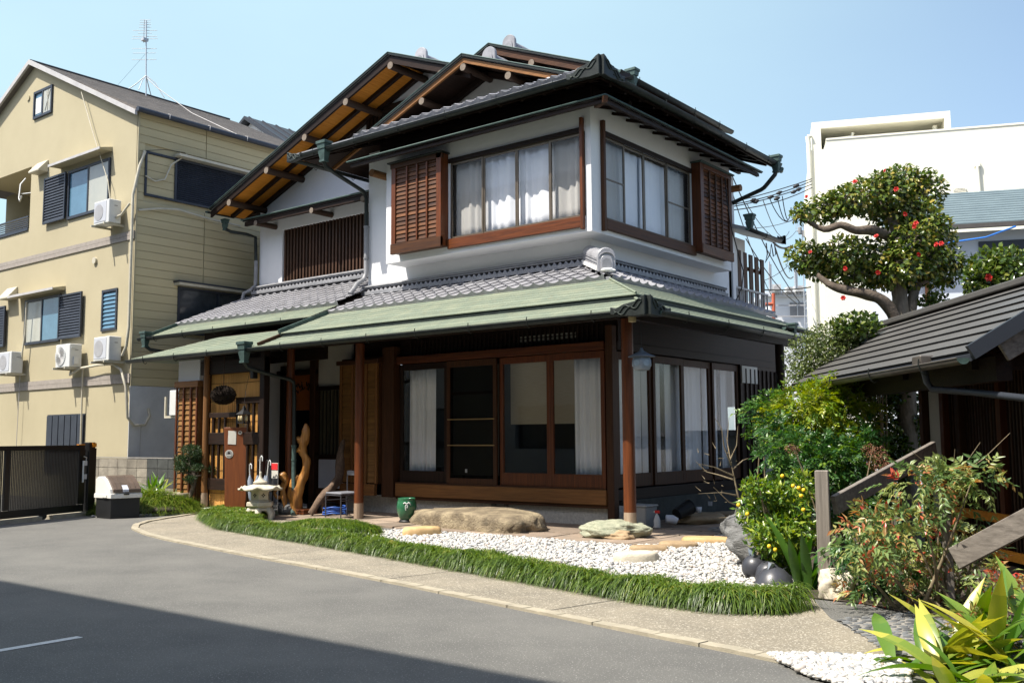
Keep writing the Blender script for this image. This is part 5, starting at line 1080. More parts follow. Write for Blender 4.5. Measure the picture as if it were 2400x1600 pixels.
for a, b in (((-17.75, 9.98), (-17.5, 10.5)), ((-17.5, 9.98), (-17.72, 10.5)), ((-17.62, 9.95), (-17.62, 10.53))): MB().beam((a[0], YB-.036, a[1]), (b[0], YB-.036, b[1]), .006, .02, (0, 1, 0)).build('tape_strip', 'paper', gw)
def louvre(x0, x1, z0, z1, y=YB-.10, n=15):
    f = MB().wallX(x0, x1, z0, z1, y, y+.045, [(x0+.05, x1-.05, z0+.05, z1-.05)]).build('louvre_shutter', 'alu_dark', B, .004); MB().box(x0+.04, x1-.04, y+.03, y+.045, z0+.04, z1-.04).build('shutter_back', 'alu_dark', f)
    h = (z1-z0-.1)/n
    for i in range(n): z = z0+.05+i*h; MB().prism([(x0+.05, y+.005, z), (x0+.05, y+.03, z+h*.85), (x0+.05, y+.034, z+h*.8), (x0+.05, y+.012, z-.004)], (x1-x0-.1, 0, 0)).build('louvre_slat', 'alu_dark', f)
louvre(-17.52, -16.42, 6.9, 8.1); louvre(-16.52, -15.42, 3.87, 4.98); louvre(-20.5, -19.4, 3.88, 4.98)
def awning(x0, x1, z): MB().prism([(x0, YB, z+.10), (x0, YB-.32, z+.02), (x0, YB-.32, z-.02), (x0, YB, z-.01)], (x1-x0, 0, 0)).build('awning', 'beige', B, .004); MB().box(x0-.01, x1+.01, YB-.335, YB-.32, z-.03, z+.03).build('awning_edge', 'grey_trim', B)
awning(-16.85, -14.38, 8.27); awning(-18.75, -16.38, 5.12)
def hood(x0, x1, z0, z1): MB().prism([(x0, YB, z1), (x0, YB-.03, z1), (x0, YB-.26, z0+.05), (x0, YB-.26, z0), (x0, YB, z0)], (x1-x0, 0, 0)).build('vent_hood', 'pipe_cream', B, .01)
hood(-18.05, -17.5, 8.3, 8.62); hood(-19.45, -18.9, 5.12, 5.45)
f = MB().wallX(-14.6, -13.92, 3.94, 4.92, YB-.03, YB+.02, [(-14.54, -13.98, 4.0, 4.86)]).build('jalousie_window', 'alu_dark', B)
for i in range(9): MB().prism([(-14.54, YB-.02, 4.0+i*.095), (-14.54, YB+.008, 4.09+i*.095), (-14.54, YB+.012, 4.09+i*.095), (-14.54, YB-.014, 4.0+i*.095)], (.56, 0, 0)).build('pane', 'blue_pane', f)
MB().box(-14.6, -13.92, YB+.1, YB+.12, 3.9, 4.95).build('window_back', 'frost', B)
dr = MB().box(-17.0, -15.2, YB-.02, YB-.002, .6, 2.03).build('boarded_opening', 'alu_dark', B)
for i in range(6): MB().box(-16.98+i*.3, -16.72+i*.3, YB-.045, YB-.021, .62, 2.0).build('board', 'grey_z' if 0 else 'alu_dark', dr)
MB().cyl((-14.98, YB-.05, 5.68), (-14.98, YB, 5.68), .08, n=16).build('round_vent', 'pipe_cream', B); MB().cyl((-18.75, YB-.03, 10.55), (-18.75, YB, 10.55), .08, n=12).build('round_vent', 'beige', B)
lr = MB().box(-21.5, -18.45, YB-.03, YB+.02, 6.9, 6.96).box(-21.5, -18.45, YB-.03, YB+.02, 7.25, 7.29).build('loggia_railing', 'alu_dark', B)
for i in range(5): MB().box(-21.5, -18.45, YB-.02, YB+.0, 6.97+i*.055, 7.0+i*.055).build('railing_slat', 'alu_dark', lr)
MB().tube([(-18.95, YB+.1, 8.4), (-18.9, YB-.05, 8.2), (-18.85, YB-.1, 7.8), (-18.75, YB-.12, 7.7), (-18.7, YB-.1, 7.85)], .02, 6).build('clothes_hook', 'white_plastic', B); MB().tube([(-18.9, YB+.0, 7.95), (-18.45, YB+.05, 7.92)], .015, 5).build('clothes_hook', 'white_plastic', B)
# windows on the side wall
sw = MB().box(XB-.02, XB+.05, .45, .50, 7.05, 8.10).box(XB-.02, XB+.05, .50, 3.95, 7.05, 7.10).box(XB-.02, XB+.05, .50, 3.95, 8.06, 8.11).box(XB-.02, XB+.05, 1.23, 1.28, 7.10, 8.06).build('window', 'alu_dark', B)
for i in range(5): MB().box(XB-.02, XB+.014, .50, 1.23, 7.11+i*.19, 7.29+i*.19).build('siding_board', 'siding', sw)
for i in range(19): MB().prism([(XB+.03, 1.3, 7.12+i*.05), (XB+.006, 1.3, 7.155+i*.05), (XB+.0, 1.3, 7.15+i*.05), (XB+.02, 1.3, 7.115+i*.05)], (0, 2.6, 0)).build('louvre_slat', 'alu_dark', sw)
MB().box(XB-.018, XB-.01, 1.28, 3.95, 7.1, 8.06).build('shutter_back', 'alu_dark', sw); MB().box(XB, XB+.26, 1.2, 3.9, 8.12, 8.18).build('awning', 'pipe_cream', sw)
sw = MB().box(XB-.02, XB+.04, 1.4, 1.46, 3.9, 5.02).box(XB-.02, XB+.04, 1.46, 3.7, 4.97, 5.02).box(XB-.02, XB+.04, 2.5, 2.56, 3.9, 4.97).box(XB-.02, XB+.04, 1.46, 3.7, 3.9, 3.95).build('window', 'alu_dark', B); MB().box(XB-.015, XB-.005, 1.46, 3.7, 3.95, 4.97).build('pane', 'side_pane' if 'side_pane' in MATS else mat('side_pane', (.05, .06, .07), (.03, .035, .04), 6, .12, .02, 30, spec=.6), sw); MB().box(XB, XB+.24, 1.3, 3.6, 5.04, 5.10).build('awning', 'pipe_cream', sw); MB().box(XB, XB+.26, 1.28, 3.6, 5.101, 5.14).build('awning_edge', 'alu_dark', sw)
# pipes and cables on the walls
def run(pts, r, nm='wall_pipe', m='pipe_cream', par=B): return MB().tube(pts, r, 7).build(nm, m, par)
run([(-13.24, .42, 8.08), (-13.25, .30, 7.7), (-13.27, .17, 7.0), (-13.27, .17, 5.0), (-13.27, .17, 3.95), (-13.3, .14, 3.5), (-13.42, .12, 3.3)], .035); run([(-13.23, .45, 7.5), (-13.24, .7, 7.42), (-13.23, .95, 7.52), (-13.22, 1.1, 7.9), (-13.2, 1.5, 8.24)], .018)
run([(-13.23, .30, 6.66), (-13.2, .8, 6.78), (-13.2, 1.3, 6.85), (-13.2, 2.2, 6.77), (-13.1, 3.0, 6.72)], .025); run([(-13.25, .45, 8.1), (-13.2, .9, 8.22), (-13.2, 1.45, 8.27)], .007, 'cable', 'wire')
run([(-15.55, .05, 3.1), (-15.5, .0, 2.95), (-15.35, .02, 3.0), (-15.2, .1, 3.1), (-14.4, .12, 3.14), (-13.8, .12, 3.13), (-13.45, .12, 2.98), (-13.3, .16, 2.6), (-13.25, .2, 1.9), (-13.22, .35, 1.72), (-13.22, .62, 1.74), (-13.23, .74, 1.95), (-13.27, .72, 2.12)], .03); run([(-15.22, .16, 3.1), (-15.22, .18, .6)], .022); run([(-13.27, .55, 1.7), (-13.27, .53, .9)], .008, 'cable', 'grey_trim')
run([(-18.2, .1, 3.5), (-18.1, .12, 4.2), (-18.05, .1, 4.95)], .022); run([(-18.35, .15, 3.1), (-18.4, .15, .9)], .008, 'cable', 'grey_trim'); run([(-15.7, .12, 9.98), (-15.2, .14, 9.0), (-14.3, .12, 7.5), (-14.1, .1, 6.9)], .012, 'cable', 'pipe_cream'); run([(-13.8, .0, 6.5), (-13.55, .06, 6.55), (-13.3, .12, 6.8)], .028)
# air conditioners
def aircon(name, label, loc, new=False):
    t = thing(name, label, 'air conditioner', (0, 0, 0), 'air conditioners on the beige wall')
    MB().box(-.335, .335, -.15, .15, 0, .55).build('casing', 'white_plastic', t, .012)
    if new:
        MB().cyl((-.09, -.165, .275), (-.09, -.15, .275), .235, n=28).build('fan_guard', 'white_plastic', t, .004)
        g = MB()
        for k in range(26):
            a = k*2*math.pi/26; g.tube([(-.09+.05*math.cos(a), -.172, .275+.05*math.sin(a)), (-.09+.22*math.cos(a+.25), -.17, .275+.22*math.sin(a+.25))], .005, 4)
        g.build('guard_vanes', 'grey_trim', t, kind='stuff'); MB().cyl((-.09, -.18, .275), (-.09, -.17, .275), .045, n=14).build('hub', 'white_plastic', t); MB().box(.336, .37, -.06, .06, .06, .24).build('valve_cover', 'white_plastic', t, .006); MB().box(.336, .36, -.12, -.04, .44, .47).build('handle', 'white_plastic', t)
    else:
        MB().box(-.31, .22, -.158, -.150, .05, .52).build('fan_grille', 'ac_grey' if 'ac_grey' in MATS else mat('ac_grey', (.5, .52, .56), (.42, .44, .48), 3, .5, 0), t, .003); MB().cyl((-.10, -.163, .28), (-.10, -.158, .28), .19, n=26).build('fan_opening', 'grey_trim', t)
        g = MB()
        for k in range(9): x = -.26+k*.04; h = math.sqrt(max(.001, .19**2-(x+.10)**2)); g.box(x-.005, x+.005, -.168, -.163, .28-h, .28+h)
        g.build('grille_bars', 'ac_grey', t, kind='stuff')
    MB().box(.336, .34, -.02, .06, .40, .42).build('logo_plate', 'sticker_grey', t)
    for x in (-.28, .28): b = MB().box(x-.02, x+.02, -.24, .39, -.05, -.004).build('bracket', 'pipe_cream', t); MB().box(x-.02, x+.02, .35, .39, -.003, .42).build('bracket_post', 'pipe_cream', b)
    t.location = loc; return t
a0 = aircon('air_conditioner', 'air conditioner with a square grey grille under the top floor window', (-14.05, .0, 6.38)); a1 = aircon('air_conditioner', 'newer white air conditioner with a round spiral fan guard above the lower tile band', (-15.60, .0, 3.13), True)
copytree(a0, (-13.85, .0, 3.19), label='air conditioner with a square grille nearest to the building corner, above the lower tile band'); copytree(a0, (-18.55, .0, 3.12), label='air conditioner with a square grille cut by the left edge of the photo'); 
a5 = copytree(a0, (-11.80, .75, 1.92), math.pi*.5, label='white air conditioner half hidden behind the boarded porch panel'); a5['group'] = ''; del a5['group']
# antenna
AX = -18.2; t = thing('tv_antenna', 'thin television antenna mast with several rods on the ridge of the beige roof', 'antenna', (AX, 3.35, 11.2))
MB().tube([(AX, 3.35, 11.25), (AX, 3.28, 13.6)], .02, 6).build('mast', 'galv', t)
for dx, dy in ((.5, .3), (.4, -.45), (-.35, .4), (-.4, -.35)): MB().tube([(AX, 3.33, 11.95), (AX+dx*.5, 3.33+dy*.5, 11.7), (AX+dx, 3.33+dy, 11.50-max(dx, 0)*.5)], .013, 5).build('leg', 'galv', t)
bm_ = MB().tube([(AX-.1, 3.28, 12.95), (AX-.1, 3.28, 13.65)], .012, 5).tube([(AX, 3.28, 13.05), (AX-.12, 3.28, 13.0)], .01, 5).build('boom', 'galv', t)
for z, l in ((13.62, .16), (13.55, .16), (13.48, .17), (13.40, .18), (13.3, .36), (13.22, .2), (13.12, .36), (13.05, .38), (12.75, .36), (12.62, .34), (12.42, .36)): MB().tube([(AX-.05-R0.x*l, 3.28-R0.y*l, z), (AX-.05+R0.x*l, 3.28+R0.y*l, z)], .008, 4).build('rod', 'galv', t)
MB().box(AX-.12, AX+.02, 3.2, 3.36, 12.98, 13.06).build('clamp', 'galv', t); MB().tube([(AX, 3.3, 12.6), (AX-1.3, 3.0, 11.65)], .004, 4).build('guy_wire', 'wire', t); MB().tube([(AX, 3.33, 11.9), (AX+.5, 3.35, 11.5), (AX+2.4, 3.3, 10.3), (AX+4.9, 3.1, 9.1)], .012, 5).build('cable', 'grey_trim', t)
# white gabled house beyond the beige roof
t = thing('white_gable_house', 'white gabled house with a dark ribbed roof showing over the beige roof', 'house', (-27, 22, 0))
za = lambda x: 16.75-.64*abs(x+30.9)
MB().prism([(-33, 16.4, 0), (-24, 16.4, 0), (-24, 16.4, za(-24)-.3), (-30.9, 16.4, 16.5), (-33, 16.4, za(-33)-.3)], (0, 12, 0)).build('wall', 'plaster', t)
r_ = MB().slab([(-30.9, 16, 16.75), (-23, 16, za(-23)), (-23, 28, za(-23)), (-30.9, 28, 16.75)], .16).slab([(-34, 16, za(-34)), (-30.9, 16, 16.75), (-30.9, 28, 16.75), (-34, 28, za(-34))], .16).build('roof', 'metal_roof_edge', t)
for i in range(14): y = 16.2+i*.8; MB().beam((-30.8, y, 16.72), (-23, y, za(-23)+.05), .06, .08).build('roof_rib', 'alu_dark', r_)
for i in range(7): x = -30.2+i*1.0; MB().prism([(x, 16.36, za(x)-1.0), (x+.95, 16.36, za(x+.95)-1.0), (x+.95, 16.36, za(x+.95)-.19), (x, 16.36, za(x)-.19)], (0, .03, 0)).build('wall_panel', 'white_plastic', t)
# block wall
bw = thing('block_wall', 'low stained concrete block wall between the gate and the porch', 'wall', (-12.6, -.05, 0))
MB().box(-14.4, -10.7, .0, .10, 0, .985).build('core', 'mortar', bw); MB().box(-14.4, -10.7, -.03, .12, 1.0, 1.02).build('coping', 'mortar', bw)
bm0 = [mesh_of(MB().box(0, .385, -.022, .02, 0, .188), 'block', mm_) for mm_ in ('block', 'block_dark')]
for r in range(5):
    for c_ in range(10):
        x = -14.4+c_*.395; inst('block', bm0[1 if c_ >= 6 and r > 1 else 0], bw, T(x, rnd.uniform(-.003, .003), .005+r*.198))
# sliding gate
g0 = Vector((-10.52, -2.25, 0)); gd = Vector((.335, -.942, 0)).normalized(); z_ = Vector((0, 0, 1)); gt = thing('sliding_gate', 'black sliding gate of close upright bars at the left edge', 'gate', g0)
L = 3.4
for nm, a, b, w_, h_ in (('top_rail', 0, L, .05, .08), ('bottom_rail', 0, L, .06, .13)):
    z1 = 1.27 if nm == 'top_rail' else .15; MB().beam(g0+gd*a+z_*z1, g0+gd*b+z_*z1, w_, h_).build(nm, 'black_metal', gt, .004)
for s_ in (.06, 1.78, 3.3): MB().beam(g0+gd*s_+z_*.22, g0+gd*s_+z_*1.23, .05, .10 if s_ > .1 else .16, gd).build('stile', 'black_metal', gt, .004)
mb = MB()
for i in range(88):
    s_ = .17+i*.0355
    if abs(s_-1.78) > .06: mb.beam(g0+gd*s_+z_*.21, g0+gd*s_+z_*1.24, .02, .014, gd)
mb.build('bars', 'black_metal', gt, kind='stuff')
hn = g0+gd*.07+Vector((.06, .02, 0)); MB().tube([hn+z_*.62, hn+z_*1.02], .018, 8).build('handle', 'white_plastic', gt); MB().tube([hn+Vector((-.0, .05, 1.02)), hn+Vector((0, .06, 1.08)), hn+Vector((0, .0, 1.10))], .012, 6).build('lock_hook', 'steel', gt)
for zz_ in (.68, .93): MB().box(hn.x-.02, hn.x+.01, hn.y, hn.y+.07, zz_, zz_+.09).build('handle_mount', 'grey_trim', gt)
MB().beam(g0+gd*.0+z_*1.318, g0+gd*.16+z_*1.318, .055, .016).build('reflector', 'orange_mark', gt); MB().cyl(g0+gd*.95+Vector((-.02, 0, .07)), g0+gd*.95+Vector((.03, .01, .07)), .065, n=14).build('wheel', 'black', gt)
p = g0-gd*.14; gp = thing('gate_post', 'black steel gate post with an orange reflector at the end of the sliding gate', 'post', p); MB().beam(p, p+z_*1.36, .14, .16, gd).build('post', 'black_metal', gp, .006); MB().beam(p+gd*-.02+z_*1.27+Vector((.075, .04, 0)), p+gd*-.02+z_*1.345+Vector((.075, .04, 0)), .02, .10, gd).build('reflector', 'orange_mark', gp); MB().beam(p-gd*.13, p-gd*.13+z_*1.25, .05, .06, gd).build('back_post', 'black_metal', gp)
struct('gate_kerb', MB().prism([g0+gd*.0+Vector((-.12, 0, 0)), g0+gd*.8+Vector((-.12, 0, 0)), g0+gd*.8+Vector((.10, .03, 0)), g0+Vector((.10, .03, 0))], (0, 0, .07)).prism([g0+gd*1.05+Vector((-.12, 0, 0)), g0+gd*3.6+Vector((-.12, 0, 0)), g0+gd*3.6+Vector((.10, .03, 0)), g0+gd*1.05+Vector((.10, .03, 0))], (0, 0, .07)), 'kerb')
# refuse box
n0 = G((267-1200)/2289*17.6, 17.6); e1 = (R0*.8+F0*.6).normalized(); e2 = (-R0*.8+F0*.6).normalized(); EW = .55; tr = thing('refuse_box', 'white and dark refuse box with a brown sloping lid beside the gate post', 'refuse box', n0)
def pr(prof, w0, w1): w0 *= EW/.75; w1 *= EW/.75; return [n0+e1*w0+e2*d+z_*h for d, h in prof], e1*(w1-w0)
def part(nm, prof, w0, w1, m, bev=.006, par=tr): a, d = pr(prof, w0, w1); return MB().prism(a, d).build(nm, m, par, bev)
part('body', [(.03, 0), (.03, .36), (.52, .36), (.52, 0)], .03, .72, 'black'); part('rim', [(0, .36), (0, .44), (.55, .44), (.55, .36)], 0, .75, 'bin_white'); part('hood', [(.03, .441), (.05, .52), (.12, .60), (.22, .70), (.32, .745), (.44, .745), (.52, .70), (.52, .441)], .01, .74, 'bin_white')
ld = part('lid', [(.0, .46), (.0, .52), (.10, .63), (.22, .735), (.30, .765), (.30, .745), (.22, .715), (.12, .61), (.03, .51), (.03, .46)], .06, .72, 'bin_brown'); part('label_sheet', [(-.004, .47), (-.004, .515), (.06, .59), (.064, .586), (.004, .51), (.004, .47)], .28, .42, 'white_board', 0, ld)
for w0 in (.14, .26, .46, .58): part('lid_rib', [(.02, .55), (.10, .645), (.22, .748), (.22, .735), (.10, .632), (.02, .538)], w0, w0+.02, 'bin_brown', 0, ld)
part('handle', [(-.03, .42), (-.03, .45), (.0, .45), (.0, .42)], .3, .42, 'black'); part('side_tab', [(.12, .37), (.12, .43), (.26, .43), (.26, .37)], -.02, -.001, 'bin_white')
# ================================================================ right side: gatehouse, fence, buildings behind
def GP_(l, d, z): return G(l, d, z)
t = thing('gatehouse', 'low roofed gate with a dark grey stepped metal roof and slatted walls', 'gatehouse', G(5.4, 10.5))
LE, LR, ZE_, ZR_ = 3.97, 5.40, 2.10, 2.96; D0, D1 = 8.42, 13.9
rf = MB().slab([G(LE, D0, ZE_-.01), G(LR, D0, ZR_-.01), G(LR, D1, ZR_-.01), G(LE, D1, ZE_-.01)], .06).slab([G(LR, D0, ZR_-.01), G(2*LR-LE, D0, ZE_-.01), G(2*LR-LE, D1, ZE_-.01), G(LR, D1, ZR_-.01)], .06).build('roof', 'metal_roof_edge', t)
n = 8
for side in (1, -1):
    for i in range(n):
        f = lambda q, dz: (LE+(LR-LE)*q if side > 0 else 2*LR-(LE+(LR-LE)*q), ZE_+(ZR_-ZE_)*q+dz)
        (la, za_), (lb, zb2) = f(i/n, .026), f((i+1.02)/n, .004)
        a, b, c, d = G(la, D0-.02, za_), G(lb, D0-.02, zb2), G(lb, D1, zb2), G(la, D1, za_); dn = Vector((0, 0, -.024))
        pl_ = MB().add([a, b, c, d], [(0, 1, 2, 3) if side > 0 else (3, 2, 1, 0)]).build('roof_plate', 'metal_roof', rf); MB().add([a, d, a+dn-R0*side*-.015, d+dn-R0*side*-.015], [(0, 1, 3, 2)]).build('plate_shadow_lip', 'shade_black', pl_)  # lip coloured near-black to draw the shadow gap under each plate
MB().beam(G(LR, D0-.04, ZR_+.03), G(LR, D1+.02, ZR_+.03), .22, .07).build('ridge_cap', 'metal_roof', rf, .01)
for s_ in (1, -1):
    a, b = G(LR+s_*(LE-LR-.02), D0-.03, ZE_-.0), G(LR, D0-.03, ZR_-.0); MB().beam(a, b, .05, .13).build('verge_trim', 'metal_roof_edge', rf)
    a, b = G(LR+s_*(LE-LR+.30), D0+.06, ZE_+.02), G(LR, D0+.06, ZR_-.19); MB().beam(a, b, .04, .20).build('bargeboard', 'grey_x', rf, .005)
a, b = G(LE-.05, D0+.05, ZE_-.04), G(LE-.05, D1+.05, ZE_-.04); gt_ = gutter(b, a, .055, t, 1.3)
for o in [gt_]: o.data.materials[0] = mat('bronze', (.13, .115, .10), (.09, .08, .07), 4, .4, 0, metal=.3)
h = G(LE-.03, 9.35, ZE_-.0); MB().beam(h-F0*.10, h+F0*.10, .13, .10).build('gutter_head', 'bronze', t, .01)
MB().tube([h+zz*-.05, h+R0*.03-zz*.20, h+R0*.08-zz*.27, G(4.20, 8.9, 1.78), G(4.28, 7.6, 1.64)], .032, 8).build('downpipe', 'metal_roof_edge', t)
MB().beam(G(4.35, D0+.2, 1.98), G(4.35, D1-.3, 1.98), .14, .22).build('eave_beam', 'dark_y', t)
WL = 5.3
MB().beam(G(WL+.12, 5.5, 1.35), G(WL+.12, 12.75, 1.35), .03, 2.7).build('wall_back', 'shade_black', t); MB().prism([G(LE+.35, D0+.25, ZE_+.02), G(2*LR-LE-.35, D0+.25, ZE_+.02), G(LR, D0+.25, ZR_-.12)], F0*.04).build('gable_board', 'dark_x', t)  # black sheet behind the slats stands for the shade there
for d, m_ in ((12.62, 'brown_z'), (12.02, 'red_z'), (10.62, 'red_z'), (11.6, 'brown_z'), (9.2, 'red_z'), (7.6, 'red_z')): MB().beam(G(WL, d, 0), G(WL, d, 2.75), .08, .10, F0).build('post', m_, t)
MB().beam(G(WL+.06, 12.08, 1.0), G(WL+.06, 12.56, 1.0), .03, 1.9).build('grey_panel', 'concrete', t)
for i in range(78):
    d = 6.4+i*.072
    if d < 11.95: MB().beam(G(WL+.04, d, .05), G(WL+.04, d, 2.1), .018, .03, F0).build('slat', 'slat', t)
for z in (.50, .12): MB().beam(G(WL-.05, 6.5, z), G(WL-.05, 11.9, z), .04, .10).build('rail', 'orange_y', t)
MB().beam(G(WL, 5.6, 2.2), G(WL, 13.4, 2.2), .12, .22).build('ridge_beam', 'brown_y', t)
for l in (4.5, 6.3): MB().beam(G(l, 13.5, 0), G(l, 13.5, 2.1), .12, .12, F0).build('post', 'dark_z', t)
for d in (9.0, 10.6, 12.3): MB().beam(G(LE+.25, d, 2.06), G(2*LR-LE-.25, d, 2.06), .10, .14).build('cross_beam', 'dark_x', t)
# wooden post and sloping rails
pb = G(2.75, 8.77); t = thing('wooden_post', 'grey weathered square wooden post on a pale stone at the end of the grass', 'post', pb)
MB().beam(pb+zz*.02, pb+zz*1.09, .115, .115, F0*.9+R0*.35).build('shaft', 'grey_z', t, .006)
tag(rock('post_stone', G(2.80, 8.62, -.02), (.14, .16, .30), 'stone_light', None, 41, n=4, amp=.3, flat=.2), 'pale rough stone at the foot of the wooden post', 'stone')
tag(MB().beam(G(2.86, 8.80, .78), G(4.25, 9.9, 1.25), .05, .17).build('sloping_rail', 'grey_x', None, .005), 'weathered grey plank rail rising from the wooden post towards the gatehouse', 'rail')
tag(MB().beam(G(3.40, 7.65, .45), G(3.95, 6.9, .98), .05, .17).build('sloping_rail', 'grey_x', None, .005), 'weathered grey plank rail cut off by the right edge, in front of the slatted wall', 'rail')
tag(MB().beam(G(3.50, 8.0, 0), G(3.50, 8.0, .85), .06, .06, F0).build('thin_post', 'grey_z', None, .004), 'thin grey post standing among the red tipped nandina', 'post')
# garden wall and neighbours behind the shrubs
gw_ = thing('garden_wall', 'low pale garden wall with a tiled coping behind the shrubs', 'wall', G(8, 19)); MB().beam(G(3.6, 20, .7), G(9, 18.5, .7), .15, 1.4).build('wall', 'concrete', gw_); MB().beam(G(3.6, 20, 1.46), G(9, 18.5, 1.46), .4, .12).build('coping', 'tile_dark', gw_)
# blue roofed house
ER_ = (R0*.965-F0*.26).normalized(); EF_ = (F0*.965+R0*.26).normalized()
def W(u, v, dep, off=0.0):
    k = (u-1200)/2289; l0 = .3168*dep; tt = (k*dep-l0)/(.965+.26*k); dd = dep-.26*tt
    return G(l0, dep)+ER_*tt+zz*(1.4-(v-1024.5-.0066*(u-1200))/2289*dd)+EF_*off
o = W(2290, 540, 24); t = thing('blue_roof_house', 'pale blue house wall under a slatted blue grey metal roof', 'house', (o.x, o.y, 0))
def ground(p): return Vector((p.x, p.y, 0))
a, b = W(2110, 560, 24), W(2700, 560, 24); zt = max(a.z, b.z)
MB().prism([ground(a), ground(b), ground(b)+zz*zt, ground(a)+zz*zt], EF_*6).build('wall', 'pale_wall', t)
a, b = W(2080, 553, 24, -.55), W(2700, 512, 24, -.55); b = Vector((b.x, b.y, a.z)); nrows = 14; up = EF_*2.3+zz*1.28
rf = MB().slab([a, b, b+up, a+up], .08).build('roof', 'blue_roof', t); mb = MB()
for i in range(nrows): p, q = a+up*(i/nrows), b+up*(i/nrows); r1, r2 = a+up*((i+1.02)/nrows), b+up*((i+1.02)/nrows); mb.add([p+zz*.03, q+zz*.03, r2+zz*.004, r1+zz*.004, p, q], [(0, 1, 2, 3), (4, 5, 1, 0)])
mb.build('roof_courses', 'blue_roof', rf, kind='stuff'); MB().beam(a-zz*.06, b-zz*.06, .10, .10).build('gutter', 'bronze', rf)
a, b, c = W(2310, 577, 24, -.02), W(2480, 577, 24, -.02), W(2310, 632, 24, -.02); f = MB().prism([c, Vector((b.x, b.y, c.z)), Vector((b.x, b.y, a.z)), a], EF_*.06-EF_*.08).build('window', 'alu_dark', t)
a = W(2183, 640, 24, -.08); MB().cyl(ground(a), a+zz*1.2, .06, n=8).build('downpipe', 'brown_z', t)
MB().tube([W(2400, 541, 20), W(2330, 566, 21), W(2225, 580, 22.5)], .02, 6).build('blue_cable', 'blue_wire'); tag(bpy.data.objects['blue_cable'], 'bright blue cable stretched across the pale house wall', 'cable')
# big cream white building
DW = 40; o = W(2150, 500, DW); t = thing('white_building', 'large cream white concrete building with an open rooftop frame', 'building', (o.x, o.y, 0))
def Wz(u, z, dep=DW, off=0):
    p = W(u, 500, dep, off); p.z = z; return p
zr_ = W(1958, 325, DW).z
MB().prism([Wz(1941, 0), Wz(2700, 0), Wz(2700, zr_), Wz(1958, zr_), Wz(1941, W(1940, 376, DW).z)], EF_*.25).build('front_wall', 'white_wall', t)
MB().prism([Wz(1957.5, zr_+.002, DW, -.03), Wz(2700, zr_+.002, DW, -.03), Wz(2700, zr_+.08, DW, -.03), Wz(1957.5, zr_+.08, DW, -.03)], EF_*.4).build('parapet_cap', 'white_wall', t)
MB().prism([Wz(1918, 0, DW, .26), Wz(2700, 0, DW, .26), Wz(2700, zr_-.3, DW, .26), Wz(1918, zr_-.3, DW, .26)], EF_*10).build('block', 'white_wall', t)
zt = W(1936, 275, DW).z; zb_ = W(1947, 291, DW).z
def fr_(u0, u1, z0, z1, dp=5.0, off=.27): MB().prism([Wz(u0, z0, DW, off), Wz(u1, z0, DW, off), Wz(u1, z1, DW, off), Wz(u0, z1, DW, off)], EF_*dp).build('roof_frame', 'white_wall', t)
fr_(1925, 2262, zb_, zt); fr_(1925, 1947, zr_-.29, zb_-.001); fr_(2247, 2262, zr_-.29, zb_-.001); fr_(1948, 2246, zr_-.29, zb_-.002, .2, 3.2)
def tb_(pts, r, nm='pipe', m='white_wall'): MB().tube(pts, r, 7).build(nm, m, t)
tb_([W(1960, 322, DW, .6), W(1962, 315, DW, .6), W(2022, 307, DW, .6), W(2026, 297, DW, .6)], .07); tb_([W(2228, 278, DW, .8), W(2229, 302, DW, .8)], .10)
tb_([W(1914, 312, DW, .2), W(1916, 330, DW, .2), Wz(1916, 2, DW, .2)], .10); tb_([W(1914, 312, DW, .2), W(1924, 310, DW, .2)], .08)
MB().prism([W(2310, 396, DW, -.14), W(2323, 395, DW, -.14), W(2323, 382, DW, -.14), W(2309, 383, DW, -.14)], EF_*.14).build('rain_head', 'white_wall', t); tb_([W(2316, 396, DW, -.1), W(2320, 520, DW, -.1)], .07)
vt = MB().prism([W(2257, 469, DW, -.04), W(2288, 467, DW, -.04), W(2284, 444, DW, -.04), W(2257, 446, DW, -.04)], EF_*.03).build('vent', 'sticker_grey', t)
for i in range(7): MB().prism([W(2257, 468-i*3.2, DW, -.08), W(2287, 466-i*3.2, DW, -.08), W(2287, 464-i*3.2, DW, -.05), W(2257, 466-i*3.2, DW, -.05)], EF_*.02).build('louvre', 'white_wall', vt)
MB().prism([W(2368, 476, DW, -.03), W(2440, 472, DW, -.03), W(2440, 464, DW, -.03), W(2368, 468, DW, -.03)], EF_*.05).build('window', 'blue_pane', t)
MB().tube([Wz(1922, 9, DW, 1), Wz(1890, 9, DW, 1)], .03, 5).build('cable_bracket', 'galv', t)
# far block with rooftop units
def Q(u, v, dep): return G((u-1200)/2289*dep, dep, 1.4-(v-1024.5-.0066*(u-1200))/2289*dep)
o = Q(1870, 700, 70); t = thing('far_building', 'distant white flat roofed building with rooftop air units in the gap', 'building', (o.x, o.y, 0))
def fb_(u0, u1, v0, v1, dep, th, nm, m, par=t): a, b = Q(u0, v1, dep), Q(u1, v0, dep); z0, z1 = min(a.z, b.z), max(a.z, b.z); a.z = b.z = z0; return MB().prism([a, b, b+zz*(z1-z0), a+zz*(z1-z0)], F0*th).build(nm, m, par)
fb_(1808, 1990, 700, 1020, 70, 12, 'wall', 'plaster'); fb_(1800, 1990, 690, 700, 69.6, 12.6, 'parapet', 'pale_wall')
for u in range(1822, 1935, 9): fb_(u, u+6, 691, 697, 69.45, .12, 'parapet_block', 'grey_trim')
for i, (u0, u1, v0) in enumerate(((1816, 1838, 672), (1851, 1866, 679), (1872, 1893, 676))): q = fb_(u0, u1, v0, 690, 68.9+i*.2, .6, 'rooftop_unit', 'white_plastic'); c = Q((u0+u1)/2, (v0+691)/2, 68.8); MB().cyl(c, c+F0*.05, .2, n=12).build('fan', 'grey_trim', q)
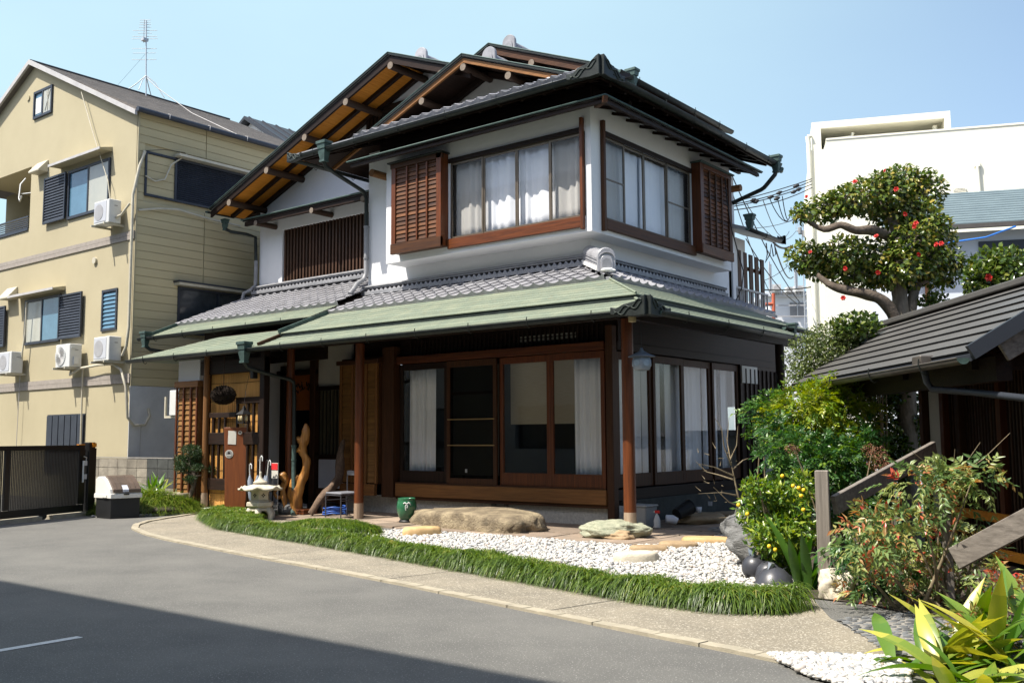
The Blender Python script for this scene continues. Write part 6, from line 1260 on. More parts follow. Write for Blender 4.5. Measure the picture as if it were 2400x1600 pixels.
q = fb_(1858, 1891, 716, 750, 69.9, .2, 'window', 'sticker_grey'); fb_(1874, 1876, 716, 750, 69.8, .05, 'mullion', 'white_plastic', q); q = fb_(1918, 1940, 716, 738, 69.9, .2, 'window', 'sticker_grey')
for v in (722, 748): fb_(1826, 1935, v, v+2, 69.2, .1, 'cable_tray', 'grey_trim')
tag(MB().tube([Q(1818, 760, 60), Q(1819, 694, 60)], .11, 7).tube([Q(1799, 720, 60), Q(1818, 719, 60)], .11, 7).build('red_pipe', 'rust_red', None), 'red pipe with a side arm standing before the distant building', 'pipe')
# lattice mast, poles
t = thing('lattice_mast', 'grey steel lattice mast beside the white building', 'mast', ground(Q(1907, 700, 58))); mb = MB()
c0_ = ground(Q(1907, 700, 58)); zm = Q(1907, 540, 58).z; w_ = .30
for sx, sy in ((-1, -1), (1, -1), (1, 1), (-1, 1)): MB().tube([c0_+R0*sx*w_+F0*sy*w_+zz*4, c0_+R0*sx*w_+F0*sy*w_+zz*zm], .035, 5).build('leg', 'galv', t)
for i in range(22):
    z = 4+i*(zm-4)/22; h = (zm-4)/22
    for d_, e_ in ((R0, F0), (F0, R0)):
        for s_ in (-1, 1): MB
    mb.tube([c0_-R0*w_-F0*w_+zz*z, c0_+R0*w_-F0*w_+zz*(z+h)], .018, 4).tube([c0_+R0*w_-F0*w_+zz*z, c0_-R0*w_-F0*w_+zz*(z+h)], .018, 4).tube([c0_-R0*w_-F0*w_+zz*z, c0_+R0*w_-F0*w_+zz*z], .018, 4).tube([c0_-R0*w_+F0*w_+zz*z, c0_+R0*w_+F0*w_+zz*(z+h)], .018, 4)
mb.build('lattice', 'galv', t, kind='stuff')
for (u, v, du) in ((1895, 545, -20), (1912, 560, 8), (1900, 552, -8)): MB().tube([Q(u-16, v, 57.6), Q(u+14, v, 57.6)], .05, 5).build('cross_arm', 'galv', t); MB().cyl(Q(u+du*.4, v+6, 57.5), Q(u+du*.4, v-8, 57.5), .11, n=8).build('insulator', 'sticker_grey', t)
for i in range(9): q = Q(1878+i*4.5, 541, 57.6); MB().cyl(q, q+zz*.32, .02, n=5).build('spike', 'galv', t)
for (u, v0, v1, dep, lb) in ((1811, 618, 690, 66, 'thin galvanised pole on the distant roof, left of the lattice mast'), (1872, 632, 685, 62, 'pair of bluish steel poles behind the camellia crown')): tag(MB().tube([Q(u, v1, dep), Q(u, v0, dep)], .07, 6).tube([Q(u+4, v1, dep), Q(u+4, v0+6, dep)], .05, 6).build('pole', 'galv', None), lb, 'pole')
# overhead cables
def wire(pts, r, lb, g='overhead cables'): return tag(MB().tube(pts, r, 5).build('overhead_cable', 'wire', None), lb, 'cable', g)
def sag(a, b, s, n=10): a, b = Vector(a), Vector(b); return [a+(b-a)*(i/n)-zz*(s*4*(i/n)*(1-i/n)) for i in range(n+1)]
for (v0, v1, s_, nm_) in ((482, 419, .05, 'topmost'), (485, 424, .12, 'second from top'), (490, 432, .1, 'third from top'), (494, 440, .2, 'lowest')): wire(sag(Q(1690, v0, 30), Q(1920, v1, 36), s_), .018, '%s black cable of the bundle running from the house to the white building' % nm_)
for (u, v), nm_ in zip(((1778, 469), (1785, 473), (1841, 452), (1820, 462), (1835, 466), (1882, 436), (1888, 444), (1876, 450)), ('leftmost', 'second from left, low', 'fifth from left', 'third from left', 'fourth from left', 'upper right', 'rightmost', 'lower right')): tag(MB().tube([Q(u-7, v+2, 32), Q(u, v, 32), Q(u+7, v-3, 32)], [.03, .075, .03], 6).build('cable_joint', 'wire', None), '%s black sleeve joint on the overhead cable bundle' % nm_, 'cable joint', 'cable joints')
wire(sag(Q(1762, 477, 31), Q(1878, 545, 50), .8), .014, 'thin cable hanging from the bundle to the lattice mast'); wire(sag(Q(1802, 470, 31), Q(1862, 545, 50), .7), .014, 'second thin cable drooping steeply towards the lattice mast'); wire(sag(Q(1765, 537, 40), Q(1875, 517, 45), .1), .014, 'single faint wire crossing the sky below the bundle')
for (a, b), nm_ in zip((((1818, 466), (1888, 492)), ((1836, 462), (1870, 492)), ((1848, 460), (1868, 488))), ('widest', 'middle', 'smallest')): wire(sag(Q(*a, 32), Q(*b, 33), .6), .016, '%s of three looping cable ends below the bundle by the white building' % nm_)
wire(sag(Q(1783, 557, 24), Q(1822, 570, 26), .0)+sag(Q(1822, 570, 26), Q(1860, 583, 28), .1), .03, 'thick cable leaving the rear eave of the house'); wire(sag(Q(1728, 405, 22), Q(1880, 715, 30), .25), .014, 'long slanting wire from the upper eave down to the right'); wire(sag(Q(1726, 440, 22), Q(1815, 700, 32), .2), .012, 'second slanting wire behind the balcony'); wire(sag(Q(1758, 562, 24), Q(1875, 720, 30), .2), .014, 'third slanting wire crossing below the rear eave'); wire(sag(Q(1827, 585, 26), Q(1867, 655, 40), .35), .022, 'cable hanging from the cable knot down to the right'); wire(sag(Q(1791, 685, 40), Q(1940, 674, 45), .1), .03, 'dark level cable above the distant roof'); wire(sag(Q(1791, 665, 40), Q(1856, 628, 50), .1), .016, 'thin wire rising to the right above the distant roof')
tag(MB().tube([Q(1806, 573, 25.5), Q(1808, 600, 25.5), Q(1802, 620, 25.5), Q(1814, 600, 25.5), Q(1818, 575, 25.5), Q(1822, 606, 25.5), Q(1828, 600, 25.5), Q(1825, 572, 25.5)], .018, 5).build('cable_knot', 'wire', None), 'tangle of looped cables hanging under the rear eave cable', 'cable')
wire([Q(1712, 405, 19), Q(1716, 470, 19), Q(1723, 530, 19), Q(1742, 610, 19), Q(1750, 640, 19), Q(1745, 680, 19), Q(1730, 710, 19)], .012, 'pale cable drooping in front of the balcony slats')
# ================================================================ vegetation
def unit(a): return a/np.maximum(np.linalg.norm(a, axis=-1, keepdims=True), 1e-9)
LEAF_S = (np.array([(0, 0, 0), (.4, .5, .10), (.4, 0, 0), (.4, -.5, .10), (1, 0, -.12)]), np.array([(0, 2, 1), (0, 3, 2), (2, 4, 1), (3, 4, 2)]))
LEAF_R = (np.array([(0, 0, 0), (.22, .40, .07), (.60, .46, .09), (.22, -.40, .07), (.60, -.46, .09), (1, 0, -.10), (.4, 0, 0)]), np.array([(0, 6, 1), (1, 6, 2), (2, 6, 5), (0, 3, 6), (3, 4, 6), (4, 5, 6)]))
def leafcloud(name, P, D, N, ln, wd, m, par, val, tpl=LEAF_S, kind='stuff', rs=None):
    V0, F = tpl; n = len(P); k = len(V0); D = unit(D); S = unit(np.cross(N, D)); N2 = np.cross(D, S); ln = np.asarray(ln).reshape(-1, 1); wd = np.asarray(wd).reshape(-1, 1)
    V = P[:, None]+V0[None, :, 0:1]*(ln*D)[:, None]+V0[None, :, 1:2]*(wd*S)[:, None]+V0[None, :, 2:3]*(ln*N2)[:, None]
    return np_obj(name, V.reshape(-1, 3), (F[None]+np.arange(n)[:, None, None]*k).reshape(-1, 3), m, par, np.repeat(np.clip(val, 0, 1), len(F)), kind)
def clumps(cl, n, rs, surf=.55):
    """points in a set of ellipsoids (c, r3), biased to the surface; returns P, outward normal, which"""
    w = np.array([c[1][0]*c[1][1]+c[1][0]*c[1][2]+c[1][1]*c[1][2] for c in cl]); idx = rs.choice(len(cl), n, p=w/w.sum())
    C = np.array([c[0] for c in cl])[idx]; Rr_ = np.array([c[1] for c in cl])[idx]; d = unit(rs.randn(n, 3)); r = np.maximum(0, 1-np.abs(rs.randn(n))*(1-surf))**.6*(1+rs.randn(n)*.07)
    return C+d*Rr_*r[:, None], unit(d/Rr_), idx
def px2(u, v, dep): return np.array(Q(u, v, dep))
def pcl(L, dep, depth_scale=.9, rs=None, jit=.25):
    rs = rs or np.random.RandomState(1); out = []
    for (u, v, ru, rv) in L:
        s_ = dep/2289; out.append((px2(u, v, dep+rs.uniform(-jit, jit)), np.array([ru*s_, (ru+rv)/2*s_*depth_scale, rv*s_])))
    return out
F3, R3_ = np.array(F0), np.array(R0)
# grass border (mondo grass)
def blades(name, roots, outd, h, rs, m='grass', par=None, wd=.0085, lean=1.75, val=None, seg=4):
    n = len(roots); hd = h*(.75+rs.rand(n)*.5); a = unit(outd+rs.randn(n, 3)*np.array([.75, .75, 0]))*np.array([1, 1, 0]); ln = lean*(.5+rs.rand(n)*.9); T_ = np.linspace(0, 1, seg+1); S = np.stack([-a[:, 1], a[:, 0], np.zeros(n)], 1)
    L = []
    for t in T_:
        p = roots+a*(hd*ln*(t**1.5))[:, None]+np.array([0, 0, 1])*(hd*(1.9*t-1.05*ln*t*t*1.05))[:, None]; p[:, 2] = np.maximum(p[:, 2], roots[:, 2]*.3+.004)
        ww = wd*(1-t**2.5)*.5+.0006; L += [p-S*ww, p+S*ww]
    V = np.stack(L, 1); k = 2*(seg+1); F = np.array([(2*i, 2*i+1, 2*i+3, 2*i+2) for i in range(seg)])
    return np_obj(name, V.reshape(-1, 3), (F[None]+np.arange(n)[:, None, None]*k).reshape(-1, 4), m, par, np.repeat(val if val is not None else rs.rand(n), seg), 'stuff')
rs = np.random.RandomState(17); L = plen(PIN); roots = []; outs = []; vals = []; hs = []
N_ = 27000
def drape(name, root, out, reach, up, drop, rs, val, wd=.008, m='grass', seg=5):
    n = len(root); a = unit(out*np.array([1, 1, 0])); S = np.stack([-a[:, 1], a[:, 0], np.zeros(n)], 1); L_ = []
    for t in np.linspace(0, 1, seg+1):
        p = root+a*(reach*t**1.15)[:, None]+np.array([0, 0, 1])*(up*4*t*(1-.62*t)-drop*t**2.6)[:, None]; p[:, 2] = np.maximum(p[:, 2], .006+.02*(1-t))
        ww = wd*(1-t**3)*.5+.0005; L_ += [p-S*ww, p+S*ww]
    V = np.stack(L_, 1); kk = 2*(seg+1); F = np.array([(2*i, 2*i+1, 2*i+3, 2*i+2) for i in range(seg)])
    return np_obj(name, V.reshape(-1, 3), (F[None]+np.arange(n)[:, None, None]*kk).reshape(-1, 4), m, None, np.repeat(np.clip(val, 0, 1), seg), 'stuff')
RT, OU, RE, UP, DR, VA = [], [], [], [], [], []
def tuft(cx, cy, cz, ox, oy, reach, up, drop, v, k):
    for q in range(k):
        a, b = rs.randn(2)*.04; RT.append((cx+a, cy+b, cz)); o = np.array([ox, oy])+rs.randn(2)*.55; OU.append((o[0], o[1], 0)); f = rs.uniform(.6, 1.25); RE.append(reach*f); UP.append(up*rs.uniform(.6, 1.3)); DR.append(drop*f); VA.append(v+rs.randn()*.14)
for i in range(640):
    s_ = (i+rs.rand())*L/640; (x, y), (dx, dy) = along(PIN, s_); nx, ny = -dy, dx; big = 1.12 if s_ > 9 else 1
    wid = .30+.07*math.sin(s_*2.1)+.06*math.sin(s_*5.3+1)+(.62*math.exp(-((s_-1.5)/1.1)**2) if s_ < 3.6 else 0); top = (.105+.02*math.sin(s_*7.3)+.015*math.sin(s_*17))*big; dry = .30*max(0, math.sin(s_*6.1+1.3*math.sin(s_*2.7)))**2
    tuft(x+nx*.15, y+ny*.15, top*.8, -nx, -ny, .15*big, .028, top*1.15, .36+dry*rs.rand()+rs.randn()*.1, 17)
    tuft(x+nx*.20, y+ny*.20, top, -nx*.9+rs.randn()*.3, -ny*.9+rs.randn()*.3, .17*big, .045, top*.95, .44+rs.randn()*.12, 13)
    for q in range(2 if wid < .5 else 5):
        t = .22+rs.rand()*wid; tuft(x+nx*t, y+ny*t, top*(.95-.3*(t/(wid+.22))**2), rs.randn(), rs.randn()-.2, .13, .05, .05, .5+rs.randn()*.13, 9)
    tuft(x+nx*(wid+.2), y+ny*(wid+.2), top*.7, nx, ny, .12, .04, top*.7, .42+rs.randn()*.1, 8)
for i in range(190):
    a = rs.rand()*6.28; r = math.sqrt(rs.rand()); z = .15*math.sqrt(max(.05, 1-r*r*.85)); tuft(-4.0+.82*r*math.cos(a), -2.0+.60*r*math.sin(a), z, math.cos(a)*r+rs.randn()*.2, math.sin(a)*r+rs.randn()*.2, .16, .05, .05+.12*r*r, .44+rs.randn()*.12, 26)
gb = drape('grass_border', np.array(RT), np.array(OU), np.array(RE), np.array(UP), np.array(DR), rs, np.array(VA)); tag(gb, kind='stuff')
m_ = MB(); k_ = 90; prof_ = ((.10, .012), (.14, .07), (.22, .09), (.42, .08), (.55, .012))
for i in range(k_+1):
    (x, y), (dx, dy) = along(PIN, L*i/k_)
    m_.v += [(x-dy*o_, y+dx*o_, z_) for o_, z_ in prof_]
m_.f = [(5*i+j_, 5*i+5+j_, 5*i+6+j_, 5*i+1+j_) for i in range(k_) for j_ in range(4)]; m_.sm = [True]*len(m_.f)
struct('grass_soil', m_, 'soil')
# grass mound left of the porch
mc = np.array(G(-7.0, 18.95)); n = 9000; a = rs.rand(n)*6.28; r = np.sqrt(rs.rand(n)); pr_ = np.stack([r*np.cos(a)*1.0, r*np.sin(a)*.6, .30*(1-r**2)], 1)
P = mc+pr_[:, :1]*R3_+pr_[:, 1:2]*F3+pr_[:, 2:]*np.array([0, 0, 1]); dn = P-mc; dn[:, 2] = 0
blades('grass_mound', P, dn*1.2, .2, rs, val=.25+.65*rs.rand(n)); V0, F_ = ico()
tag(rock('earth_mound', mc, (.95, .6, .22), 'soil', None, 51, n=3, amp=.05), kind='structure')
n = 900; a = rs.rand(n)*6.28; r = np.sqrt(rs.rand(n)); P = np.array(G(-6.35, 19.0))+(r*np.cos(a)*.75)[:, None]*R3_+(r*np.sin(a)*.5)[:, None]*F3; blades('dry_grass', P, np.stack([np.cos(a), np.sin(a), 0*a], 1), .13, rs, val=.6+.4*rs.rand(n), lean=1.2)
# strap leaves: aspidistra-like clumps, every blade an object
def blade_mesh(name, ln, wd, bend, fold, m, v, seg=7, twist=0):
    V = []; 
    for i in range(seg+1):
        t = i/seg; wv = wd*.5*(math.sin(math.pi*min(1, .08+t*.92))**.7)*(1 if t < .55 else 1-((t-.55)/.45)**2*.75); x = ln*(t-.18*bend*t*t); z = ln*(.0-bend*.55*t*t); tw = twist*t
        V += [(x, wv*math.cos(tw), z+fold*wv+wv*math.sin(tw)), (x, 0, z), (x, -wv*math.cos(tw), z+fold*wv-wv*math.sin(tw))]
    F = [f for i in range(seg) for f in ((3*i, 3*i+1, 3*i+4, 3*i+3), (3*i+1, 3*i+2, 3*i+5, 3*i+4))]
    me = bpy.data.meshes.new(name); me.from_pydata(V, [], F); at = me.attributes.new('v', 'FLOAT', 'FACE')
    at.data.foreach_set('value', [min(1, max(0, v+rnd.uniform(-.05, .05)+(.25 if (v > .6 and (i//2) > seg-3) else 0))) for i in range(len(F))]); me.polygons.foreach_set('use_smooth', [True]*len(F)); me.materials.append(MATS[m]); return me
def strap_plant(label, base, n, ln, wd, m, rs, spread=.25, vlo=.2, vhi=.7, tilt=(25, 75), cat='plant', azc=None, azw=math.pi):
    t = thing('leafy_plant', label, cat, base); ms = [blade_mesh('leaf', 1, wd/ln, rs.uniform(.15, .75), .25, m, vlo+(vhi-vlo)*k/5, twist=rs.uniform(-.5, .5)) for k in range(6)]
    for i in range(n):
        az = (azc if azc is not None else 0)+rs.uniform(-azw, azw); el = D2R(rs.uniform(*tilt)); r = spread*math.sqrt(rs.rand()); a2 = rs.rand()*6.28; s_ = ln*rs.uniform(.65, 1.15)
        inst('leaf', ms[rs.randint(6)], t, T(base[0]+r*math.cos(a2), base[1]+r*math.sin(a2), base[2]) @ Matrix.Rotation(az, 4, 'Z') @ Matrix.Rotation(-el, 4, 'Y') @ Matrix.Rotation(rs.uniform(-.5, .5), 4, 'X') @ Matrix.Diagonal((s_, s_, s_, 1)))
    return t
AZR = math.atan2(R0.y, R0.x)
strap_plant('clump of long yellow green strap leaves filling the lower right corner', G(2.62, 6.0, 0), 40, .62, .095, 'aspidistra', np.random.RandomState(4), .38, .45, 1.0, (18, 66))
strap_plant('second clump of broad strap leaves at the right edge, behind the corner clump', G(3.05, 6.3, 0), 30, .66, .095, 'aspidistra', np.random.RandomState(5), .28, .3, .8, (30, 78))
strap_plant('low strap leaves cut off by the bottom edge below the corner clump', G(2.55, 5.45, -.05), 22, .5, .085, 'aspidistra', np.random.RandomState(6), .25, .5, 1.0, (15, 50))
strap_plant('dark green upright strap leaves between the citrus bush and the wooden post', G(2.68, 9.15, 0), 13, .72, .11, 'aspidistra', np.random.RandomState(7), .14, .0, .4, (62, 84))
strap_plant('spiky bright green plant on the mound by the block wall', np.array(G(-7.15, 19.7, .28)), 26, .62, .06, 'aspidistra', np.random.RandomState(8), .14, .25, .75, (30, 72))
# camellia
TD = 14.5; cp = Vector(G(5.83, TD)); cam_t = thing('camellia_tree', 'cloud pruned camellia tree with red flowers above the gatehouse roof', 'tree', cp)
def q3(u, v, d=0): return Q(u, v, TD+d)
def limb(pts, rad, seed, nm='limb', par=None, m='bark_grey'): return gnarl([Vector(p) for p in pts], rad, m, par or cam_t, nm, seed, 9, 4, .12)
tr = limb([cp+zz*-.05, cp+zz*.6, q3(2122, 1000), q3(2118, 850), q3(2118, 740), q3(2116, 690)], [.17, .14, .135, .125, .12, .11], 1, 'trunk')
limb([q3(2112, 790, -.1), q3(2098, 745, -.15), q3(2072, 712, -.2), q3(2040, 698, -.2), q3(1995, 690, -.15), q3(1955, 676, -.1), q3(1925, 650)], [.10, .09, .085, .08, .07, .055, .03], 2, m='bark_dark'); limb([q3(2125, 770, .1), q3(2146, 735), q3(2150, 700), q3(2170, 672), q3(2210, 660)], [.08, .075, .07, .05, .03], 3)
limb([q3(2116, 700), q3(2110, 620), q3(2118, 550), q3(2090, 490), q3(2070, 450)], [.11, .10, .085, .06, .03], 4); limb([q3(2110, 570), q3(2060, 545, -.3), q3(2020, 545, -.4), q3(1985, 532, -.4), q3(1945, 542, -.3), q3(1905, 520, -.2), q3(1880, 500)], [.07, .075, .06, .055, .045, .03, .02], 5, m='bark_dark'); limb([q3(2120, 560), q3(2160, 520, .1), q3(2185, 480)], [.07, .05, .03], 6)
rs = np.random.RandomState(23)
CL = pcl([(2065, 462, 85, 48), (2140, 428, 62, 38), (2190, 455, 48, 50), (2100, 425, 40, 25), (2005, 472, 62, 36), (1945, 492, 55, 34), (1893, 502, 26, 22), (2180, 530, 52, 50), (2120, 500, 70, 40), (2215, 560, 40, 45), (2150, 570, 55, 40)], TD, .8, rs, .3)+pcl([(1895, 608, 45, 36), (1930, 622, 50, 40), (1985, 600, 52, 40), (1990, 645, 60, 34), (2045, 612, 60, 50), (2060, 655, 60, 34), (2120, 630, 65, 48), (2185, 625, 60, 42), (2235, 622, 38, 34), (2215, 660, 50, 25), (2130, 668, 45, 25)], TD, .8, rs, .3)
NC = 10500
P, Nn, idx = clumps(CL, NC, rs, .6); D = unit(Nn*.8+rs.randn(NC, 3)*.7+np.array([0, 0, -.25])); N2 = unit(Nn+np.array([0, 0, .7])+rs.randn(NC, 3)*.4)
val = np.clip(.53+rs.randn(NC)*.22+(rs.rand(NC) < .06)*.4, 0, 1)
leafcloud('crown', P, D, N2, .080*(.8+.45*rs.rand(NC)), .054*(.8+.4*rs.rand(NC)), 'camellia', cam_t, val, LEAF_R)
mb = MB()
for i in range(230):
    k = rs.randint(len(CL)); c, r = CL[k]; p = c+unit(rs.randn(3))*r*.9; q = c+unit(rs.randn(3))*r*.25; mb.tube([Vector(q), Vector((p+q)/2+rs.randn(3)*.03), Vector(p)], [.012, .008, .004], 5, False)
mb.build('twigs', 'bark_grey', cam_t, kind='stuff')
def flower(p, r, par, seed):
    rs2 = np.random.RandomState(seed); mb = MB(); f = unit(np.array([-.3, -.8, .1])+rs2.randn(3)*.25); a = unit(np.cross(f, [0, 0, 1])); b = np.cross(a, f)
    for ring, (nn, rr, up) in enumerate(((6, 1, .15), (5, .7, .45), (3, .4, .65))):
        for k in range(nn):
            an = 2*math.pi*k/nn+ring*.5; d = a*math.cos(an)+b*math.sin(an); s_ = -a*math.sin(an)+b*math.cos(an); o_ = np.array(p)
            mb.add([o_, o_+(d*.55-s_*.5)*r*rr+f*r*up*.6, o_+d*r*rr+f*r*up, o_+(d*.55+s_*.5)*r*rr+f*r*up*.6], [(0, 1, 2, 3)], True)
    return mb.build('flower', 'flower', par)
for i, (u, v) in enumerate(((2023, 427), (2121, 447), (2140, 507), (2164, 530), (2160, 538), (2068, 560), (2210, 582), (2222, 580), (2168, 605), (1992, 637), (2069, 647), (1984, 707), (1906, 462), (2096, 401), (1910, 596))): flower(Q(u, v, TD-.75), .042 if i not in (12, 13, 14) else .03, cam_t, i)
rs = np.random.RandomState(29); t = thing('camellia_shrub', 'small camellia with one red flower behind the gatehouse roof at the right edge', 'shrub', ground(Q(2345, 700, 15.5)))
CL2 = pcl([(2345, 635, 58, 42), (2310, 665, 40, 35), (2385, 640, 50, 45), (2300, 690, 25, 20), (2350, 680, 60, 30)], 15.5, .9, rs, .2); P, Nn, _ = clumps(CL2, 1700, rs); leafcloud('foliage', P, unit(Nn+rs.randn(1700, 3)*.7), unit(Nn+np.array([0, 0, .6])+rs.randn(1700, 3)*.4), .10*(.8+.4*rs.rand(1700)), .066, 'camellia', t, .42+rs.randn(1700)*.2, LEAF_R); flower(Q(2331, 663, 15), .07, t, 91); limb([ground(Q(2350, 700, 15.5)), Q(2350, 720, 15.5), Q(2345, 650, 15.5)], [.06, .05, .03], 9, 'trunk', t)
def bush(name, label, L, dep, n, ln, wd, m, seed, vmean=.45, vsd=.22, tpl=LEAF_S, surf=.5, cat='shrub', up=.3, spray=0, dz=.9, stems=8, base=None, jit=.3):
    rs = np.random.RandomState(seed); CLb = pcl(L, dep, dz, rs, jit); b0 = base if base is not None else ground(Q(np.mean([l[0] for l in L]), 1000, dep)); t = thing(name, label, cat, b0)
    if spray:
        k = n//spray; P0, Nn, _ = clumps(CLb, k, rs, surf); ax = unit(Nn*.9+rs.randn(k, 3)*.55+np.array([0, 0, up])); sd_ = unit(np.cross(ax, rs.randn(k, 3)*.5+np.array([0, 0, 1]))); j = np.arange(spray); tt = (j//2+1)/(spray/2+.5); sg = np.where(j % 2, 1, -1); Ls = ln*2.6*(.7+.6*rs.rand(k))
        P = (P0[:, None]+ax[:, None]*(tt[None, :, None]*Ls[:, None, None])-np.array([0, 0, 1])*(tt**2*.35)[None, :, None]*Ls[:, None, None]).reshape(-1, 3); D = unit((ax[:, None]*.75+sd_[:, None]*sg[None, :, None]*.8+rs.randn(k, spray, 3)*.18-np.array([0, 0, .25])).reshape(-1, 3)); N2 = unit(np.repeat(np.cross(ax, sd_), spray, 0)*np.sign(np.cross(ax, sd_)[:, 2:]).repeat(spray, 0)+rs.randn(len(P), 3)*.3); val = np.repeat(vmean+rs.randn(k)*vsd, spray)+rs.randn(len(P))*.07
    else:
        P, Nn, _ = clumps(CLb, n, rs, surf); D = unit(Nn*.7+rs.randn(n, 3)*.7+np.array([0, 0, up])); N2 = unit(Nn+np.array([0, 0, .6])+rs.randn(n, 3)*.5); val = vmean+rs.randn(n)*vsd
    m_ = len(P); leafcloud('foliage', P, D, N2, ln*(.7+.6*rs.rand(m_)), wd*(.75+.5*rs.rand(m_)), m, t, val, tpl)
    for i in range(stems):
        c, r = CLb[rs.randint(len(CLb))]; e = Vector(c+rs.randn(3)*r*.4); s_ = Vector(b0)+R0*rs.uniform(-.25, .25)+F0*rs.uniform(-.2, .2); MB().tube([s_, s_.lerp(e, .5)+Vector(rs.randn(3)*.06), e], [.016, .011, .004], 6).build('stem', 'twig', t)
    return t, CLb
bush('clipped_hedge', 'rounded clipped hedge bush below the camellia, left of the gatehouse roof', [(1900, 850, 60, 62), (1955, 815, 70, 55), (2010, 830, 60, 60), (1880, 905, 42, 45), (1950, 890, 70, 45), (2030, 880, 45, 50)], 14.1, 13000, .042, .024, 'box_leaf', 61, .55, .22)
bush('camellia_shrub', 'dark broad leaved shrub between the hedge and the camellia trunk', [(2010, 775, 55, 32), (1990, 800, 40, 25), (2060, 800, 30, 30), (2040, 850, 40, 30)], 13.9, 1300, .085, .056, 'camellia', 62, .38, .2, LEAF_R)
bush('dark_shrub', 'dark shrub in the shade beneath the gatehouse eave', [(2060, 960, 50, 60), (2075, 1050, 45, 60), (2040, 900, 40, 40), (2150, 1000, 30, 70), (2190, 715, 40, 14), (2100, 930, 40, 40), (2095, 1090, 40, 60), (2000, 920, 50, 40)], 14.6, 5200, .075, .045, 'camellia', 63, .3, .2, LEAF_R)
bush('nandina', 'tall bright yellow green nandina in the middle of the shrubs', [(1890, 955, 85, 40), (1950, 945, 75, 45), (1850, 990, 60, 45), (1915, 1005, 85, 50), (1985, 985, 60, 60), (1960, 1040, 70, 40)], 12.2, 10500, .062, .026, 'nandina', 64, .88, .15, spray=9, up=.25, stems=10)  # sunlit top of the big nandina, its brightness put into the leaf tone
bush('nandina', 'bluish green nandina foliage under the bright one, behind the wooden post', [(1850, 1070, 75, 45), (1910, 1090, 90, 55), (1985, 1100, 75, 55), (2020, 1060, 45, 60), (1880, 1150, 85, 55), (1960, 1170, 90, 55), (1830, 1030, 45, 50), (2030, 1150, 45, 60)], 11.7, 13500, .056, .026, 'nandina', 65, .42, .16, spray=9, up=.2, stems=10)
bush('nandina', 'arching nandina sprigs reaching left in front of the dark side doors', [(1775, 985, 40, 22), (1810, 960, 45, 25), (1795, 1020, 35, 30), (1820, 1060, 35, 30)], 12.6, 1500, .065, .024, 'nandina', 66, .45, .15, spray=9, up=.1, stems=5)
cb, CLk = bush('kumquat', 'small citrus bush with orange fruits beside the boulder', [(1790, 1165, 52, 36), (1765, 1210, 50, 48), (1820, 1200, 60, 50), (1850, 1250, 48, 52), (1800, 1260, 62, 44), (1825, 1310, 42, 42), (1760, 1150, 30, 26), (1870, 1150, 30, 40)], 9.9, 4200, .07, .032, 'citrus', 67, .55, .25, stems=9)
for i, (u, v) in enumerate(((1863, 1150), (1868, 1168), (1874, 1155), (1722, 1187), (1790, 1282), (1804, 1290), (1742, 1208), (1850, 1145), (1826, 1122), (1872, 1200))): c = Q(u, v, 9.35); MB().lathe(c, [(.001, -.021), (.015, -.015), (.02, 0), (.015, .015), (.001, .021)], 10).build('fruit', 'lemon', cb)
# red tipped nandina in front: nearest leaves are objects of their own
fn, CLf = bush('red_tipped_nandina', 'red tipped nandina growing in front of the gatehouse slats', [(2230, 1125, 75, 26), (2160, 1135, 60, 28), (2110, 1145, 45, 26), (2280, 1140, 38, 36), (2200, 1180, 70, 40), (2060, 1240, 85, 45), (2130, 1260, 90, 55), (2000, 1280, 55, 40), (2080, 1320, 90, 40), (2230, 1290, 80, 45), (2270, 1350, 55, 40), (2180, 1340, 60, 50), (2010, 1370, 40, 40)], 8.0, 4200, .066, .024, 'nandina_red', 68, .52, .2, spray=9, up=.1, stems=12, base=G(3.3, 8.0))
bush('nandina', 'dark green undergrowth behind the red tipped nandina, next to the wooden post', [(2000, 1320, 50, 60), (2060, 1350, 70, 45), (2120, 1380, 60, 30), (1990, 1400, 40, 30)], 8.7, 3400, .05, .022, 'nandina', 69, .3, .15, spray=7, up=.2, stems=5)
rs = np.random.RandomState(70); lm = []
for k in range(10):
    me = bpy.data.meshes.new('leaf'); V0, F_2 = np.array([(0, 0, 0), (.25, .42, .05), (.6, .40, .03), (.25, -.42, .05), (.6, -.40, .03), (1, 0, -.16), (.3, 0, 0), (.65, 0, -.04)]), [(0, 6, 1), (1, 6, 7, 2), (2, 7, 5), (0, 3, 6), (3, 4, 7, 6), (4, 5, 7)]
    me.from_pydata([(x, y*.34, z) for x, y, z in V0], [], F_2); v = .32+.05*k; at = me.attributes.new('v', 'FLOAT', 'FACE'); at.data.foreach_set('value', [v, v, min(1, v+(.45 if k > 4 else .1)), v, v, min(1, v+(.45 if k > 4 else .1))]); me.materials.append(MATS['nandina_red']); lm.append(me)
P, Nn, _ = clumps([c for c in CLf[5:]], 270, rs, .8)
for i in range(270):
    d = Vector(Nn[i]*.6+rs.randn(3)*.5+np.array([0, 0, -.25])-F3*.35).normalized(); n_ = Vector(rs.randn(3)*.35)+zz*.9-F0*.25; y = n_.cross(d).normalized(); z = d.cross(y); p = P[i]-F3*.12; s_ = .085*rs.uniform(.7, 1.35)
    inst('leaf', lm[rs.randint(10)], fn, Matrix(((d.x*s_, y.x*s_, z.x*s_, p[0]), (d.y*s_, y.y*s_, z.y*s_, p[1]), (d.z*s_, y.z*s_, z.z*s_, p[2]), (0, 0, 0, 1))))
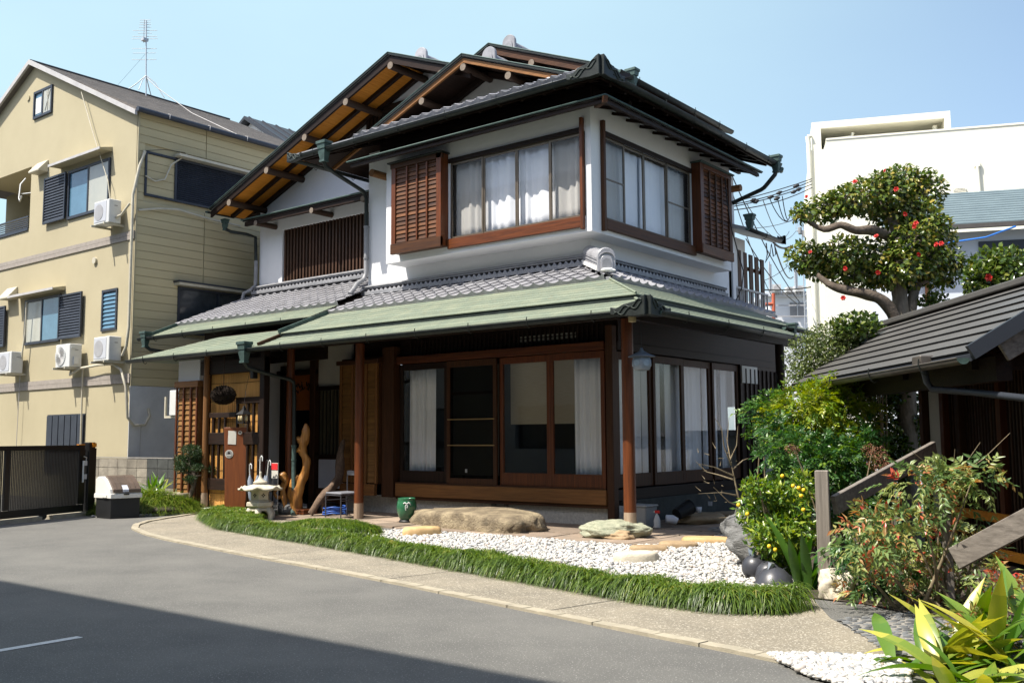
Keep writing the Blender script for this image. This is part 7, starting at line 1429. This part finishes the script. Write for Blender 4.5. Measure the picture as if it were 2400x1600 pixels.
for (a, b) in (((2232, 1130), (2360, 1030)), ((2220, 1130), (2230, 1065)), ((2210, 1120), (2130, 1070)), ((2225, 1120), (2290, 1050))): MB().tube([Q(*a, 8.0), Q((a[0]+b[0])/2, (a[1]+b[1])/2+8, 7.95), Q(*b, 7.9)], [.006, .004, .002], 5).build('stem', 'twig', fn)
bush('red_tipped_nandina', 'low red tipped nandina sprig above the strap leaves', [(2250, 1470, 55, 35), (2300, 1430, 40, 40), (2210, 1500, 40, 25), (2290, 1500, 50, 30), (2330, 1380, 40, 40)], 6.6, 900, .062, .022, 'nandina_red', 71, .66, .18, spray=9, up=.2, stems=6)
bush('dry_seed_head', 'brown dry nandina seed heads behind the wooden post', [(2050, 1085, 28, 30), (2080, 1110, 26, 24), (2030, 1065, 18, 16), (1850, 1060, 18, 14)], 10.6, 1500, .014, .009, 'dry', 72, .5, .3, stems=4, cat='plant')
bush('ground_cover', 'fine leaved ground cover in the bottom right corner', [(2330, 1600, 60, 22), (2390, 1590, 50, 25)], 5.3, 1400, .016, .011, 'box_leaf', 73, .5, .2, stems=0, cat='plant')
# bare twig shrub
rs = np.random.RandomState(77); t = thing('bare_shrub', 'leafless twiggy shrub standing before the side doors left of the citrus bush', 'shrub', ground(Q(1745, 1290, 10.9)))
def tw(pts, r0): MB().tube([Q(u, v, 10.9+dd) for u, v, dd in pts], [r0*(1-.8*i/(len(pts)-1)) for i in range(len(pts))], 6).build('branch', 'twig', t)
tw([(1748, 1290, 0), (1730, 1210, 0), (1715, 1130, 0), (1708, 1090, 0)], .02)
for e in ([(1708, 1095, 0), (1692, 1050, -.1), (1688, 1010, -.1), (1672, 985, -.1)], [(1708, 1090, 0), (1700, 1040, .1), (1706, 985, .1)], [(1712, 1120, 0), (1670, 1100, -.1), (1635, 1092, -.2)], [(1715, 1130, 0), (1680, 1118, .1), (1650, 1110, .2), (1625, 1085, .2)], [(1718, 1165, 0), (1685, 1158, -.2), (1630, 1160, -.3)], [(1722, 1190, 0), (1700, 1180, -.1), (1665, 1145, -.1)], [(1705, 1085, 0), (1722, 1050, 0), (1726, 1005, 0)], [(1712, 1105, 0), (1735, 1085, .1), (1748, 1080, .1)], [(1730, 1220, 0), (1700, 1215, -.1), (1672, 1216, -.2)]): tw(e, .010)
for i in range(26): u, v = rs.uniform(1630, 1725), rs.uniform(1030, 1180); tw([(u, v, rs.uniform(-.2, .2)), (u+rs.uniform(-14, 6), v+rs.uniform(-16, 3), 0)], .004)
# niwaki pine
rs = np.random.RandomState(81); pb = Vector(G(-6.2, 19.0)); t = thing('garden_pine', 'small cloud pruned pine in front of the boarded porch panel', 'tree', pb)
limb([pb, Q(452, 1150, 19), Q(462, 1110, 19), Q(448, 1075, 19), Q(455, 1045, 19)], [.05, .04, .035, .025, .012], 31, 'trunk', t, 'bark_dark'); CLp = pcl([(450, 1043, 26, 10), (465, 1055, 24, 9), (432, 1065, 24, 9), (455, 1072, 28, 9), (435, 1088, 26, 9), (468, 1085, 18, 8), (450, 1112, 18, 8), (500, 1092, 20, 9), (425, 1078, 14, 8)], 19, 1.0, rs, .12)
P, Nn, _ = clumps(CLp, 5200, rs, .5); D = unit(Nn*.5+rs.randn(5200, 3)*.6+np.array([0, 0, .7])); leafcloud('needles', P, D, unit(rs.randn(5200, 3)), .055*(.7+.6*rs.rand(5200)), .010, 'pine', t, rs.rand(5200))
for (u, v) in ((500, 1092), (432, 1066), (435, 1088), (466, 1084), (450, 1112)): limb([Q(456, v+14, 19), Q((456+u)/2, v+10, 19), Q(u, v+3, 19)], [.02, .016, .008], 33, 'limb', t, 'bark_dark')
# planting bed
BED = [G(2.2, 8.9), G(2.9, 8.3), G(3.3, 7.4), G(3.0, 6.6), G(2.6, 6.0), G(2.3, 5.0), G(6, 5.0), G(8, 14), G(8, 18), G(4.2, 18), G(3.3, 14.2), G(2.6, 11), G(2.2, 9.8)]
struct('planting_bed', MB().add([(p.x, p.y, .011) for p in BED], [tuple(range(len(BED)))]), 'soil')
# ================================================================ the apartment block south of the car park, whose shadow lies on the asphalt
t = thing('apartment_block', 'plain pale apartment block on the far side of the car park', 'building', (-8, -18, 0)); YS = -13.05; hs_ = []
for fl in range(3):
    for k in range(9): hs_.append((-28+k*4.6, -25.4+k*4.6, 1.0+fl*3.3, 2.5+fl*3.3))
MB().wallX(-32, 15, 0, 10.45, YS-.3, YS, hs_).build('wall', 'plaster_warm', t); MB().box(-32, 15, YS-12, YS-.31, 0, 10.3).build('block', 'plaster_warm', t); MB().box(-32.2, 15.2, YS-.35, YS+.05, 10.451, 10.6).build('parapet_cap', 'grey_trim', t)
for h in hs_: f = MB().wallX(h[0], h[1], h[2], h[3], YS-.25, YS-.2, [(h[0]+.06, (h[0]+h[1])/2-.03, h[2]+.06, h[3]-.06), ((h[0]+h[1])/2+.03, h[1]-.06, h[2]+.06, h[3]-.06)]).build('window', 'alu_dark', t); MB().box(h[0]+.05, h[1]-.05, YS-.235, YS-.225, h[2]+.05, h[3]-.05).build('pane', 'side_pane', f)
